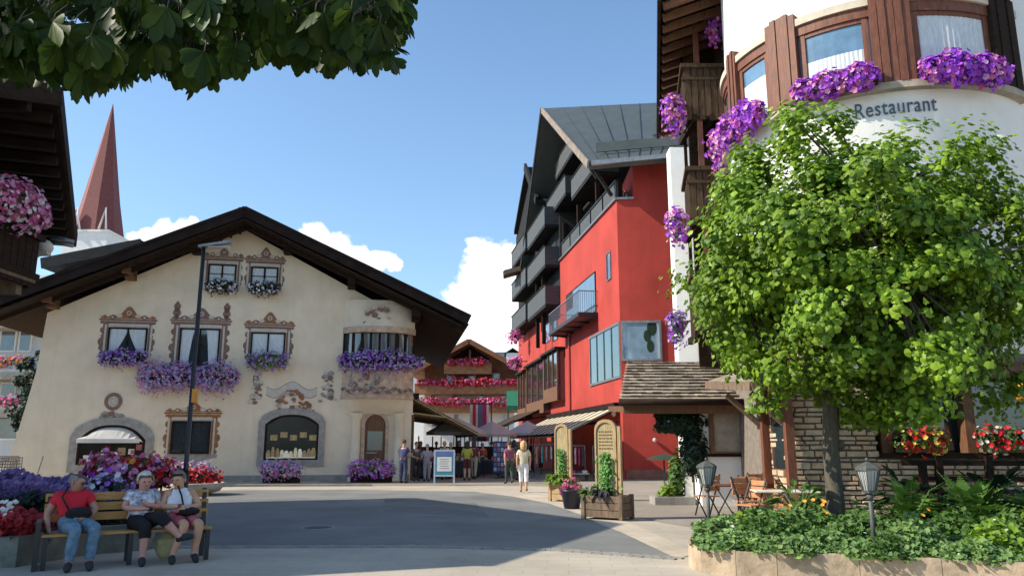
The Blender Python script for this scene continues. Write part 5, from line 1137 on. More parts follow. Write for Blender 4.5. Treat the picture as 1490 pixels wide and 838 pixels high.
# --- balconies
BX0, BX1 = 5.2, 6.75
Z3 = [12.85, 9.6, 6.4]
for i, z in enumerate(Z3):
    y0, y1 = 21.5, 23.4; b = MB()
    sk = lambda v: Vector((v.x+.16*(v.y-21.5), v.y, v.z))
    b.box(BX0, BX1, y0, y1, z-1.35, z-1.1, 0, sk); bo = b.build('balcony', 'balcony_wood', rs)
    b = MB(); n = 8
    for k in range(n): xa = BX0+(BX1-BX0)*k/n; b.box(xa+.01, xa+(BX1-BX0)/n-.01, y0-.02-.015*(k % 2), y0+.03, z-1.75+.1*(k % 2), z-.12, 0, sk)
    for k in range(9): ya = y0+(y1-y0)*k/9; b.box(BX0-.02-.015*(k % 2), BX0+.03, ya+.01, ya+(y1-y0)/9-.01, z-1.75+.1*(k % 2), z-.12, 0, sk)
    b.box(BX0+.04, BX1, y0+.05, y0+.09, z-1.7, z-.15, 0, sk); b.box(BX0+.04, BX0+.08, y0+.1, y1, z-1.7, z-.15, 0, sk); b.build('railing_boards', 'balcony_wood', bo)
    b = MB(); b.box(BX0-.12, BX1, y0-.14, y0+.1, z-.12, z, 0, sk); b.box(BX0-.12, BX0+.12, y0+.1, y1, z-.12, z, 0, sk); b.box(BX0-.08, BX1, y0-.08, y0+.06, z-.5, z-.4, 0, sk); b.build('handrail', 'balcony_wood', bo)
    b = MB(); b.box(BX0+.32, BX0+.48, y0+.05, y0+.2, z-.0, z+1.55, 0, sk); b.build('post', 'red_wood', bo)
    b = MB(); b.box(BX0+.02, BX0+.12, y1-.2, y1-.05, z-.0, z+1.55, 0, sk); b.build('post', 'dark_wood', bo)
    b = MB()
    for k in range(3):
        xx = BX0+.25+k*.5; b.bar((xx, 21.45, z-1.7), (xx, 23.4, z-1.7), .14, .2)
    b.build('beam', 'dark_wood', bo)
    b = MB(); b.box(BX0+.5, BX1, 22.9, 23.0, z, z+1.55, 0, sk); b.build('dark_infill_boards', 'dark_wood', bo)  # dark boards stand in for the shaded depth of each balcony
b = MB()
b.box(BX0+.55, 6.9, 23.55, 23.65, 3.6, 14.2); b.box(6.5, 6.62, 20.9, 23.55, 4.9, 14.2); b.build('balcony_dark_backing', 'dark_wood', rs); b = MB()  # dark backing added to give the balconies a shaded interior
prof = [(BX0+.3, 4.9), (BX0+.5, 4.3), (BX0+.9, 3.8), (6.75, 3.5), (6.75, 4.9)]
b.add([(x, 21.45, z) for x, z in prof]+[(x+.2, 23, z) for x, z in prof], [(0,1,2,3,4),(9,8,7,6,5)]+[(i, 5+i, 5+(i+1) % 5, (i+1) % 5) for i in range(5)]); b.build('corbel', 'dark_wood', rs)
# roof with deep eave above the balconies
ra, rb_ = Vector((4.15, 19.4, 14.0)), Vector((5.95, 29.3, 14.0)); b = MB()
b.slab([ra, ra+Vector((9, -1.5, 5)), rb_+Vector((9, 2, 5)), rb_], .25); ro = b.build('roof', 'verge_wood', rs)
b = MB(); b.bar(ra+Vector((-.05, 0, -.1)), rb_+Vector((-.05, 0, -.1)), .1, .4); b.build('fascia', 'verge_wood', ro)
b = MB()
for k in range(16):
    p = ra.lerp(rb_, (k+.5)/16); b.bar(p+Vector((.05, 0, -.28)), p+Vector((2.6, -.2, .55)), .14, .2)
b.build('rafters', 'brown_wood', ro)
random.seed(57)
def basket(label, px, py, Y, rad, nf=260, nl=160, fs=.06, fm=('purple', 'magenta'), droop=.55):
    c = at(px, py, Y); t = thing('flower_basket', label, 'flower basket', c, 0, 'flower baskets on the wooden balconies'); L, F = MB(), MB(); mass(L, F, [c+Vector((-.1, -.1, 0)), c+Vector((.05, .25, 0))], (rad, rad*1.15), nl, nf, .1, fs, droop, tuple(range(len(fm))), (0, -1, 0)); L.build('foliage', 'leaf', t); F.build('blossoms', list(fm), t)
    b = MB(); b.lathe([(.06, c.z-.3), (.16, c.z-.12), (.2, c.z+.02)], (c.x+.1, c.y+.1), 10); b.bar((c.x+.1, c.y+.1, c.z), (c.x+.55, c.y+.12, c.z+.05), .05); b.build('pot', 'old_wood', t)
basket('pale magenta flower basket on the top balcony corner', 981, 158, 21.4, .33, 420, 220, fm=('magenta', 'purple'))
basket('purple flower basket high beside the white round wall', 1043, 32, 21.3, .34, 340, 160)
basket('purple petunia basket at the left end of the round window', 1050, 212, 20.3, .34, 420, 120)
basket('purple flower basket on the second balcony corner', 986, 322, 21.4, .30)
basket('lowest purple flower basket with bright green leaves, by the balcony foot', 986, 468, 21.4, .28, 160, 420, fm=('purple', 'lilac'))
# --- lean-to shingle roof between hotel and restaurant
lt = thing('shingle_canopy', 'low wood-shingled lean-to roof between the red hotel and the restaurant', 'canopy', (5.2, 24.5, 0))
ex0, ex1 = at(903, 584, 20.9).x, 6.6; ez_ = 2.76; ez2 = 4.18; ey0, ey1 = 20.9, 24.3
b = MB(); nrow = 13; random.seed(58)
for r_ in range(nrow):
    t0, t1 = r_/nrow, (r_+1.25)/nrow; x = ex0+t0*.75
    while x < 6.6-.2*0:
        w_ = random.uniform(.14, .3); za_, zb_ = ez_+(ez2-ez_)*t0+.03*(1)+random.uniform(0, .02), ez_+(ez2-ez_)*min(t1, 1); ya, yb = ey0+(ey1-ey0)*t0+random.uniform(-.03, .03), ey0+(ey1-ey0)*min(t1, 1)
        b.slab([(x+.006, ya, za_+.03), (x+w_-.006, ya, za_+.03), (x+w_-.006, yb, zb_), (x+.006, yb, zb_)], .03); x += w_
b.build('shingles', 'shingle', lt)
b = MB(); b.slab([(ex0, ey0+.02, ez_-.04), (6.8, ey0+.02, ez_-.04), (6.8, ey1, ez2-.05), (ex0+.75, ey1, ez2-.05)], .1); b.build('boards', 'brown_wood', lt)
b = MB(); b.tube([(ex0-.05, ey0-.08, ez_-.02), (6.45, ey0-.08, ez_-.02)], .09); b.build('gutter', 'dark_wood', lt)
b = MB(); b.bar((ex0+.1, ey0+.15, ez_-.22), (6.5, ey0+.15, ez_-.22), .14, .2); b.bar((ex0+.15, ey0+.1, ez_-.2), (ex0+.15, ey1, ez_-.05), .12, .16); b.build('beam', 'brown_wood', lt)
b = MB(); b.bar((4.95, 22.3, 0), (4.95, 22.3, ez_-.1), .14); b.build('post', 'dark_wood', lt)
b = MB(); b.vprism([(5.0, 22.4), (7.2, 22.4), (7.2, 24.2), (5.2, 24.2)], 0, 3.3); b.build('back_wall', 'plaster_white', lt)
# ivy under it
def plant_mass(name, label, cat, c, r, n, ls, lm, up=.4, stems=3, kind=None, group=None, seed=1, fl=None, flat=False):
    random.seed(seed); c = Vector(c); t = thing(name, label, cat, (c.x, c.y, max(0, c.z-r[2])), 0, group); L = MB(); F = MB()
    for i in range(n):
        d = Vector((random.gauss(0,1), random.gauss(0,1), random.gauss(0,1))).normalized(); rr = random.random()**.4*(1+.2*math.sin(d.x*5+seed)*math.cos(d.z*4)); p = c+Vector((d.x*r[0], d.y*r[1], d.z*r[2]))*rr
        if p.z < .02: p.z = random.uniform(.02, .2)
        yield_leaf(L, p, d+Vector((random.gauss(0,.4), random.gauss(0,.4)-.2, up)), ls*random.uniform(.6, 1.3))
    if fl:
        for i in range(fl[1]):
            d = Vector((random.gauss(0,1), random.gauss(0,1)-.3, abs(random.gauss(0,1)))).normalized(); p = c+Vector((d.x*r[0], d.y*r[1], d.z*r[2]))*random.uniform(.85, 1.1); F.flower(p, d, fl[2])
        F.build('blossoms', fl[0], t)
    L.build('foliage', lm, t)
    b = MB()
    for k in range(stems): b.tube([(c.x+random.uniform(-.3, .3)*r[0], c.y+random.uniform(-.3, .3)*r[1], max(0, c.z-r[2]*1.1)), (c.x+random.uniform(-.6, .6)*r[0], c.y, c.z+r[2]*.5)], [.02, .008], 5)
    b.build('stem', 'bark', t); return t
plant_mass('ivy', 'dark ivy hanging under the shingled lean-to roof', 'ivy', (4.62, 21.5, 2.25), (.80, .36, .42), 2600, .12, 'leaf_dark', seed=3)
plant_mass('ivy', 'lower trail of dark ivy beside the arched window wall', 'ivy', (4.95, 21.4, 1.45), (.40, .30, .75), 1900, .11, 'leaf_dark', seed=8)
plant_mass('climbing_shrub', 'light green shrub growing below the ivy by the red wall', 'shrub', (4.65, 22.3, .75), (.28, .28, .75), 800, .11, 'leaf', seed=4)
plant_mass('small_shrub', 'yellow-green low shrub at the foot of the red wall', 'shrub', (4.3, 22.0, .28), (.28, .25, .3), 320, .10, 'leaf_lime', seed=6)
b = MB(); b.box(3.9, 5.0, 21.7, 22.6, 0, .22); setp(b.build('border_kerb', 'stonegrey', origin=(4.45, 22.1, 0)), 'low stone edging under the shrubs by the red wall', 'stone edging')
# dark awning-like wall light shade and small folding table at the red wall
t = thing('patio_parasol', 'small dark green flat shade on a thin post in front of the red wall', 'parasol', (4.15, 23, 0)); b = MB(); c = at(966, 666, 23); b.lathe([(.55, c.z-.05), (.3, c.z+.05), (.02, c.z+.12)], (c.x, 23), 10); b.build('shade', mat('dark_green_cloth', (.02, .04, .025), .8, .1), t); b = MB(); b.tube([(c.x, 23, 0), (c.x, 23, c.z+.1)], .02); b.build('pole', 'black_metal', t)
# white square pillar by the terrace
g_ = gnd(1003, 733); t = thing('white_post', 'short white painted post between the shrubs and the terrace tables', 'post', (g_.x, g_.y, 0)); b = LMB(); b.box(-.11, .11, -.11, .11, 0, 1.0); b.build('shaft', 'plaster_white', t, bevel=.01); b = LMB(); b.box(-.14, .14, -.14, .14, 1.0, 1.06); b.box(-.14, .14, -.14, .14, 0, .06); b.build('cap', 'plaster_white', t)

# terrace chairs and tables
OW = mat('chair_orange_wood', (.48, .22, .10), .6, .2, 5)
def make_chair():
    t = thing('terrace_chair', 'x', 'chair', (0, 0, 0), 0, 'orange wooden folding chairs on the terrace'); b = LMB()
    for k in range(5): b.box(-.21, .21, -.2+k*.085, -.2+k*.085+.07, .44, .465)
    b.build('seat', OW, t); b = LMB()
    for k in range(3): b.box(-.21, .21, .21+.02*k, .235+.02*k, .58+k*.12, .68+k*.12)
    b.build('backrest', OW, t)
    for s in (-1, 1):
        b = LMB(); b.bar((s*.2, -.2, 0), (s*.2, .27, .95), .03, .02); b.build('leg', 'black_metal', t); b = LMB(); b.bar((s*.18, .24, 0), (s*.18, -.16, .45), .03, .02); b.build('leg', 'black_metal', t)
    return t
def make_table(m_='white_cloth', top='light_wood'):
    t = thing('terrace_table', 'x', 'table', (0, 0, 0), 0, 'tables on the terrace'); b = LMB(); b.box(-.6, .6, -.36, .36, .72, .75); b.build('table_top', top, t, bevel=.008)
    for s in (-1, 1):
        b = LMB(); b.bar((s*.15-.22, -.28*s, 0), (s*.15+.22, -.28*s, .72), .03, .02); b.build('leg', m_, t); b = LMB(); b.bar((s*.15+.22, -.25*s, 0), (s*.15-.22, -.25*s, .72), .03, .02); b.build('leg', m_, t)
    return t
ch0 = make_chair(); spots = [(4.55, 18.6, 200, 'orange terrace chair nearest the white post'), (5.35, 18.1, 170, 'orange terrace chair in the middle, back to the arched window'), (5.75, 16.4, 60, 'orange terrace chair behind the white-topped table near the stone wall'), (5.0, 16.9, 20, 'orange terrace chair in front of the brown table, seen from behind'), (5.9, 19.6, 190, 'orange terrace chair against the arched window wall'), (4.75, 15.9, -60, 'orange terrace chair on the left of the white-topped table')]
for i, (x, y, a, lab) in enumerate(spots):
    c = ch0 if i == 0 else dup(ch0); c.location = (x, y, 0); c.rotation_euler = (0, 0, R(a)); c['label'] = lab
t0 = make_table('white_cloth', mat('pale_table_top', (.62, .58, .50), .5, .1, 3)); t0.location = (5.35, 15.6, 0); t0.rotation_euler = (0, 0, R(-8)); t0['label'] = 'white-topped folding table with crossed legs behind the flower bed'
t1 = make_table('black_metal', 'red_wood'); t1.location = (5.0, 17.8, 0); t1.rotation_euler = (0, 0, R(5)); t1['label'] = 'brown folding table by the lantern in front of the arched window'
t2 = dup(t1, (5.9, 18.9, 0), R(10)); t2['label'] = 'brown table closest to the arched window wall'
# rustic rail bench / fence in front of the stone wall
fe = thing('wooden_fence', 'rustic dark wooden rail fence in front of the stone wall at the right edge', 'fence', (9, 14.6, 0))
for x0_, x1_, z, in ((7.7, 12.5, 1.28), (7.9, 12.5, .98), (7.9, 12.5, .74)):
    b = MB(); b.bar((x0_, 15.6, z), (x1_, 14.9, z), .1, .11 if z > 1.2 else .08); b.build('rail', 'dark_wood', fe)
for x in (8.05, 8.35, 9.25, 10.4): 
    b = MB(); b.bar((x, 15.5-.14*(x-8), 0), (x, 15.5-.14*(x-8), 1.42 if x in (8.35, 9.25) else 1.25), .12); b.build('post', 'dark_wood', fe)
t = thing('orange_ball_sign', 'orange ball-shaped sign at the right edge under the tree crown', 'lamp', at(1486, 571, 16)); c = at(1486, 571, 16); b = MB(); b.ball(c, .2, 14); b.build('globe', mat('orange_sign_ball', (.85, .35, .03), .4, .05), t); b = MB(); b.tube([c+Vector((0, 0, .18)), c+Vector((0, .4, .6)), c+Vector((0, 1.2, .65))], .02); b.build('bracket', 'black_metal', t)  # plain orange ball for a round sign, gives no light

# ================================================================== FLOWER BED (right front)
def bedline(px_list, z): return [gnd(x, y, z) for x, y in px_list]
H0 = .31
edge_t = bedline([(1022, 772), (1003, 781), (1001, 790), (1020, 797), (1070, 801), (1130, 804), (1250, 808), (1370, 813), (1500, 820), (1640, 832)], H0)
inner = Vector((7.8, 13.6, H0))
outline = [(p.x, p.y) for p in edge_t]+[(9.5, 10), (9.5, 14.0), (5.6, 14.4), (3.9, 14.2)]
b = MB()
# coping wall: outer wall ring with real thickness, blocks with joints
pts = [Vector((x, y, 0)) for x, y in outline[:10]]
def wallring(pts, th, z0, z1, mb, cut=.55):
    for a_, e in zip(pts[:-1], pts[1:]):
        d = (e-a_).normalized(); nn = Vector((-d.y, d.x, 0)); L_ = (e-a_).length; k = max(1, round(L_/cut))
        for i in range(k):
            p, q = a_+d*(L_*i/k+.0), a_+d*(L_*(i+1)/k-.006)
            mb.add([(v.x, v.y, zz) for zz in (z0, z1+random.uniform(-.006, .006)) for v in (p, q, q+nn*th, p+nn*th)], [(3,2,1,0),(4,5,6,7),(0,1,5,4),(1,2,6,5),(2,3,7,6),(3,0,4,7)])
random.seed(64)
bed = thing('raised_flower_bed', 'raised kerb-walled flower bed around the green tree', 'flower bed', (6, 12, 0))
wallring(pts, .16, 0, H0, b, 1.1); b.build('bed_wall', mat('bed_stone', (.46, .35, .24), .9, .28, 2.2, .6, 14, col2=(.40, .31, .21)), bed)
b = MB(); ins = [(x+.1, y+.12) for x, y in outline[:10]]+outline[10:]; b.poly([(x, y, H0-.05) for x, y in ins]); b.build('bed_soil', 'soil', bed)
b = MB(); oo = outline[9:]+[outline[0]]; wallring([Vector((x, y, 0)) for x, y in oo], .14, 0, H0-.02, b, 1.2); b.build('bed_wall', 'stonegrey', bed)
# low ground cover: drifts of small leaves
def inpoly(x, y, P):
    c = False; j = len(P)-1
    for i in range(len(P)):
        if (P[i][1] > y) != (P[j][1] > y) and x < (P[j][0]-P[i][0])*(y-P[i][1])/(P[j][1]-P[i][1])+P[i][0]: c = not c
        j = i
    return c
random.seed(66)
LG = MB(); LL = MB(); LB = MB(); FO = MB()
def cover(mb, cx, cy, rx, ry, h, n, ls, fl=None, nfl=0):
    for i in range(n):
        a = random.random()*6.283; r = random.random()**.5; x = cx+rx*r*math.cos(a); y = cy+ry*r*math.sin(a)
        if not inpoly(x, y-.06, ins): 
            if not inpoly(x, y+.22, outline): continue
        hh = h*(1-r**2.5)*(.7+.3*math.sin(x*5)*math.cos(y*6))+.06; z = H0-.04+hh*random.random()**.5
        nrm = Vector((random.gauss(0,.5), random.gauss(0,.5)-.35, .8)); yield_leaf(mb, Vector((x, y, z)), nrm, ls*random.uniform(.5, 1.3))
    for i in range(nfl):
        a = random.random()*6.283; r = random.random()**.5; x = cx+rx*r*math.cos(a); y = cy+ry*r*math.sin(a)
        if inpoly(x, y, ins): FO.flower((x, y, H0+h*random.uniform(.6, 1.1)), (random.gauss(0,.3), -.6, .8), .035)
for i in range(22):
    cx = random.uniform(2.7, 7.3); cy = random.uniform(10.2, 12.6) if cx > 4 else random.uniform(11.2, 12.8); cover(LG if i % 3 else LB, cx, cy, random.uniform(.5, .8), random.uniform(.4, .6), random.uniform(.30, .62), 1100, .085)
for i in range(30):
    cx = 2.75+i*.165; j = min(9, max(0, 2+i//4)); yv = 11.05-.05*i; cover(LB if i % 4 < 3 else LG, cx, yv-.35+.15*math.sin(i), .42, .40, random.uniform(.16, .30), 620, .075)
for (cx, cy) in ((6.2, 10.2), (6.6, 10.0), (7.0, 9.8), (6.5, 10.6), (7.1, 10.4), (6.0, 9.9), (7.4, 9.6), (6.9, 11.0)): cover(LL, cx, cy, .5, .45, .42, 900, .085)
for (cx, cy) in ((4.6, 11.9), (4.0, 11.7), (3.4, 11.9)): cover(LL, cx, cy, .35, .3, .35, 350, .08, None, 0)
cover(LG, 4.3, 11.8, .5, .4, .50, 500, .09, FO, 12); cover(LG, 5.6, 10.8, .4, .3, .4, 200, .09, FO, 3)
for mb_, nm, lb in ((LG, 'leaf', 'mid-green ground cover leaves filling the raised bed'), (LB, 'leaf_blue', 'blue-green trailing ground cover spilling over the bed wall'), (LL, 'leaf_lime', 'bright yellow-green ground cover at the right of the bed')):
    setp(mb_.build('ground_cover', nm, origin=(5, 11, H0)), lb, 'ground cover', kind='stuff')
setp(FO.build('small_flowers', 'orangef', origin=(5, 11, H0)), 'small orange flowers scattered in the raised bed', 'flowers', kind='stuff')
# big-leaved plants and ferns
def hosta(label, c, r, n, ls, lm, group, name='leafy_plant', cat='plant', seed=1, frond=False):
    random.seed(seed); t = thing(name, label, cat, c, 0, group); L = LMB(); S_ = LMB()
    for i in range(n):
        a = random.random()*6.283; el = random.uniform(.15, 1.15); l_ = r*random.uniform(.6, 1.1); d = Vector((math.cos(a)*math.cos(el), math.sin(a)*math.cos(el), math.sin(el)))
        tip = d*l_+Vector((0, 0, -.25*l_*math.cos(el))); 
        S_.tube([(0, 0, 0), d*l_*.55+Vector((0, 0, .06)), tip], [.010, .007, .003], 4)
        if frond:
            for k in range(2, 13):
                p = Vector((0, 0, 0)).lerp(d*l_*.55+Vector((0, 0, .06)), min(1, k/6)) if k < 6 else (d*l_*.55+Vector((0, 0, .06))).lerp(tip, (k-6)/6); s = ls*(1-abs(k-6)/8); sd_ = Vector((-math.sin(a), math.cos(a), 0))
                for sg in (-1, 1): q = p+sd_*sg*s*.55; L.add([p-d*s*.14, q-d*s*.05, q+d*s*.12, p+d*s*.14], [(0,1,2,3)])
        else:
            sd_ = Vector((-math.sin(a), math.cos(a), 0)); s = ls*random.uniform(.7, 1.2); b0 = d*l_*.62+Vector((0, 0, .05)); dn = (tip-b0).normalized(); up = Vector((0, 0, s*.12))
            L.add([b0, b0+dn*s*.35+sd_*s*.36+up, b0+dn*s*.85+sd_*s*.26, b0+dn*s*1.25-up*1.2, b0+dn*s*.85-sd_*s*.26, b0+dn*s*.35-sd_*s*.36+up, b0+dn*s*.6-up*.4], [(0,1,6),(1,2,6),(2,3,6),(3,4,6),(4,5,6),(5,0,6)])
    L.build('leaves', lm, t); S_.build('stem', 'leaf', t); return t
gp = 'leafy plants in the raised bed'
hosta('tall big-leaved plant beside the tree trunk on its left', (4.75, 13.2, H0+.15), .75, 44, .22, 'leaf', gp, seed=1)
hosta('dark big-leaved plant directly behind the right lantern', (6.4, 12.7, H0+.2), .9, 46, .24, 'leaf_dark', gp, seed=2)
hosta('dark broad plant midway between lantern and right edge', (7.4, 12.3, H0+.2), .95, 50, .25, 'leaf_dark', gp, seed=3)
hosta('green fern arching behind the right lantern', (5.95, 11.9, H0+.2), .85, 44, .2, 'leaf_fern', gp, 'fern', 'fern', 4, True)
hosta('light fern in the middle of the right half of the bed', (6.6, 11.5, H0+.2), .9, 46, .2, 'leaf_fern', gp, 'fern', 'fern', 5, True)
hosta('fern closest to the right edge of the bed', (7.5, 11.3, H0+.2), .85, 44, .2, 'leaf_fern', gp, 'fern', 'fern', 6, True)
hosta('upright lime plant rising at the far right of the bed', (7.35, 11.0, H0+.1), .75, 22, .15, 'leaf_lime', gp, seed=7)
hosta('dark leafy clump behind the ferns at the right', (8.0, 12.2, H0), .85, 44, .26, 'leaf_dark', gp, seed=8)
hosta('small grey-green plant right of the tree trunk', (5.7, 13.0, H0), .5, 28, .16, 'leaf_blue', gp, seed=9)
# garden lanterns
def make_lantern():
    t = thing('garden_lantern', 'x', 'lantern', (0, 0, 0), 0, 'garden lanterns in the raised bed'); b = LMB(); b.tube([(0, 0, 0), (0, 0, .78)], .028, 10); b.tube([(0, 0, 0), (0, 0, .06)], .06, 10); b.tube([(0, 0, .68), (0, 0, .74), (0, 0, .78)], [.03, .055, .03], 10); b.build('post', 'lamp_metal', t)
    b = LMB(); n = 6
    for k in range(n):
        a = 2*math.pi*k/n; b.bar((.085*math.cos(a), .085*math.sin(a), .80), (.16*math.cos(a), .16*math.sin(a), 1.08), .016)
        for j in (.33, .66):
            a2 = a+2*math.pi/n*j; b.bar((.085*math.cos(a2), .085*math.sin(a2), .80), (.155*math.cos(a2), .155*math.sin(a2), 1.08), .007)
    b.lathe([(.03, .78), (.09, .78), (.09, .81), (.03, .81)], (0, 0), 6, smooth=False); b.lathe([(.17, 1.07), (.17, 1.10), (.13, 1.13), (.05, 1.17), (.0, 1.19)], (0, 0), 6, smooth=False); b.ball((0, 0, 1.21), .025, 8); b.build('cage', 'lamp_metal', t)
    b = LMB(); b.lathe([(.078, .81), (.148, 1.07)], (0, 0), 6, smooth=False); b.build('glass', mat('lantern_glass', (.45, .47, .45), .3, .1), t); return t
l0 = make_lantern(); p = gnd(1281, 803, H0); l0.location = (p.x, p.y+.15, H0-.05); l0['label'] = 'grey garden lantern on the right, in front of the tree'
p = at(1029, 700, 12.4); l1 = dup(l0, (p.x, 12.4, H0-.05)); l1['label'] = 'grey garden lantern at the left tip of the raised bed'; l1.scale = (.95,)*3
l0.scale = (.98,)*3
# the tree
def green_tree():
    random.seed(77); base = Vector((5.28, 13.0, H0-.05)); t = thing('broadleaf_tree', 'dense round-crowned bright green tree growing in the raised bed', 'tree', base); c = Vector((6.02, 12.75, 4.5))
    b = MB(); fork = Vector((5.36, 13.0, 3.0)); b.tube([base, base+Vector((0, 0, .25)), Vector((5.27, 13.0, 1.5)), Vector((5.33, 13, 2.3)), fork], [.19, .145, .13, .13, .135], 12); b.ball((5.42, 12.93, 1.62), (.06, .06, .10), 8); L = MB(); cl = []
    leaders = [fork+Vector((dx, dy, dz)) for dx, dy, dz in ((.1, 0, 1.6), (1.3, -.2, 1.5), (2.0, .4, 1.0), (-1.2, .1, 1.0), (.5, 1.1, 1.3), (.6, -1.2, 1.2), (1.0, 0, 2.6))]
    for q in leaders: b.tube([fork, fork.lerp(q, .5)+Vector((0, 0, .15)), q], [.10, .07, .04], 7)
    for i in range(350):
        d = Vector((random.gauss(0,1), random.gauss(0,1), random.gauss(0,1))).normalized(); rr = .60+.42*random.random()**.7
        if random.random() < .24: rr = random.uniform(.3, .6)
        rz = 2.62 if d.z > 0 else 2.55
        hx = 3.2*(1 if -.2 < d.z < .2 else (1-.25*(abs(d.z)-.2) if d.z < 0 else 1-.16*(d.z-.2)))
        w_ = 1+.09*math.sin(3*math.atan2(d.z, d.x)+1)+.07*math.sin(7*math.atan2(d.z, d.x))+random.uniform(-.05, .02); p = c+Vector((d.x*hx, d.y*2.5, d.z*rz))*rr*w_
        cl.append((p, d))
    for (x, y, z) in ((4.1, 12.6, 2.2), (4.6, 12.9, 2.05), (5.0, 12.7, 2.3), (4.75, 12.6, 1.75), (6.4, 12.7, 2.0), (6.9, 12.6, 1.95), (7.4, 12.8, 2.0), (5.9, 12.9, 2.1), (3.5, 12.6, 3.3), (3.3, 12.5, 3.9), (3.45, 12.8, 4.5), (7.8, 12.4, 2.3), (8.2, 12.5, 2.6)): cl.append((Vector((x, y, z)), (Vector((x, y, z))-c).normalized()))
    for i, (p, d) in enumerate(cl):
        if i % 2 == 0:
            q = min(leaders, key=lambda v: (v-p).length); m_ = q.lerp(p, .5)+Vector((0, 0, .1)); b.tube([q, m_, p], [.035, .022, .008], 5)
    b.build('trunk', 'bark', t)
    hole = [(5.75, 3.55, .42), (4.95, 3.4, .30), (6.3, 3.75, .3)]
    for (p, d) in cl:
        n = random.randint(100, 190); R_ = random.uniform(.28, .54); ax = Vector((random.gauss(0,1), random.gauss(0,1), random.gauss(0,.5))).normalized()
        for j in range(n):
            e = Vector((random.gauss(0,1), random.gauss(0,1), random.gauss(0,.75))).normalized()*R_*random.random()**.45+ax*random.uniform(-.2, .2); q = p+e
            if q.z < 2.15+.35*math.sin(q.x*2.9)+(.30 if q.x < 4.2 else 0): continue
            if any(math.hypot(q.x-hx_, q.z-hz_) < hr and random.random() < .9 for hx_, hz_, hr in hole): continue
            sc = random.uniform(.06, .13); nn = e.normalized()*.55+d*.45+Vector((random.gauss(0,.28), random.gauss(0,.28)-.1, .45+random.gauss(0,.22)))
            yield_leaf(L, q, nn, sc, star=True)
    L.build('crown', 'tree_leaf', t, smooth=False)
green_tree()

# ================================================================== ARCHED BOARD PLANTERS
def arched_planter(label, gp_, rz, w_, dp, h, bh, bw, dark):
    t = thing('board_planter', label, 'planter', gp_, rz, 'wooden planters with tall arched boards'); b = LMB()
    n = 3
    for k in range(n):
        z0, z1 = .05+(h-.05)*k/n+.006, .05+(h-.05)*(k+1)/n-.006
        b.box(-w_/2, w_/2, -dp/2, -dp/2+.04, z0, z1); b.box(-w_/2, w_/2, dp/2-.04, dp/2, z0, z1); b.box(-w_/2, -w_/2+.04, -dp/2+.04, dp/2-.04, z0, z1); b.box(w_/2-.04, w_/2, -dp/2+.04, dp/2-.04, z0, z1)
    for sx_ in (-1, 1):
        for sy in (-1, 1): x_, y_ = sx_*(w_/2-.02), sy*(dp/2-.02); b.box(x_-.045, x_+.045, y_-.045, y_+.045, 0, h+.02)
    b.build('box', 'old_wood' if dark else 'light_wood', t, bevel=.005)
    b = LMB(); b.box(-w_/2+.05, w_/2-.05, -dp/2+.05, dp/2-.05, h-.12, h-.08); b.build('soil', 'soil', t)
    y0_ = .0; r_ = bw/2; pr = [(-r_, h-.1)]+[(-r_*math.cos(math.pi*i/14), bh-r_+r_*math.sin(math.pi*i/14)) for i in range(15)]+[(r_, h-.1)]; n = len(pr)
    fr_ = [(x*1.16, z+(.07 if z > bh-r_ else 0)*1) for x, z in pr]
    b = LMB(); b.add([(x, y0_-.02, z) for x, z in pr]+[(x, y0_+.02, z) for x, z in pr], [list(range(n))[::-1], list(range(n, 2*n))]); bo = b.build('arched_board', mat('board_wood', (.42, .33, .17), .7, .25, 4, .2, 20, stretch=(8, 8, 1)), t)
    b = LMB()
    for i in range(n-1):
        (x0_, z0_), (x1_, z1_) = pr[i], pr[i+1]; (X0, Z0), (X1, Z1) = fr_[i], fr_[i+1]
        for yy_ in (-.05, .05): b.add([(x0_, yy_, z0_), (x1_, yy_, z1_), (X1, yy_, Z1), (X0, yy_, Z0)], [(0,1,2,3) if yy_ < 0 else (3,2,1,0)])
        b.add([(X0, -.05, Z0), (X1, -.05, Z1), (X1, .05, Z1), (X0, .05, Z0)], [(0,1,2,3)]); b.add([(x0_, -.05, z0_), (x0_, .05, z0_), (x1_, .05, z1_), (x1_, -.05, z1_)], [(0,1,2,3)])
    b.build('board_frame', 'light_wood', bo)
    b = LMB(); b.box(r_*1.3, r_*1.3+.07, -.05, .05, h-.1, bh-r_*.4); b.build('side_post', 'light_wood', t)
    return t
p = gnd(886, 757); pl = arched_planter('larger dark planter box with a tall arched wooden board and green climber', (p.x+.02, p.y+.35, 0), R(-32), .95, .62, .52, 2.12, .46, True)
def climber(par, h0, h1, w_, n, seed):
    random.seed(seed); L = LMB()
    for i in range(n):
        t = random.random(); z = h0+(h1-h0)*t; x = random.gauss(0, w_*(1-t*.5)); yield_leaf(L, Vector((x, -.05-random.random()*.10, z)), (random.gauss(0,.4), -1, .3), random.uniform(.05, .10))
    L.build('climber', mat('bright_leaf', (.1, .3, .03), .5, .15, 2, island=[(.10,.30,.03),(.16,.38,.05),(.07,.22,.03)], trans=.3), par)
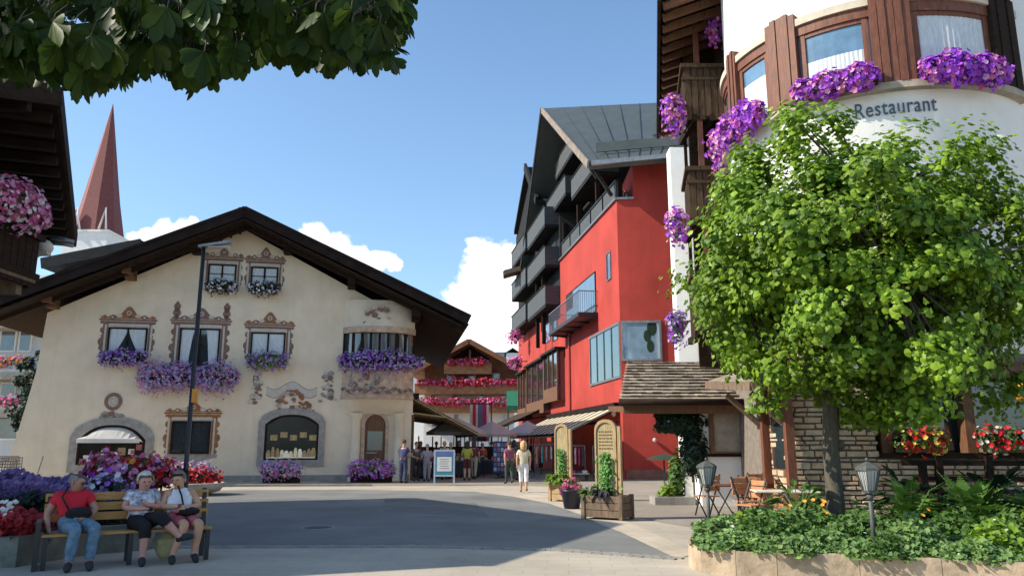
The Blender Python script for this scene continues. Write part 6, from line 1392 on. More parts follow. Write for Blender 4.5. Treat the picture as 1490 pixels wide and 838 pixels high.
# lettering-like carving lines on the board (unreadable rows)
def rows(par, zt_, n, w_):
    b = LMB(); random.seed(9)
    for i in range(n):
        x = -w_/2
        while x < w_/2:
            l_ = random.uniform(.02, .06); b.box(x, min(x+l_, w_/2), -.026, -.0195, zt_-i*.075-.03, zt_-i*.075); x += l_+.02
    b.build('carved_pattern', 'brown_wood', par)
climber(pl, .55, 1.45, .12, 240, 3); rows(pl, 1.93, 6, .34)
hosta('dark purple-leaved plant filling the larger arched-board planter', (p.x-.1, p.y+.2, .45), .34, 50, .13, mat('dusky_leaf', (.06,.05,.06), .6, .2, 2, island=[(.05,.04,.05),(.03,.06,.025),(.09,.08,.09),(.03,.03,.05)]), 'plants in the planters on the square', seed=12)
hosta('green leaves at the left corner of the larger arched-board planter', (p.x-.38, p.y+.5, .45), .36, 40, .13, 'leaf_fern', 'plants in the planters on the square', seed=13)
q = gnd(817, 730); pl2 = arched_planter('smaller pale planter box with a tall arched board and lime plant, further away', (q.x+.05, q.y+.3, 0), R(-32), .62, .5, .55, 2.15, .38, False); climber(pl2, .6, 1.5, .09, 200, 5)
hosta('lime leaves overflowing the smaller arched-board planter', (q.x-.15, q.y+.1, .5), .42, 70, .15, 'leaf_lime', 'plants in the planters on the square', seed=14)
r_ = gnd(833, 741); t = thing('flower_tub', 'dark round tub of pink flowers between the two arched-board planters', 'tub', (r_.x, r_.y+.2, 0)); b = LMB(); b.lathe([(.0, .02), (.20, .02), (.27, .42), (.30, .44), (.30, .48), (.26, .48), (.25, .42)], (0, 0), 14); b.build('pot', mat('dark_blue_glaze', (.02, .022, .04), .35, .2, 4), t)
L, F = LMB(), LMB(); random.seed(71); mass(L, F, [(-.12, 0, .58), (.12, 0, .55)], .24, 200, 70, .09, .05, 0, (0,)); L.build('foliage', 'leaf_fern', t); F.build('blossoms', ['pink'], t)

# ================================================================== NEAR LEFT CHALET (casts the long shadow on the square)
nc = thing('timber_chalet', 'dark timber chalet with a deep overhanging eave and carved balcony at the left edge', 'chalet', (-14, 14, 0))
F_ = Vector((-13.5, 23, 7.9)); R_ = Vector((-9.5, 15.0, 8.9)); N_ = Vector((-9.6, 9.8, 7.0)); back = Vector((-11, -4.0, 0))
rb = MB(); rb.slab([R_, F_, F_+back, R_+back], .3); rb.slab([N_, R_, R_+back, N_+back], .3)
ro = rb.build('roof', 'verge_wood', nc)
b = MB(); b.bar(R_+Vector((.03, .0, -.12)), F_+Vector((.03, 0, -.12)), .08, .42); b.bar(N_+Vector((.03, 0, -.12)), R_+Vector((.03, 0, -.12)), .08, .42); b.build('fascia', 'dark_wood', ro)
b = MB()
for k in range(12):
    p = R_.lerp(F_, (k+.6)/12.5); b.bar(p+Vector((-.1, -.05, -.42)), p+Vector((-2.6, -1.0, -.42)), .16, .2)
for k in range(5):
    p = N_.lerp(R_, (k+.6)/5.3); b.bar(p+Vector((-.1, 0, -.42)), p+Vector((-2.2, -.1, -.42)), .16, .2)
b.build('rafters', 'verge_wood', ro)
w0 = Vector((-12.0, 10.3, 0)); wm_ = Vector((-12.1, 15.0, 0)); w1 = Vector((-14.6, 20.9, 0)); q0, qm, q1 = w0+back*.8, wm_+back*.8, w1+back*.8
H3 = [6.8, 8.5, 7.7]
b = MB(); b.add([(w0.x, w0.y, 0), (wm_.x, wm_.y, 0), (w1.x, w1.y, 0), (w1.x, w1.y, H3[2]), (wm_.x, wm_.y, H3[1]), (w0.x, w0.y, H3[0]), (q0.x, q0.y, 0), (qm.x, qm.y, 0), (q1.x, q1.y, 0), (q1.x, q1.y, H3[2]), (qm.x, qm.y, H3[1]), (q0.x, q0.y, H3[0])],
      [(5,4,1,0), (4,3,2,1), (6,7,10,11), (7,8,9,10), (0,6,11,5), (2,3,9,8), (3,4,10,9), (4,5,11,10)]); b.build('wall', 'dark_wood', nc)
NF = Frame((-10.45, 15.0), (0, 1), (1, 0))
b = MB(); b.fbox(NF, -4.2, 1.6, 5.1, 5.28, -1.6, -.05); b.bar(NF.p(1.3, 4.95, -.2), NF.p(1.3, 4.95, -1.7), .2, .3); b.bar(NF.p(-.8, 4.95, -.2), NF.p(-.8, 4.95, -1.7), .2, .3); bo = b.build('balcony', 'old_wood', nc)
b = MB()
for k in range(25): u = -4.2+k*.232; b.fbox(NF, u+.01, u+.22, 5.0, 6.05, -.12-.02*(k % 2), -.06)
b.fbox(NF, -4.2, 1.65, 6.05, 6.18, -.2, .04); b.fbox(NF, -4.2, 1.65, 5.18, 5.30, -.06, 0)
for k in range(7): b.fbox(NF, 1.58, 1.64, 5.0, 6.05, -1.6+k*.21, -1.42+k*.21)
b.build('railing', 'dark_wood', bo)
c = at(72, 360, 17.2); b = MB()
b.bar(c+Vector((-1.1, -.1, -.12)), c+Vector((.0, 0, -.05)), .2, .26); b.ball(c+Vector((-.12, 0, 0)), (.2, .18, .18), 10); b.ball(c+Vector((-.4, 0, -.1)), (.2, .18, .2), 10); b.build('carved_bracket', 'paint_pale', nc)
b = MB(); g0 = at(74, 345, 17.5); g1 = at(107, 352, 17.5); b.tube([g0, g1], .05); b.tube([g0+Vector((0, 0, -.12)), g1+Vector((.0, 0, -.1))], .04); b.build('gutter', 'grey_metal', nc)
random.seed(91)
flower_box('magenta and white petunias on the dark chalet balcony at the left edge', NF.p(-3.6, 6.42, .12), NF.p(1.45, 6.42, .12), ['magenta', 'magenta', 'pink', 'whitef', 'magenta'], (.34, .40), 2200, 1500, .10, .05, .15, trough=True, out=(1, 0, 0), th=.2)

# ================================================================== FLOWER BEDS, LEFT
bedL = [(-8.8, 10.85), (-6.75, 11.0), (-6.45, 12.2), (-5.75, 12.75), (-6.9, 15.6), (-11.5, 15.6)]
lb = thing('left_flower_bed', 'low-walled flower bed behind the bench', 'flower bed', (-7, 13, 0)); b = MB(); wallring([Vector((x, y, 0)) for x, y in bedL[:5]], .16, 0, .40, b, 1.3); b.build('bed_wall', mat('green_grey_concrete', (.19, .195, .165), .9, .3, 2.5, .4, 18), lb); b = MB(); b.poly([(x*1.0, y+.12, .34) for x, y in bedL]); b.build('bed_soil', 'soil', lb)  # wall concrete in a darker greenish grey, mottled by noise
random.seed(93)
def blockmass(n, xr, yr, zr, ls, mb, fn=None, fl=None, nf=0, fs=.04, bump=.12):
    for i in range(n):
        x = random.uniform(*xr); y = random.uniform(*yr); h = zr[0]+(zr[1]-zr[0])*(1-.35*abs((x-xr[0])/(xr[1]-xr[0])*2-1)**3)*(.85+bump*math.sin(x*4.3)*math.cos(y*5.1)); z = zr[0]+(h-zr[0])*random.random()**.45
        yield_leaf(mb, Vector((x, y, z)), (random.gauss(0,.5), -.5+random.gauss(0,.4), .6), ls*random.uniform(.6, 1.3))
    for i in range(nf):
        x = random.uniform(*xr); y = random.uniform(*yr); h = zr[0]+(zr[1]-zr[0])*(1-.35*abs((x-xr[0])/(xr[1]-xr[0])*2-1)**3)*(.85+bump*math.sin(x*4.3)*math.cos(y*5.1)); front = random.random() < .4
        z = h*random.uniform(.93, 1.05) if not front else random.uniform(zr[0]+(h-zr[0])*.55, h); yy_ = yr[0]-.03 if front else y
        fl.flower((x, yy_, z), (random.gauss(0,.3), -.7, .6), fs*random.uniform(.7, 1.3))
G1, C1, Wf, P1, Pk = MB(), MB(), MB(), MB(), MB()
blockmass(2600, (-9.2, -6.75), (10.95, 12.0), (.36, .80), .11, C1, fl=Wf, nf=0)
for i in range(9):
    cx = random.uniform(-8.2, -6.75); 
    for j in range(16): Wf.flower((cx+random.gauss(0,.10), random.uniform(10.95, 11.3), random.uniform(.62, .86)), (0, -.7, .6), .035)
setp(C1.build('red_leaf_bedding', 'crimson', origin=(-8, 11.4, .4)), 'dark red bedding begonias behind the low concrete wall at the left edge', 'bedding plants', kind='stuff')
setp(Wf.build('white_bedding_flowers', 'whitef', origin=(-8, 11.4, .4)), 'white blossoms scattered over the dark red begonias', 'flowers', kind='stuff')
blockmass(4200, (-10.6, -6.2), (12.75, 14.6), (.36, .92), .12, G1)
setp(G1.build('dark_green_bedding', 'leaf_dark', origin=(-7, 13.5, .4)), 'dark green foliage in the bed behind the bench', 'bedding plants', kind='stuff')
for cx_, hh_, n_ in ((-9.4, 1.04, 480), (-8.7, 1.16, 640), (-8.1, 1.08, 560), (-7.5, .98, 460), (-6.9, .95, 340)): blockmass(160, (cx_-.5, cx_+.5), (13.0, 14.4), (.6, hh_), .10, P1, fl=P1, nf=n_, fs=.042, bump=.2)
setp(P1.build('purple_bedding_flowers', 'darkpurple', origin=(-8, 13.8, .9)), 'dark purple flower drift behind the man on the bench', 'flowers', kind='stuff')
def bush(label, c, r, lm, fm, nl, nf, fs, seed, name='flowering_plant', grp=None):
    random.seed(seed); c = Vector(c); t = thing(name, label, 'flowering plant', (c.x, c.y, .34), 0, grp); L, F = MB(), MB(); mass(L, F, [c+Vector((-r*.5, 0, 0)), c+Vector((r*.5, 0, 0))], (r, r*.8), nl, nf, .10, fs, .1, tuple(range(len(fm))), (0, -1, 0)); L.build('foliage', lm, t); F.build('blossoms', fm, t)
    b = MB(); b.tube([(c.x, c.y, .34), (c.x, c.y, c.z)], .02, 5); b.build('stem', 'bark', t)
gb = 'flowering plants in the bed behind the bench'
bush('tall pink geraniums behind the purple drift, left of the two women', (-7.65, 15.0, 1.18), .36, 'leaf', ['pink', 'magenta', 'redf'], 420, 330, .055, 94, grp=gb)
bush('orange-red and pink geraniums just left of the woman in the patterned top', (-6.85, 14.6, 1.14), .34, 'leaf_dark', ['redf', 'pink', 'orangef'], 420, 300, .055, 95, grp=gb)
bush('crimson flowers between the two seated women', (-6.45, 14.6, 1.12), .32, 'leaf_dark', ['redf', 'magenta'], 260, 200, .05, 96, grp=gb)
bush('purple and white petunias behind the bench back', (-6.75, 13.3, .95), .34, 'leaf_dark', ['lilac', 'purple', 'whitef'], 300, 190, .045, 97, grp=gb)
bush('deep pink flowers behind the empty part of the bench', (-6.9, 13.9, 1.12), .28, 'leaf_dark', ['magenta'], 200, 120, .05, 98, grp=gb)
bush('silvery grey shrub at the far left behind the red begonias', (-9.3, 13.4, .9), .42, mat('silver_leaf', (.3,.32,.28), .7, .1, 2, island=[(.30,.33,.29),(.42,.44,.40),(.2,.23,.19)]), ['whitef'], 620, 40, .035, 99, grp=gb)
# round red planter further back
c = at(284, 712, 26); t = thing('round_planter', 'shallow round planter of dark red flowers on the far side of the square', 'planter', (c.x, 26, 0)); b = MB(); b.lathe([(.3, 0), (.75, .12), (.95, .38), (.9, .4), (.85, .34)], (c.x, 26), 20); b.build('bowl', 'concrete', t)
L, F = MB(), MB(); random.seed(100); mass(L, F, [(c.x-.6, 26, .55), (c.x+.6, 26, .55)], (.42, .30), 400, 420, .12, .06, 0, (0, 1)); L.build('foliage', 'leaf_dark', t); F.build('blossoms', ['redf', 'crimson'], t)
c = at(283, 692, 31); flower_box('pink and lilac petunia planter at the wall behind the lamp post', c+Vector((-.6, 0, -.1)), c+Vector((.6, 0, -.1)), ['lilac', 'magenta'], (.36, .34), 300, 260, .12, .055, .1, 'petunia planters on the ground by the painted house', th=.5, lift=.3)

# ================================================================== STREET LAMP
lx = -.4128*15; sl = thing('street_lamp', 'slim black street lamp with a flat arm in front of the painted house', 'street lamp', (lx, 15, 0)); b = LMB()
b.tube([(0, 0, 0), (0, 0, 1.1)], .07, 12); b.tube([(0, 0, 1.1), (0, 0, 1.2), (0, 0, 5.5)], [.07, .045, .038], 12); b.build('pole', 'black_metal', sl)
b = LMB(); b.bar((-.08, 0, 5.52), (.56, -.05, 5.60), .16, .05); b.build('lamp_head', 'grey_metal', sl); b = LMB(); b.box(.1, .5, -.06, .06, 5.50, 5.52); b.build('diffuser', 'white_cloth', sl)
b = LMB(); b.box(.04, .10, -.10, .05, 2.42, 2.68); b.build('sticker_plate', mat('orange_plate', (.75, .30, .03), .5, .1), sl)
b = LMB(); b.box(-.11, .12, -.10, .06, .05, .6); b.build('base_box', 'black_metal', sl)

# ================================================================== BENCH
BA = R(30); BC = Vector((-5.43, 11.52, 0)); bn_ = thing('park_bench', 'honey-coloured wooden slat bench with black metal end frames', 'bench', BC, BA)
for k in range(3): b = LMB(); b.box(-1.14, 1.02, .18+.035*k, .205+.035*k, .58+.135*k, .69+.135*k); b.build('back_slat', 'bench_wood', bn_, bevel=.006)
for k in range(4): b = LMB(); b.box(-1.14, 1.02, -.30+.115*k, -.20+.115*k, .42-.006*k, .455-.006*k); b.build('seat_slat', 'bench_wood', bn_, bevel=.006)
for x in (-1.08, -.05, .96):
    b = LMB(); b.box(x-.03, x+.03, -.32, -.26, 0, .42); b.box(x-.03, x+.03, .14, .20, 0, .52); b.box(x-.03, x+.03, -.26, .14, .36, .415); b.bar((x, .165, .5), (x, .285, .98), .06, .04); b.build('leg', 'black_metal', bn_)
b = LMB(); b.box(-1.21, -1.15, -.34, .26, 0, .62); b.build('end_panel', 'black_metal', bn_)

# ================================================================== PEOPLE
def skinmesh(nodes, edges, root, sub=2):
    ks = list(nodes); ix = {k: i for i, k in enumerate(ks)}; me = bpy.data.meshes.new('s'); me.from_pydata([tuple(nodes[k][0]) for k in ks], [(ix[a], ix[b]) for a, b in edges], []); me.update()
    o = bpy.data.objects.new('s', me); COL.objects.link(o); m = o.modifiers.new('k', 'SKIN'); m.use_smooth_shade = True; sv = me.skin_vertices[0].data
    for k in ks:
        r = nodes[k][1]; r = r if isinstance(r, (tuple, list)) else (r, r); sv[ix[k]].radius = r; sv[ix[k]].use_root = (k == root)
    s = o.modifiers.new('u', 'SUBSURF'); s.levels = sub; s.render_levels = sub
    dg = bpy.context.evaluated_depsgraph_get(); dg.update(); out = bpy.data.meshes.new_from_object(o.evaluated_get(dg)); bpy.data.objects.remove(o); bpy.data.meshes.remove(me)
    for p in out.polygons: p.use_smooth = True
    return out
def addmesh(name, me, m_, parent, label=None):
    me.materials.clear(); me.materials.append(M[m_] if isinstance(m_, str) else m_); o = bpy.data.objects.new(name, me); COL.objects.link(o); o.parent = parent; KIDS.setdefault(parent.name, []).append(o)
    if label: o['label'] = label
    return o
BASE = dict(pel=((0,0,.93),.135), bel=((0,0,1.08),.13), che=((0,.01,1.27),.145), nkb=((0,.02,1.41),.075), nk=((0,.01,1.49),.056), h1=((0,-.02,1.57),.075), h2=((0,-.015,1.65),.098), h3=((0,0,1.71),.075),
 shl=((.165,.01,1.385),.062), ell=((.22,.03,1.13),.046), wrl=((.23,-.03,.90),.031), pal=((.235,-.05,.83),.034), hil=((.085,0,.88),.098), knl=((.10,-.02,.49),.066), cal=((.10,.01,.34),.060), anl=((.10,.03,.10),.040), tol=((.115,-.09,.04),.040))
for k in list(BASE):
    if k.endswith('l') and k not in ('bel', 'pel'): (x, y, z), r = BASE[k]; BASE[k[:-1]+'r'] = ((-x, y, z), r)
BODY_E = [('pel','bel'),('bel','che'),('che','nkb'),('nkb','nk'),('nk','h1'),('h1','h2'),('h2','h3')]+[e for s in 'lr' for e in (('che','sh'+s),('sh'+s,'el'+s),('el'+s,'wr'+s),('wr'+s,'pa'+s),('pel','hi'+s),('hi'+s,'kn'+s),('kn'+s,'ca'+s),('ca'+s,'an'+s),('an'+s,'to'+s))]
def squash(d, k=.84, z0=.56):
    return {a: (p[0], p[1], z0+(p[2]-z0)*k if p[2] > z0 else p[2]) for a, p in d.items()}
def person(label, loc, rz, pose, top, bottom, hair, sleeve='short', legs='long', shoes=(.03,.03,.035), sc=1.0, look=(0,-1,0), hs='short', skin=(.52,.29,.20), glasses=False, tank=False, group=None, fingers=True, extra=None, build_=1.0, sub=2, head=1.0):
    t = thing('person', label, 'person', loc, rz, group); N = {k: (Vector(p)*sc, r*sc*(build_ if k in ('pel','bel','che','hil','hir') else (head if k in ('h1','h2','h3') else (1+(build_-1)*.6)))) for k, (p, r) in BASE.items()}
    for k, p in pose.items(): N[k] = (Vector(p)*sc, N[k][1])
    for s in 'lr':
        if 'ca'+s not in pose: kn, an = N['kn'+s][0], N['an'+s][0]; N['ca'+s] = (kn.lerp(an, .35)+Vector((0, .012, 0)), N['ca'+s][1])
        if 'to'+s not in pose: N['to'+s] = (N['an'+s][0]+Vector((.01 if s == 'l' else -.01, -.13, -.055))*sc, N['to'+s][1])
        if 'pa'+s not in pose: d = (N['wr'+s][0]-N['el'+s][0]).normalized(); N['pa'+s] = (N['wr'+s][0]+d*.08*sc, N['pa'+s][1])
    body = dict(N); E = list(BODY_E)
    if fingers:
        for s in 'lr':
            w_, p = N['wr'+s][0], N['pa'+s][0]; d = (p-w_).normalized(); side = d.cross(Vector((1, 0, 0)) if abs(d.x) < .8 else Vector((0, 0, 1))).normalized(); pn = d.cross(side)
            for i, (off, ln) in enumerate(((-.027, .055), (-.009, .07), (.009, .066), (.027, .05))):
                a = p+d*.03*sc+side*off*sc; b_ = a+d*ln*.55*sc+pn*.008; c_ = b_+d*ln*.4*sc+pn*.02
                body['f%s%da' % (s, i)] = (a, .0095*sc); body['f%s%db' % (s, i)] = (b_, .0088*sc); body['f%s%dc' % (s, i)] = (c_, .0075*sc)
                E += [('pa'+s, 'f%s%da' % (s, i)), ('f%s%da' % (s, i), 'f%s%db' % (s, i)), ('f%s%db' % (s, i), 'f%s%dc' % (s, i))]
            m_ = w_.lerp(p, .45); a = m_+side*-.038*sc+d*.015; b_ = a-side*.012+d*.035*sc+pn*.01
            body['t%sa' % s] = (a, .012*sc); body['t%sb' % s] = (b_, .009*sc); E += [('pa'+s, 't%sa' % s), ('t%sa' % s, 't%sb' % s)]
    sk = mat('skin_%02d%02d' % (int(skin[0]*100), int(skin[1]*100)), skin, .55, .08, 8)
    bo = addmesh('body', skinmesh(body, E, 'pel', sub), sk, t)
    seg = [(a_, b_, N[a_][0], N[b_][0]) for a_, b_ in BODY_E]
    def region(v):
        best = None
        for a_, b_, p, q in seg:
            d = q-p; tt = max(0, min(1, (v-p).dot(d)/d.length_squared)); r0_, r1_ = N[a_][1], N[b_][1]; ds = (v-(p+d*tt)).length/(r0_+(r1_-r0_)*tt)
            if best is None or ds < best[0]: best = (ds, a_, b_[:2] if b_[-1] in 'lr' and len(b_) == 3 and b_ not in ('bel', 'pel') else b_, tt)
        _, a_, b_, tt = best; a2 = a_[:2] if a_[-1] in 'lr' and a_ not in ('bel', 'pel') else a_
        key = (a2, b_); T = B = False
        if key == ('pel', 'bel'): T = tt > .12; B = tt < .5
        elif key == ('bel', 'che'): T = True
        elif key == ('che', 'nkb'): T = tt < (.40 if tank else .8)
        elif key == ('che', 'sh'): T = tt < (.80 if tank else 2)
        elif key == ('sh', 'el'): T = (not tank) and (tt < .55 or sleeve == 'long')
        elif key == ('el', 'wr'): T = (not tank) and sleeve == 'long' and tt < .95
        elif key == ('pel', 'hi'): B = True; T = v.z > N['pel'][0].z+.03
        elif key == ('hi', 'kn'): B = tt < (.86 if legs == 'short' else 2)
        elif key == ('kn', 'ca'): B = legs != 'short'
        elif key == ('ca', 'an'): B = legs == 'long' and tt < .9
        return T, B
    bm_ = bo.data; reg = [region(v.co) for v in bm_.vertices]; nr = [v.normal.copy() for v in bm_.vertices]
    for nm, ci, off, mm in (('top', 0, .020, top), ('shorts' if legs == 'short' else 'trousers', 1, .013, bottom)):
        used = {}; vs = []; fs = []
        for p in bm_.polygons:
            if all(reg[i][ci] for i in p.vertices):
                f_ = []
                for i in p.vertices:
                    if i not in used:
                        used[i] = len(vs); co = bm_.vertices[i].co; w_ = noise.noise(co*14+Vector((len(label), 0, 0))); vs.append(co+nr[i]*(off+.011*w_))
                    f_.append(used[i])
                fs.append(f_)
        cm = LMB(); cm.add(vs, fs, 0, True); cm.build(nm, mm if not isinstance(mm, tuple) else cloth(nm+'_%02d%02d%02d' % tuple(int(x*100) for x in mm), mm), t)
    for s in 'lr':
        b = LMB(); a, q = N['an'+s][0], N['to'+s][0]; d = (q-a); d.normalize(); b.tube([a-d*.05*sc+Vector((0, 0, -.03)), a.lerp(q, .5)+Vector((0, 0, .0)), q+Vector((0, 0, .0)), q+d*.06*sc], [.042*sc, .052*sc, .050*sc, .028*sc], 8); b.build('shoe', cloth('shoe_%d' % (hash(shoes) % 999), shoes), t)
    # head details
    f = Vector(look).normalized(); c = N['h2'][0]+Vector((0, 0, -.005)); up = Vector((0, 0, 1)); r_ = f.cross(up).normalized(); up = r_.cross(f)
    sc0 = sc; sc = sc*head
    H = LMB(); n = 14; m_ = 10; vs = []; fs = []; R3 = (.096*sc, .108*sc, .114*sc) if hs != 'curly' else (.108*sc, .116*sc, .122*sc); rnd = random.Random(len(label))
    cc = c+up*.012*sc-f*.012*sc
    for i in range(m_+1):
        for k in range(n):
            th, ph = math.pi*i/m_, 2*math.pi*k/n; d = (math.sin(th)*math.cos(ph), math.sin(th)*math.sin(ph), math.cos(th)); j = 1+rnd.uniform(-.04, .05)*(2 if hs == 'curly' else 1); vs.append(cc+(r_*d[0]*R3[0]+f*d[1]*R3[1]+up*d[2]*R3[2])*j)
    low = {'short': -.35, 'curly': -.45, 'long': -1.1, 'bald': -.3}[hs]
    for i in range(m_):
        for k in range(n):
            th, ph = math.pi*(i+.5)/m_, 2*math.pi*(k+.5)/n; y, z = math.sin(th)*math.sin(ph), math.cos(th)
            if y > .22 and z < .60+rnd.uniform(-.08, .12): continue
            if y > -.1 and z < -.05: continue
            if z < low: continue
            if hs == 'bald' and z > .62: continue
            fs.append((i*n+k, (i+1)*n+k, (i+1)*n+(k+1) % n, i*n+(k+1) % n))
    H.add(vs, fs, 0, True)
    if hs == 'long':
        for k in range(7): a = -1.2+2.4*k/6; q = cc-f*.09*sc*math.cos(a)+r_*.085*sc*math.sin(a); H.tube([q+up*.05, q-up*.10, q-f*.02-up*.24*sc], [.035*sc, .038*sc, .015*sc], 6)
    H.build('hair', mat('hair_%02d%02d' % (int(hair[0]*100), int(hair[2]*100)), hair, .8, .25, 20, .4, 60), t)
    Fc = LMB(); e = c+f*.088*sc+up*.004
    Fc.ball(c+f*.104*sc-up*.022*sc, (.013*sc, .013*sc, .020*sc), 8, 0)
    for sg in (-1, 1):
        Fc.ball(e+r_*sg*.034*sc, (.012*sc, .012*sc, .008*sc), 8, 1 if not glasses else 3)
        Fc.ball(c+r_*sg*.094*sc-up*.01-f*.005, (.012*sc, .018*sc, .028*sc), 8, 0)
        if glasses: Fc.ball(e+r_*sg*.034*sc+f*.012, (.026*sc, .012*sc, .018*sc), 8, 3)
    Fc.ball(c+f*.090*sc-up*.055*sc, (.022*sc, .010*sc, .006*sc), 8, 2); Fc.build('face', [sk, cloth('eye_dark', (.03, .02, .02)), cloth('lip', (.38, .13, .11)), 'black_metal'], t)
    return t
def bl(x): return BC+Vector((x*math.cos(BA), x*math.sin(BA), 0))
denim = cloth('faded_denim', (.13, .21, .29), .25)
man = person('man in a red T-shirt and faded jeans sitting at the left end of the bench', bl(-.80), BA, squash(dict(
 pel=(0,.02,.56), bel=(.01,.05,.70), che=(.0,.10,.90), nkb=(0,.12,1.04), nk=(.01,.10,1.10), h1=(.02,.07,1.165), h2=(.035,.06,1.235), h3=(.035,.075,1.295),
 shl=(.18,.09,1.0), ell=(.29,.02,.76), wrl=(.17,-.18,.66), pal=(.10,-.24,.64), shr=(-.18,.11,1.0), elr=(-.30,.10,.75), wrr=(-.27,-.06,.52), par=(-.24,-.11,.45),
 hil=(.11,-.05,.555), knl=(.28,-.44,.53), anl=(.25,-.48,.10), hir=(-.07,-.05,.555), knr=(.05,-.47,.53), anr=(.01,-.50,.10))), cloth('red_tshirt', (.55,.015,.035)), denim, (.22,.20,.18), hs='bald', look=(.8,-.6,-.25), glasses=True, skin=(.42,.22,.16), build_=1.22, head=1.12, sc=1.0, sub=3)
W1 = person('woman in a white patterned top and black cropped trousers sitting with crossed legs', bl(.08), BA, squash(dict(
 pel=(0,.02,.56), bel=(.0,.03,.70), che=(.0,.06,.91), nkb=(0,.07,1.05), nk=(.0,.05,1.12), h1=(.01,.02,1.175), h2=(.015,.02,1.25), h3=(.015,.035,1.31),
 shl=(.165,.05,1.01), ell=(.23,-.04,.79), wrl=(.06,-.20,.86), pal=(-.01,-.21,.90), shr=(-.165,.06,1.01), elr=(-.24,.0,.80), wrr=(-.06,-.21,.80), par=(.02,-.23,.80),
 hil=(.10,-.05,.58), knl=(.22,-.42,.66), anl=(.50,-.50,.36), tol=(.60,-.58,.37), hir=(-.08,-.05,.56), knr=(.03,-.46,.53), anr=(.02,-.44,.10))), mat('patterned_white', (.6,.6,.66), .85, .45, 14, col2=(.10,.12,.25)), cloth('black_capri', (.008,.008,.01)), (.62,.58,.52), legs='crop', hs='curly', look=(.15,-1,-.1), skin=(.55,.28,.22), build_=1.22, head=1.12, sc=.98, sub=3)
W2 = person('woman in a white sleeveless top and red shorts at the right end of the bench', bl(.58), BA, squash(dict(
 pel=(0,.02,.56), bel=(.0,.03,.70), che=(.0,.06,.92), nkb=(0,.07,1.06), nk=(-.01,.05,1.13), h1=(-.03,.03,1.19), h2=(-.04,.03,1.265), h3=(-.04,.045,1.325),
 shl=(.18,.05,1.02), ell=(.27,-.06,.80), wrl=(.08,-.24,.78), pal=(.0,-.27,.77), shr=(-.18,.06,1.02), elr=(-.25,-.04,.79), wrr=(-.04,-.22,.81), par=(.04,-.24,.80),
 hil=(.10,-.05,.56), knl=(.24,-.45,.53), anl=(.20,-.42,.10), hir=(-.08,-.05,.56), knr=(.04,-.46,.53), anr=(-.10,-.44,.10))), cloth('white_tank', (.72,.72,.78)), mat('red_patterned', (.42,.02,.06), .85, .3, 14, col2=(.6,.35,.35)), (.20,.17,.14), legs='short', hs='short', look=(-.55,-.85,-.05), skin=(.56,.30,.19), tank=True, build_=1.22, head=1.12, sc=.98, sub=3)
# things they carry
def bag(name, label, c, r, m_, strap=None):
    t = thing(name, label, 'bag', c, BA); b = LMB(); b.ball((0, 0, 0), r, 12); o = b.build('body', m_, t); b = LMB(); b.box(-r[0]*.8, r[0]*.8, -r[1]*1.03, -r[1]*.5, r[2]*.1, r[2]*.55); b.build('flap', m_, t)
    if strap: b = LMB(); b.tube(strap, .013, 6); b.build('strap', m_, t)
    return t
blk = cloth('black_leather', (.012, .012, .015))
bag('camera_bag', 'black camera bag resting on the lap of the man in red', bl(-.72)+Vector((.08, -.14, .70)), (.17, .10, .095), blk, [(-.12, .02, .05), (-.22, .1, .22), (-.16, .22, .36)])
bag('handbag', 'black handbag on the lap of the woman in the white sleeveless top', bl(.68)+Vector((.10, -.2, .68)), (.18, .09, .065), blk, [(-.05, .0, .05), (-.08, .12, .22), (-.13, .20, .36)])
bag('tote_bag', 'cream cloth tote bag on the ground under the bench', bl(.42)+Vector((.05, -.05, .2)), (.15, .10, .19), cloth('cream_tote', (.50, .44, .22)))

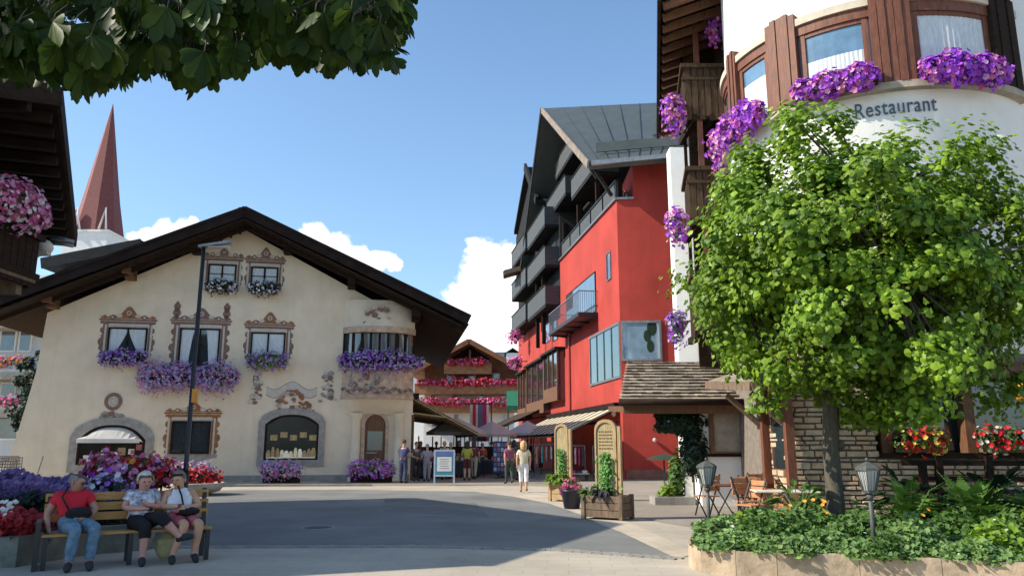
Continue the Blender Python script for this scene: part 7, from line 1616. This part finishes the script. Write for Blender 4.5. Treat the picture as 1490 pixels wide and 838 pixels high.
# standing people
walk = dict(knl=(.09,-.10,.50), anl=(.09,-.12,.10), knr=(-.09,.05,.49), anr=(-.09,.16,.14), ell=(.23,.08,1.14), wrl=(.22,.08,.90), elr=(-.23,-.0,1.14), wrr=(-.22,-.12,.92))
g_ = gnd(762, 716)
person('blonde woman in a cream top and white cropped trousers walking into the lane', g_, R(180), walk, cloth('cream_top', (.62,.56,.40)), cloth('white_trousers', (.74,.74,.76)), (.62,.42,.20), legs='crop', hs='long', look=(0,-1,0), shoes=(.45,.25,.15), sc=.99, fingers=True)
crowd = [
 (588, 33.5, 160, (.05,.06,.14), (.04,.05,.10), (.08,.05,.03), 'short', 'long', 'man in dark blue clothes standing at the corner of the painted house', 1.03),
 (606, 35.5, 30, (.10,.08,.08), (.03,.03,.03), (.05,.03,.02), 'short', 'long', 'person in a dark brown top browsing beside the man in dark blue', .98),
 (622, 35.0, 200, (.28,.26,.32), (.25,.24,.27), (.35,.32,.30), 'short', 'long', 'person in pale grey clothes left of the blue-framed board', .93),
 (647, 36.5, 180, (.5,.45,.38), (.10,.10,.12), (.45,.30,.14), 'short', 'long', 'fair-haired shopper in a beige top directly behind the blue-framed board', 1.0),
 (656, 37.5, 150, (.40,.12,.14), (.08,.06,.05), (.50,.38,.22), 'short', 'long', 'shopper in a dull red top half hidden behind the blue-framed board', .97),
 (680, 36.0, 185, (.38,.36,.05), (.10,.02,.03), (.05,.03,.02), 'short', 'short', 'shopper in a mustard top and dark red shorts right of the blue-framed board', 1.0),
 (690, 37.2, 170, (.12,.03,.04), (.36,.33,.22), (.10,.06,.04), 'short', 'long', 'shopper in a maroon top and khaki trousers beside the mustard top', 1.02),
 (715, 43.0, 180, (.10,.25,.22), (.04,.04,.06), (.06,.04,.03), 'short', 'long', 'person in a green top deep in the lane below the banner', 1.0),
 (728, 39.5, 10, (.25,.26,.30), (.05,.05,.07), (.12,.08,.05), 'short', 'long', 'person in a grey top walking out of the lane', 1.0),
 (741, 33.0, 200, (.22,.06,.12), (.05,.07,.05), (.08,.05,.03), 'short', 'long', 'person in a plum top just left of the blonde woman', .99),
 (748, 36.5, 150, (.06,.06,.08), (.10,.09,.08), (.04,.03,.02), 'short', 'long', 'person in black behind the one in the plum top', 1.03),
 (612, 38.0, 150, (.03,.03,.04), (.12,.10,.09), (.2,.12,.06), 'short', 'long', 'person in a black top under the left brown awning', 1.0),
 (668, 40.0, 20, (.30,.31,.36), (.04,.05,.09), (.04,.03,.02), 'short', 'long', 'person in a pale blue-grey shirt and navy trousers facing the square', 1.02),
 (702, 41.0, 200, (.42,.08,.06), (.35,.32,.28), (.3,.2,.12), 'short', 'long', 'person in a rust top and sand trousers beside the postcard racks', .96),
 (755, 40.0, 170, (.16,.14,.30), (.06,.05,.05), (.25,.16,.08), 'short', 'long', 'person in a violet top by the far clothes rail', .97),
 (722, 47.0, 10, (.05,.10,.18), (.25,.24,.22), (.06,.04,.03), 'short', 'long', 'person in a petrol blue top far down the lane', 1.02),
 (635, 44.0, 180, (.5,.5,.5), (.06,.07,.12), (.25,.2,.15), 'short', 'long', 'person in a white shirt far back under the left parasol', 1.0),
]
rp = random.Random(5)
for px, Y, a, tp_, bt, hr, hs_, lg, lab, sc_ in crowd:
    x = (px-745)/FOC*Y/1.02; pz = {k: tuple(v) for k, v in walk.items()} if rp.random() < .55 else dict(wrl=(.12, -.28, 1.02), ell=(.24, -.06, 1.12), wrr=(-.10, -.28, 1.05), elr=(-.24, -.05, 1.12))
    person(lab, (x, Y, 0), R(a), pz, tp_, bt, hr, hs='long' if rp.random() < .3 else hs_, legs=lg, sc=sc_, group='shoppers in the market lane', sub=1)

# rattan chairs by the left side of the painted house
def make_rattan():
    t = thing('rattan_chair', 'x', 'chair', (0, 0, 0), 0, 'rattan chairs beside the painted house'); rm = mat('rattan', (.42, .34, .26), .7, .3, 10)
    b = LMB()
    for k in range(9): b.bar((-.24+.06*k, -.24, .45), (-.24+.06*k, .24, .45), .02)
    for k in range(9): b.bar((-.24, -.24+.06*k, .455), (.24, -.24+.06*k, .455), .02)
    b.build('seat', rm, t); b = LMB()
    for k in range(9): b.bar((-.26+.065*k, .24, .45), (-.26+.065*k, .36, 1.0), .02)
    for k in range(8): b.bar((-.26, .25+.014*k, .5+.07*k), (.26, .25+.014*k, .5+.07*k), .025)
    b.build('backrest', rm, t)
    for sx_ in (-1, 1):
        for sy in (-1, 1): b = LMB(); b.bar((sx_*.23, sy*.23, 0), (sx_*.23, sy*.23, .45), .035); b.build('leg', rm, t)
    return t
rc = make_rattan()
for i, (px, Y, a, lab) in enumerate(((22, 23, 40, 'rattan chair furthest left beside the painted house'), (44, 24.5, -60, 'rattan chair leaning against the painted house corner'), (8, 25.5, 10, 'rattan chair behind the other two at the left edge'))):
    c = rc if i == 0 else dup(rc); x = (px-745)/FOC*Y/1.02; c.location = (x, Y, .0); c.rotation_euler = (0, 0, R(a)); c['label'] = lab; c.scale = (1.1, 1.1, 1.25)

# ================================================================== CHESTNUT LEAVES OVERHEAD
LOW = [(-700, 190), (-300, 160), (0, 118), (35, 128), (70, 126), (110, 150), (150, 152), (165, 122), (195, 128), (210, 116), (240, 118), (262, 140), (296, 148), (304, 118), (348, 128), (352, 108), (395, 86), (430, 108), (470, 104), (492, 118), (512, 100), (560, 112), (598, 98), (604, 55), (612, 30), (618, -10), (640, -200), (700, -600)]
def ylow(px):
    for (a, ya), (b_, yb) in zip(LOW[:-1], LOW[1:]):
        if a <= px <= b_: return ya+(yb-ya)*(px-a)/(b_-a)
    return -900
ct = thing('chestnut_tree', 'dark chestnut branches with large hanging leaves at the top left', 'tree', (-6.5, 1.0, 0)); random.seed(101); L = MB(); TW = MB()
TW.tube([(-6.5, 1.0, 0), (-6.4, 1.05, 1.2), (-6.2, 1.2, 2.6), (-5.8, 1.6, 3.8), (-5.0, 2.2, 4.8)], [.28, .22, .2, .16, .12], 12)
for q in ((-2.6, 3.0, 4.6), (-1.2, 3.4, 4.55), (-3.6, 3.9, 4.5), (-.6, 4.2, 5.0), (-2.0, 4.6, 5.2), (-4.6, 4.2, 4.6)):
    TW.tube([(-5.8, 1.6, 3.8), Vector((-5.8, 1.6, 3.8)).lerp(Vector(q), .5)+Vector((0, 0, .5)), q], [.10, .06, .02], 7)
def compound(p, axis, size, nlf):
    axis = Vector(axis).normalized(); s1 = axis.orthogonal().normalized(); s1 = (s1*math.cos(random.random()*6)+axis.cross(s1)*math.sin(random.random()*6)).normalized(); s2 = axis.cross(s1)
    TW.tube([p+Vector((random.uniform(-.05, .05), .04, .09)), p+Vector((0, .01, .04)), p], [.003, .0025, .0025], 4)
    for k in range(nlf):
        a = -1.25+2.5*k/(nlf-1); d = (axis*math.cos(a*.95)+s1*math.sin(a*.95)+s2*random.uniform(-.12, .12)).normalized(); l_ = size*(1-.35*abs(a)/1.25)*random.uniform(.9, 1.1); sd_ = d.cross(s2).normalized(); nn = d.cross(sd_)
        pr = [(.0, .015), (.35, .13), (.62, .22), (.82, .20), (.95, .09), (1.0, 0)]; cen = []; lf = []; rt = []
        for (tt, ww) in pr:
            q = p+d*l_*tt+nn*(.10*l_*tt*tt)+Vector((0, 0, -.12*l_*tt*tt)); cen.append(q); lf.append(q+sd_*ww*l_*1.05+nn*ww*l_*.35); rt.append(q-sd_*ww*l_*1.05+nn*ww*l_*.35)
        n = len(pr); L.add(cen+lf+rt, [(i, i+1, n+i+1, n+i) for i in range(n-1)]+[(i+1, i, 2*n+i, 2*n+i+1) for i in range(n-1)], 0, True)
cnt = 0; tries = 0
while cnt < 1750 and tries < 90000:
    tries += 1; Y = random.uniform(2.6, 4.9); px = random.uniform(-30, 600) if random.random() < .5 else random.uniform(-900, 640); yl = ylow(px); py = yl-random.uniform(0, 1)**1.0*(330 if random.random() < .6 else 120)  # extra unseen leaves beyond the frame are added to block sun from the crown
    p = at(px, py, Y)
    if p.z < 2.4 or p.z > 6: continue
    size = random.uniform(.10, .145); ax = Vector((random.gauss(0,.45), random.gauss(0,.35), -1)); tip = p+ax.normalized()*size*.95; ok = True
    for q in (tip, p+Vector((-.10, 0, -.06)), p+Vector((.10, 0, -.06))):
        u, v = proj(q)
        if v > ylow(u)+2: ok = False
    if not ok: continue
    compound(p, ax, size, random.choice((5, 6, 7))); cnt += 1
TW.build('trunk', 'bark', ct); L.build('crown', 'chestnut_leaf', ct)
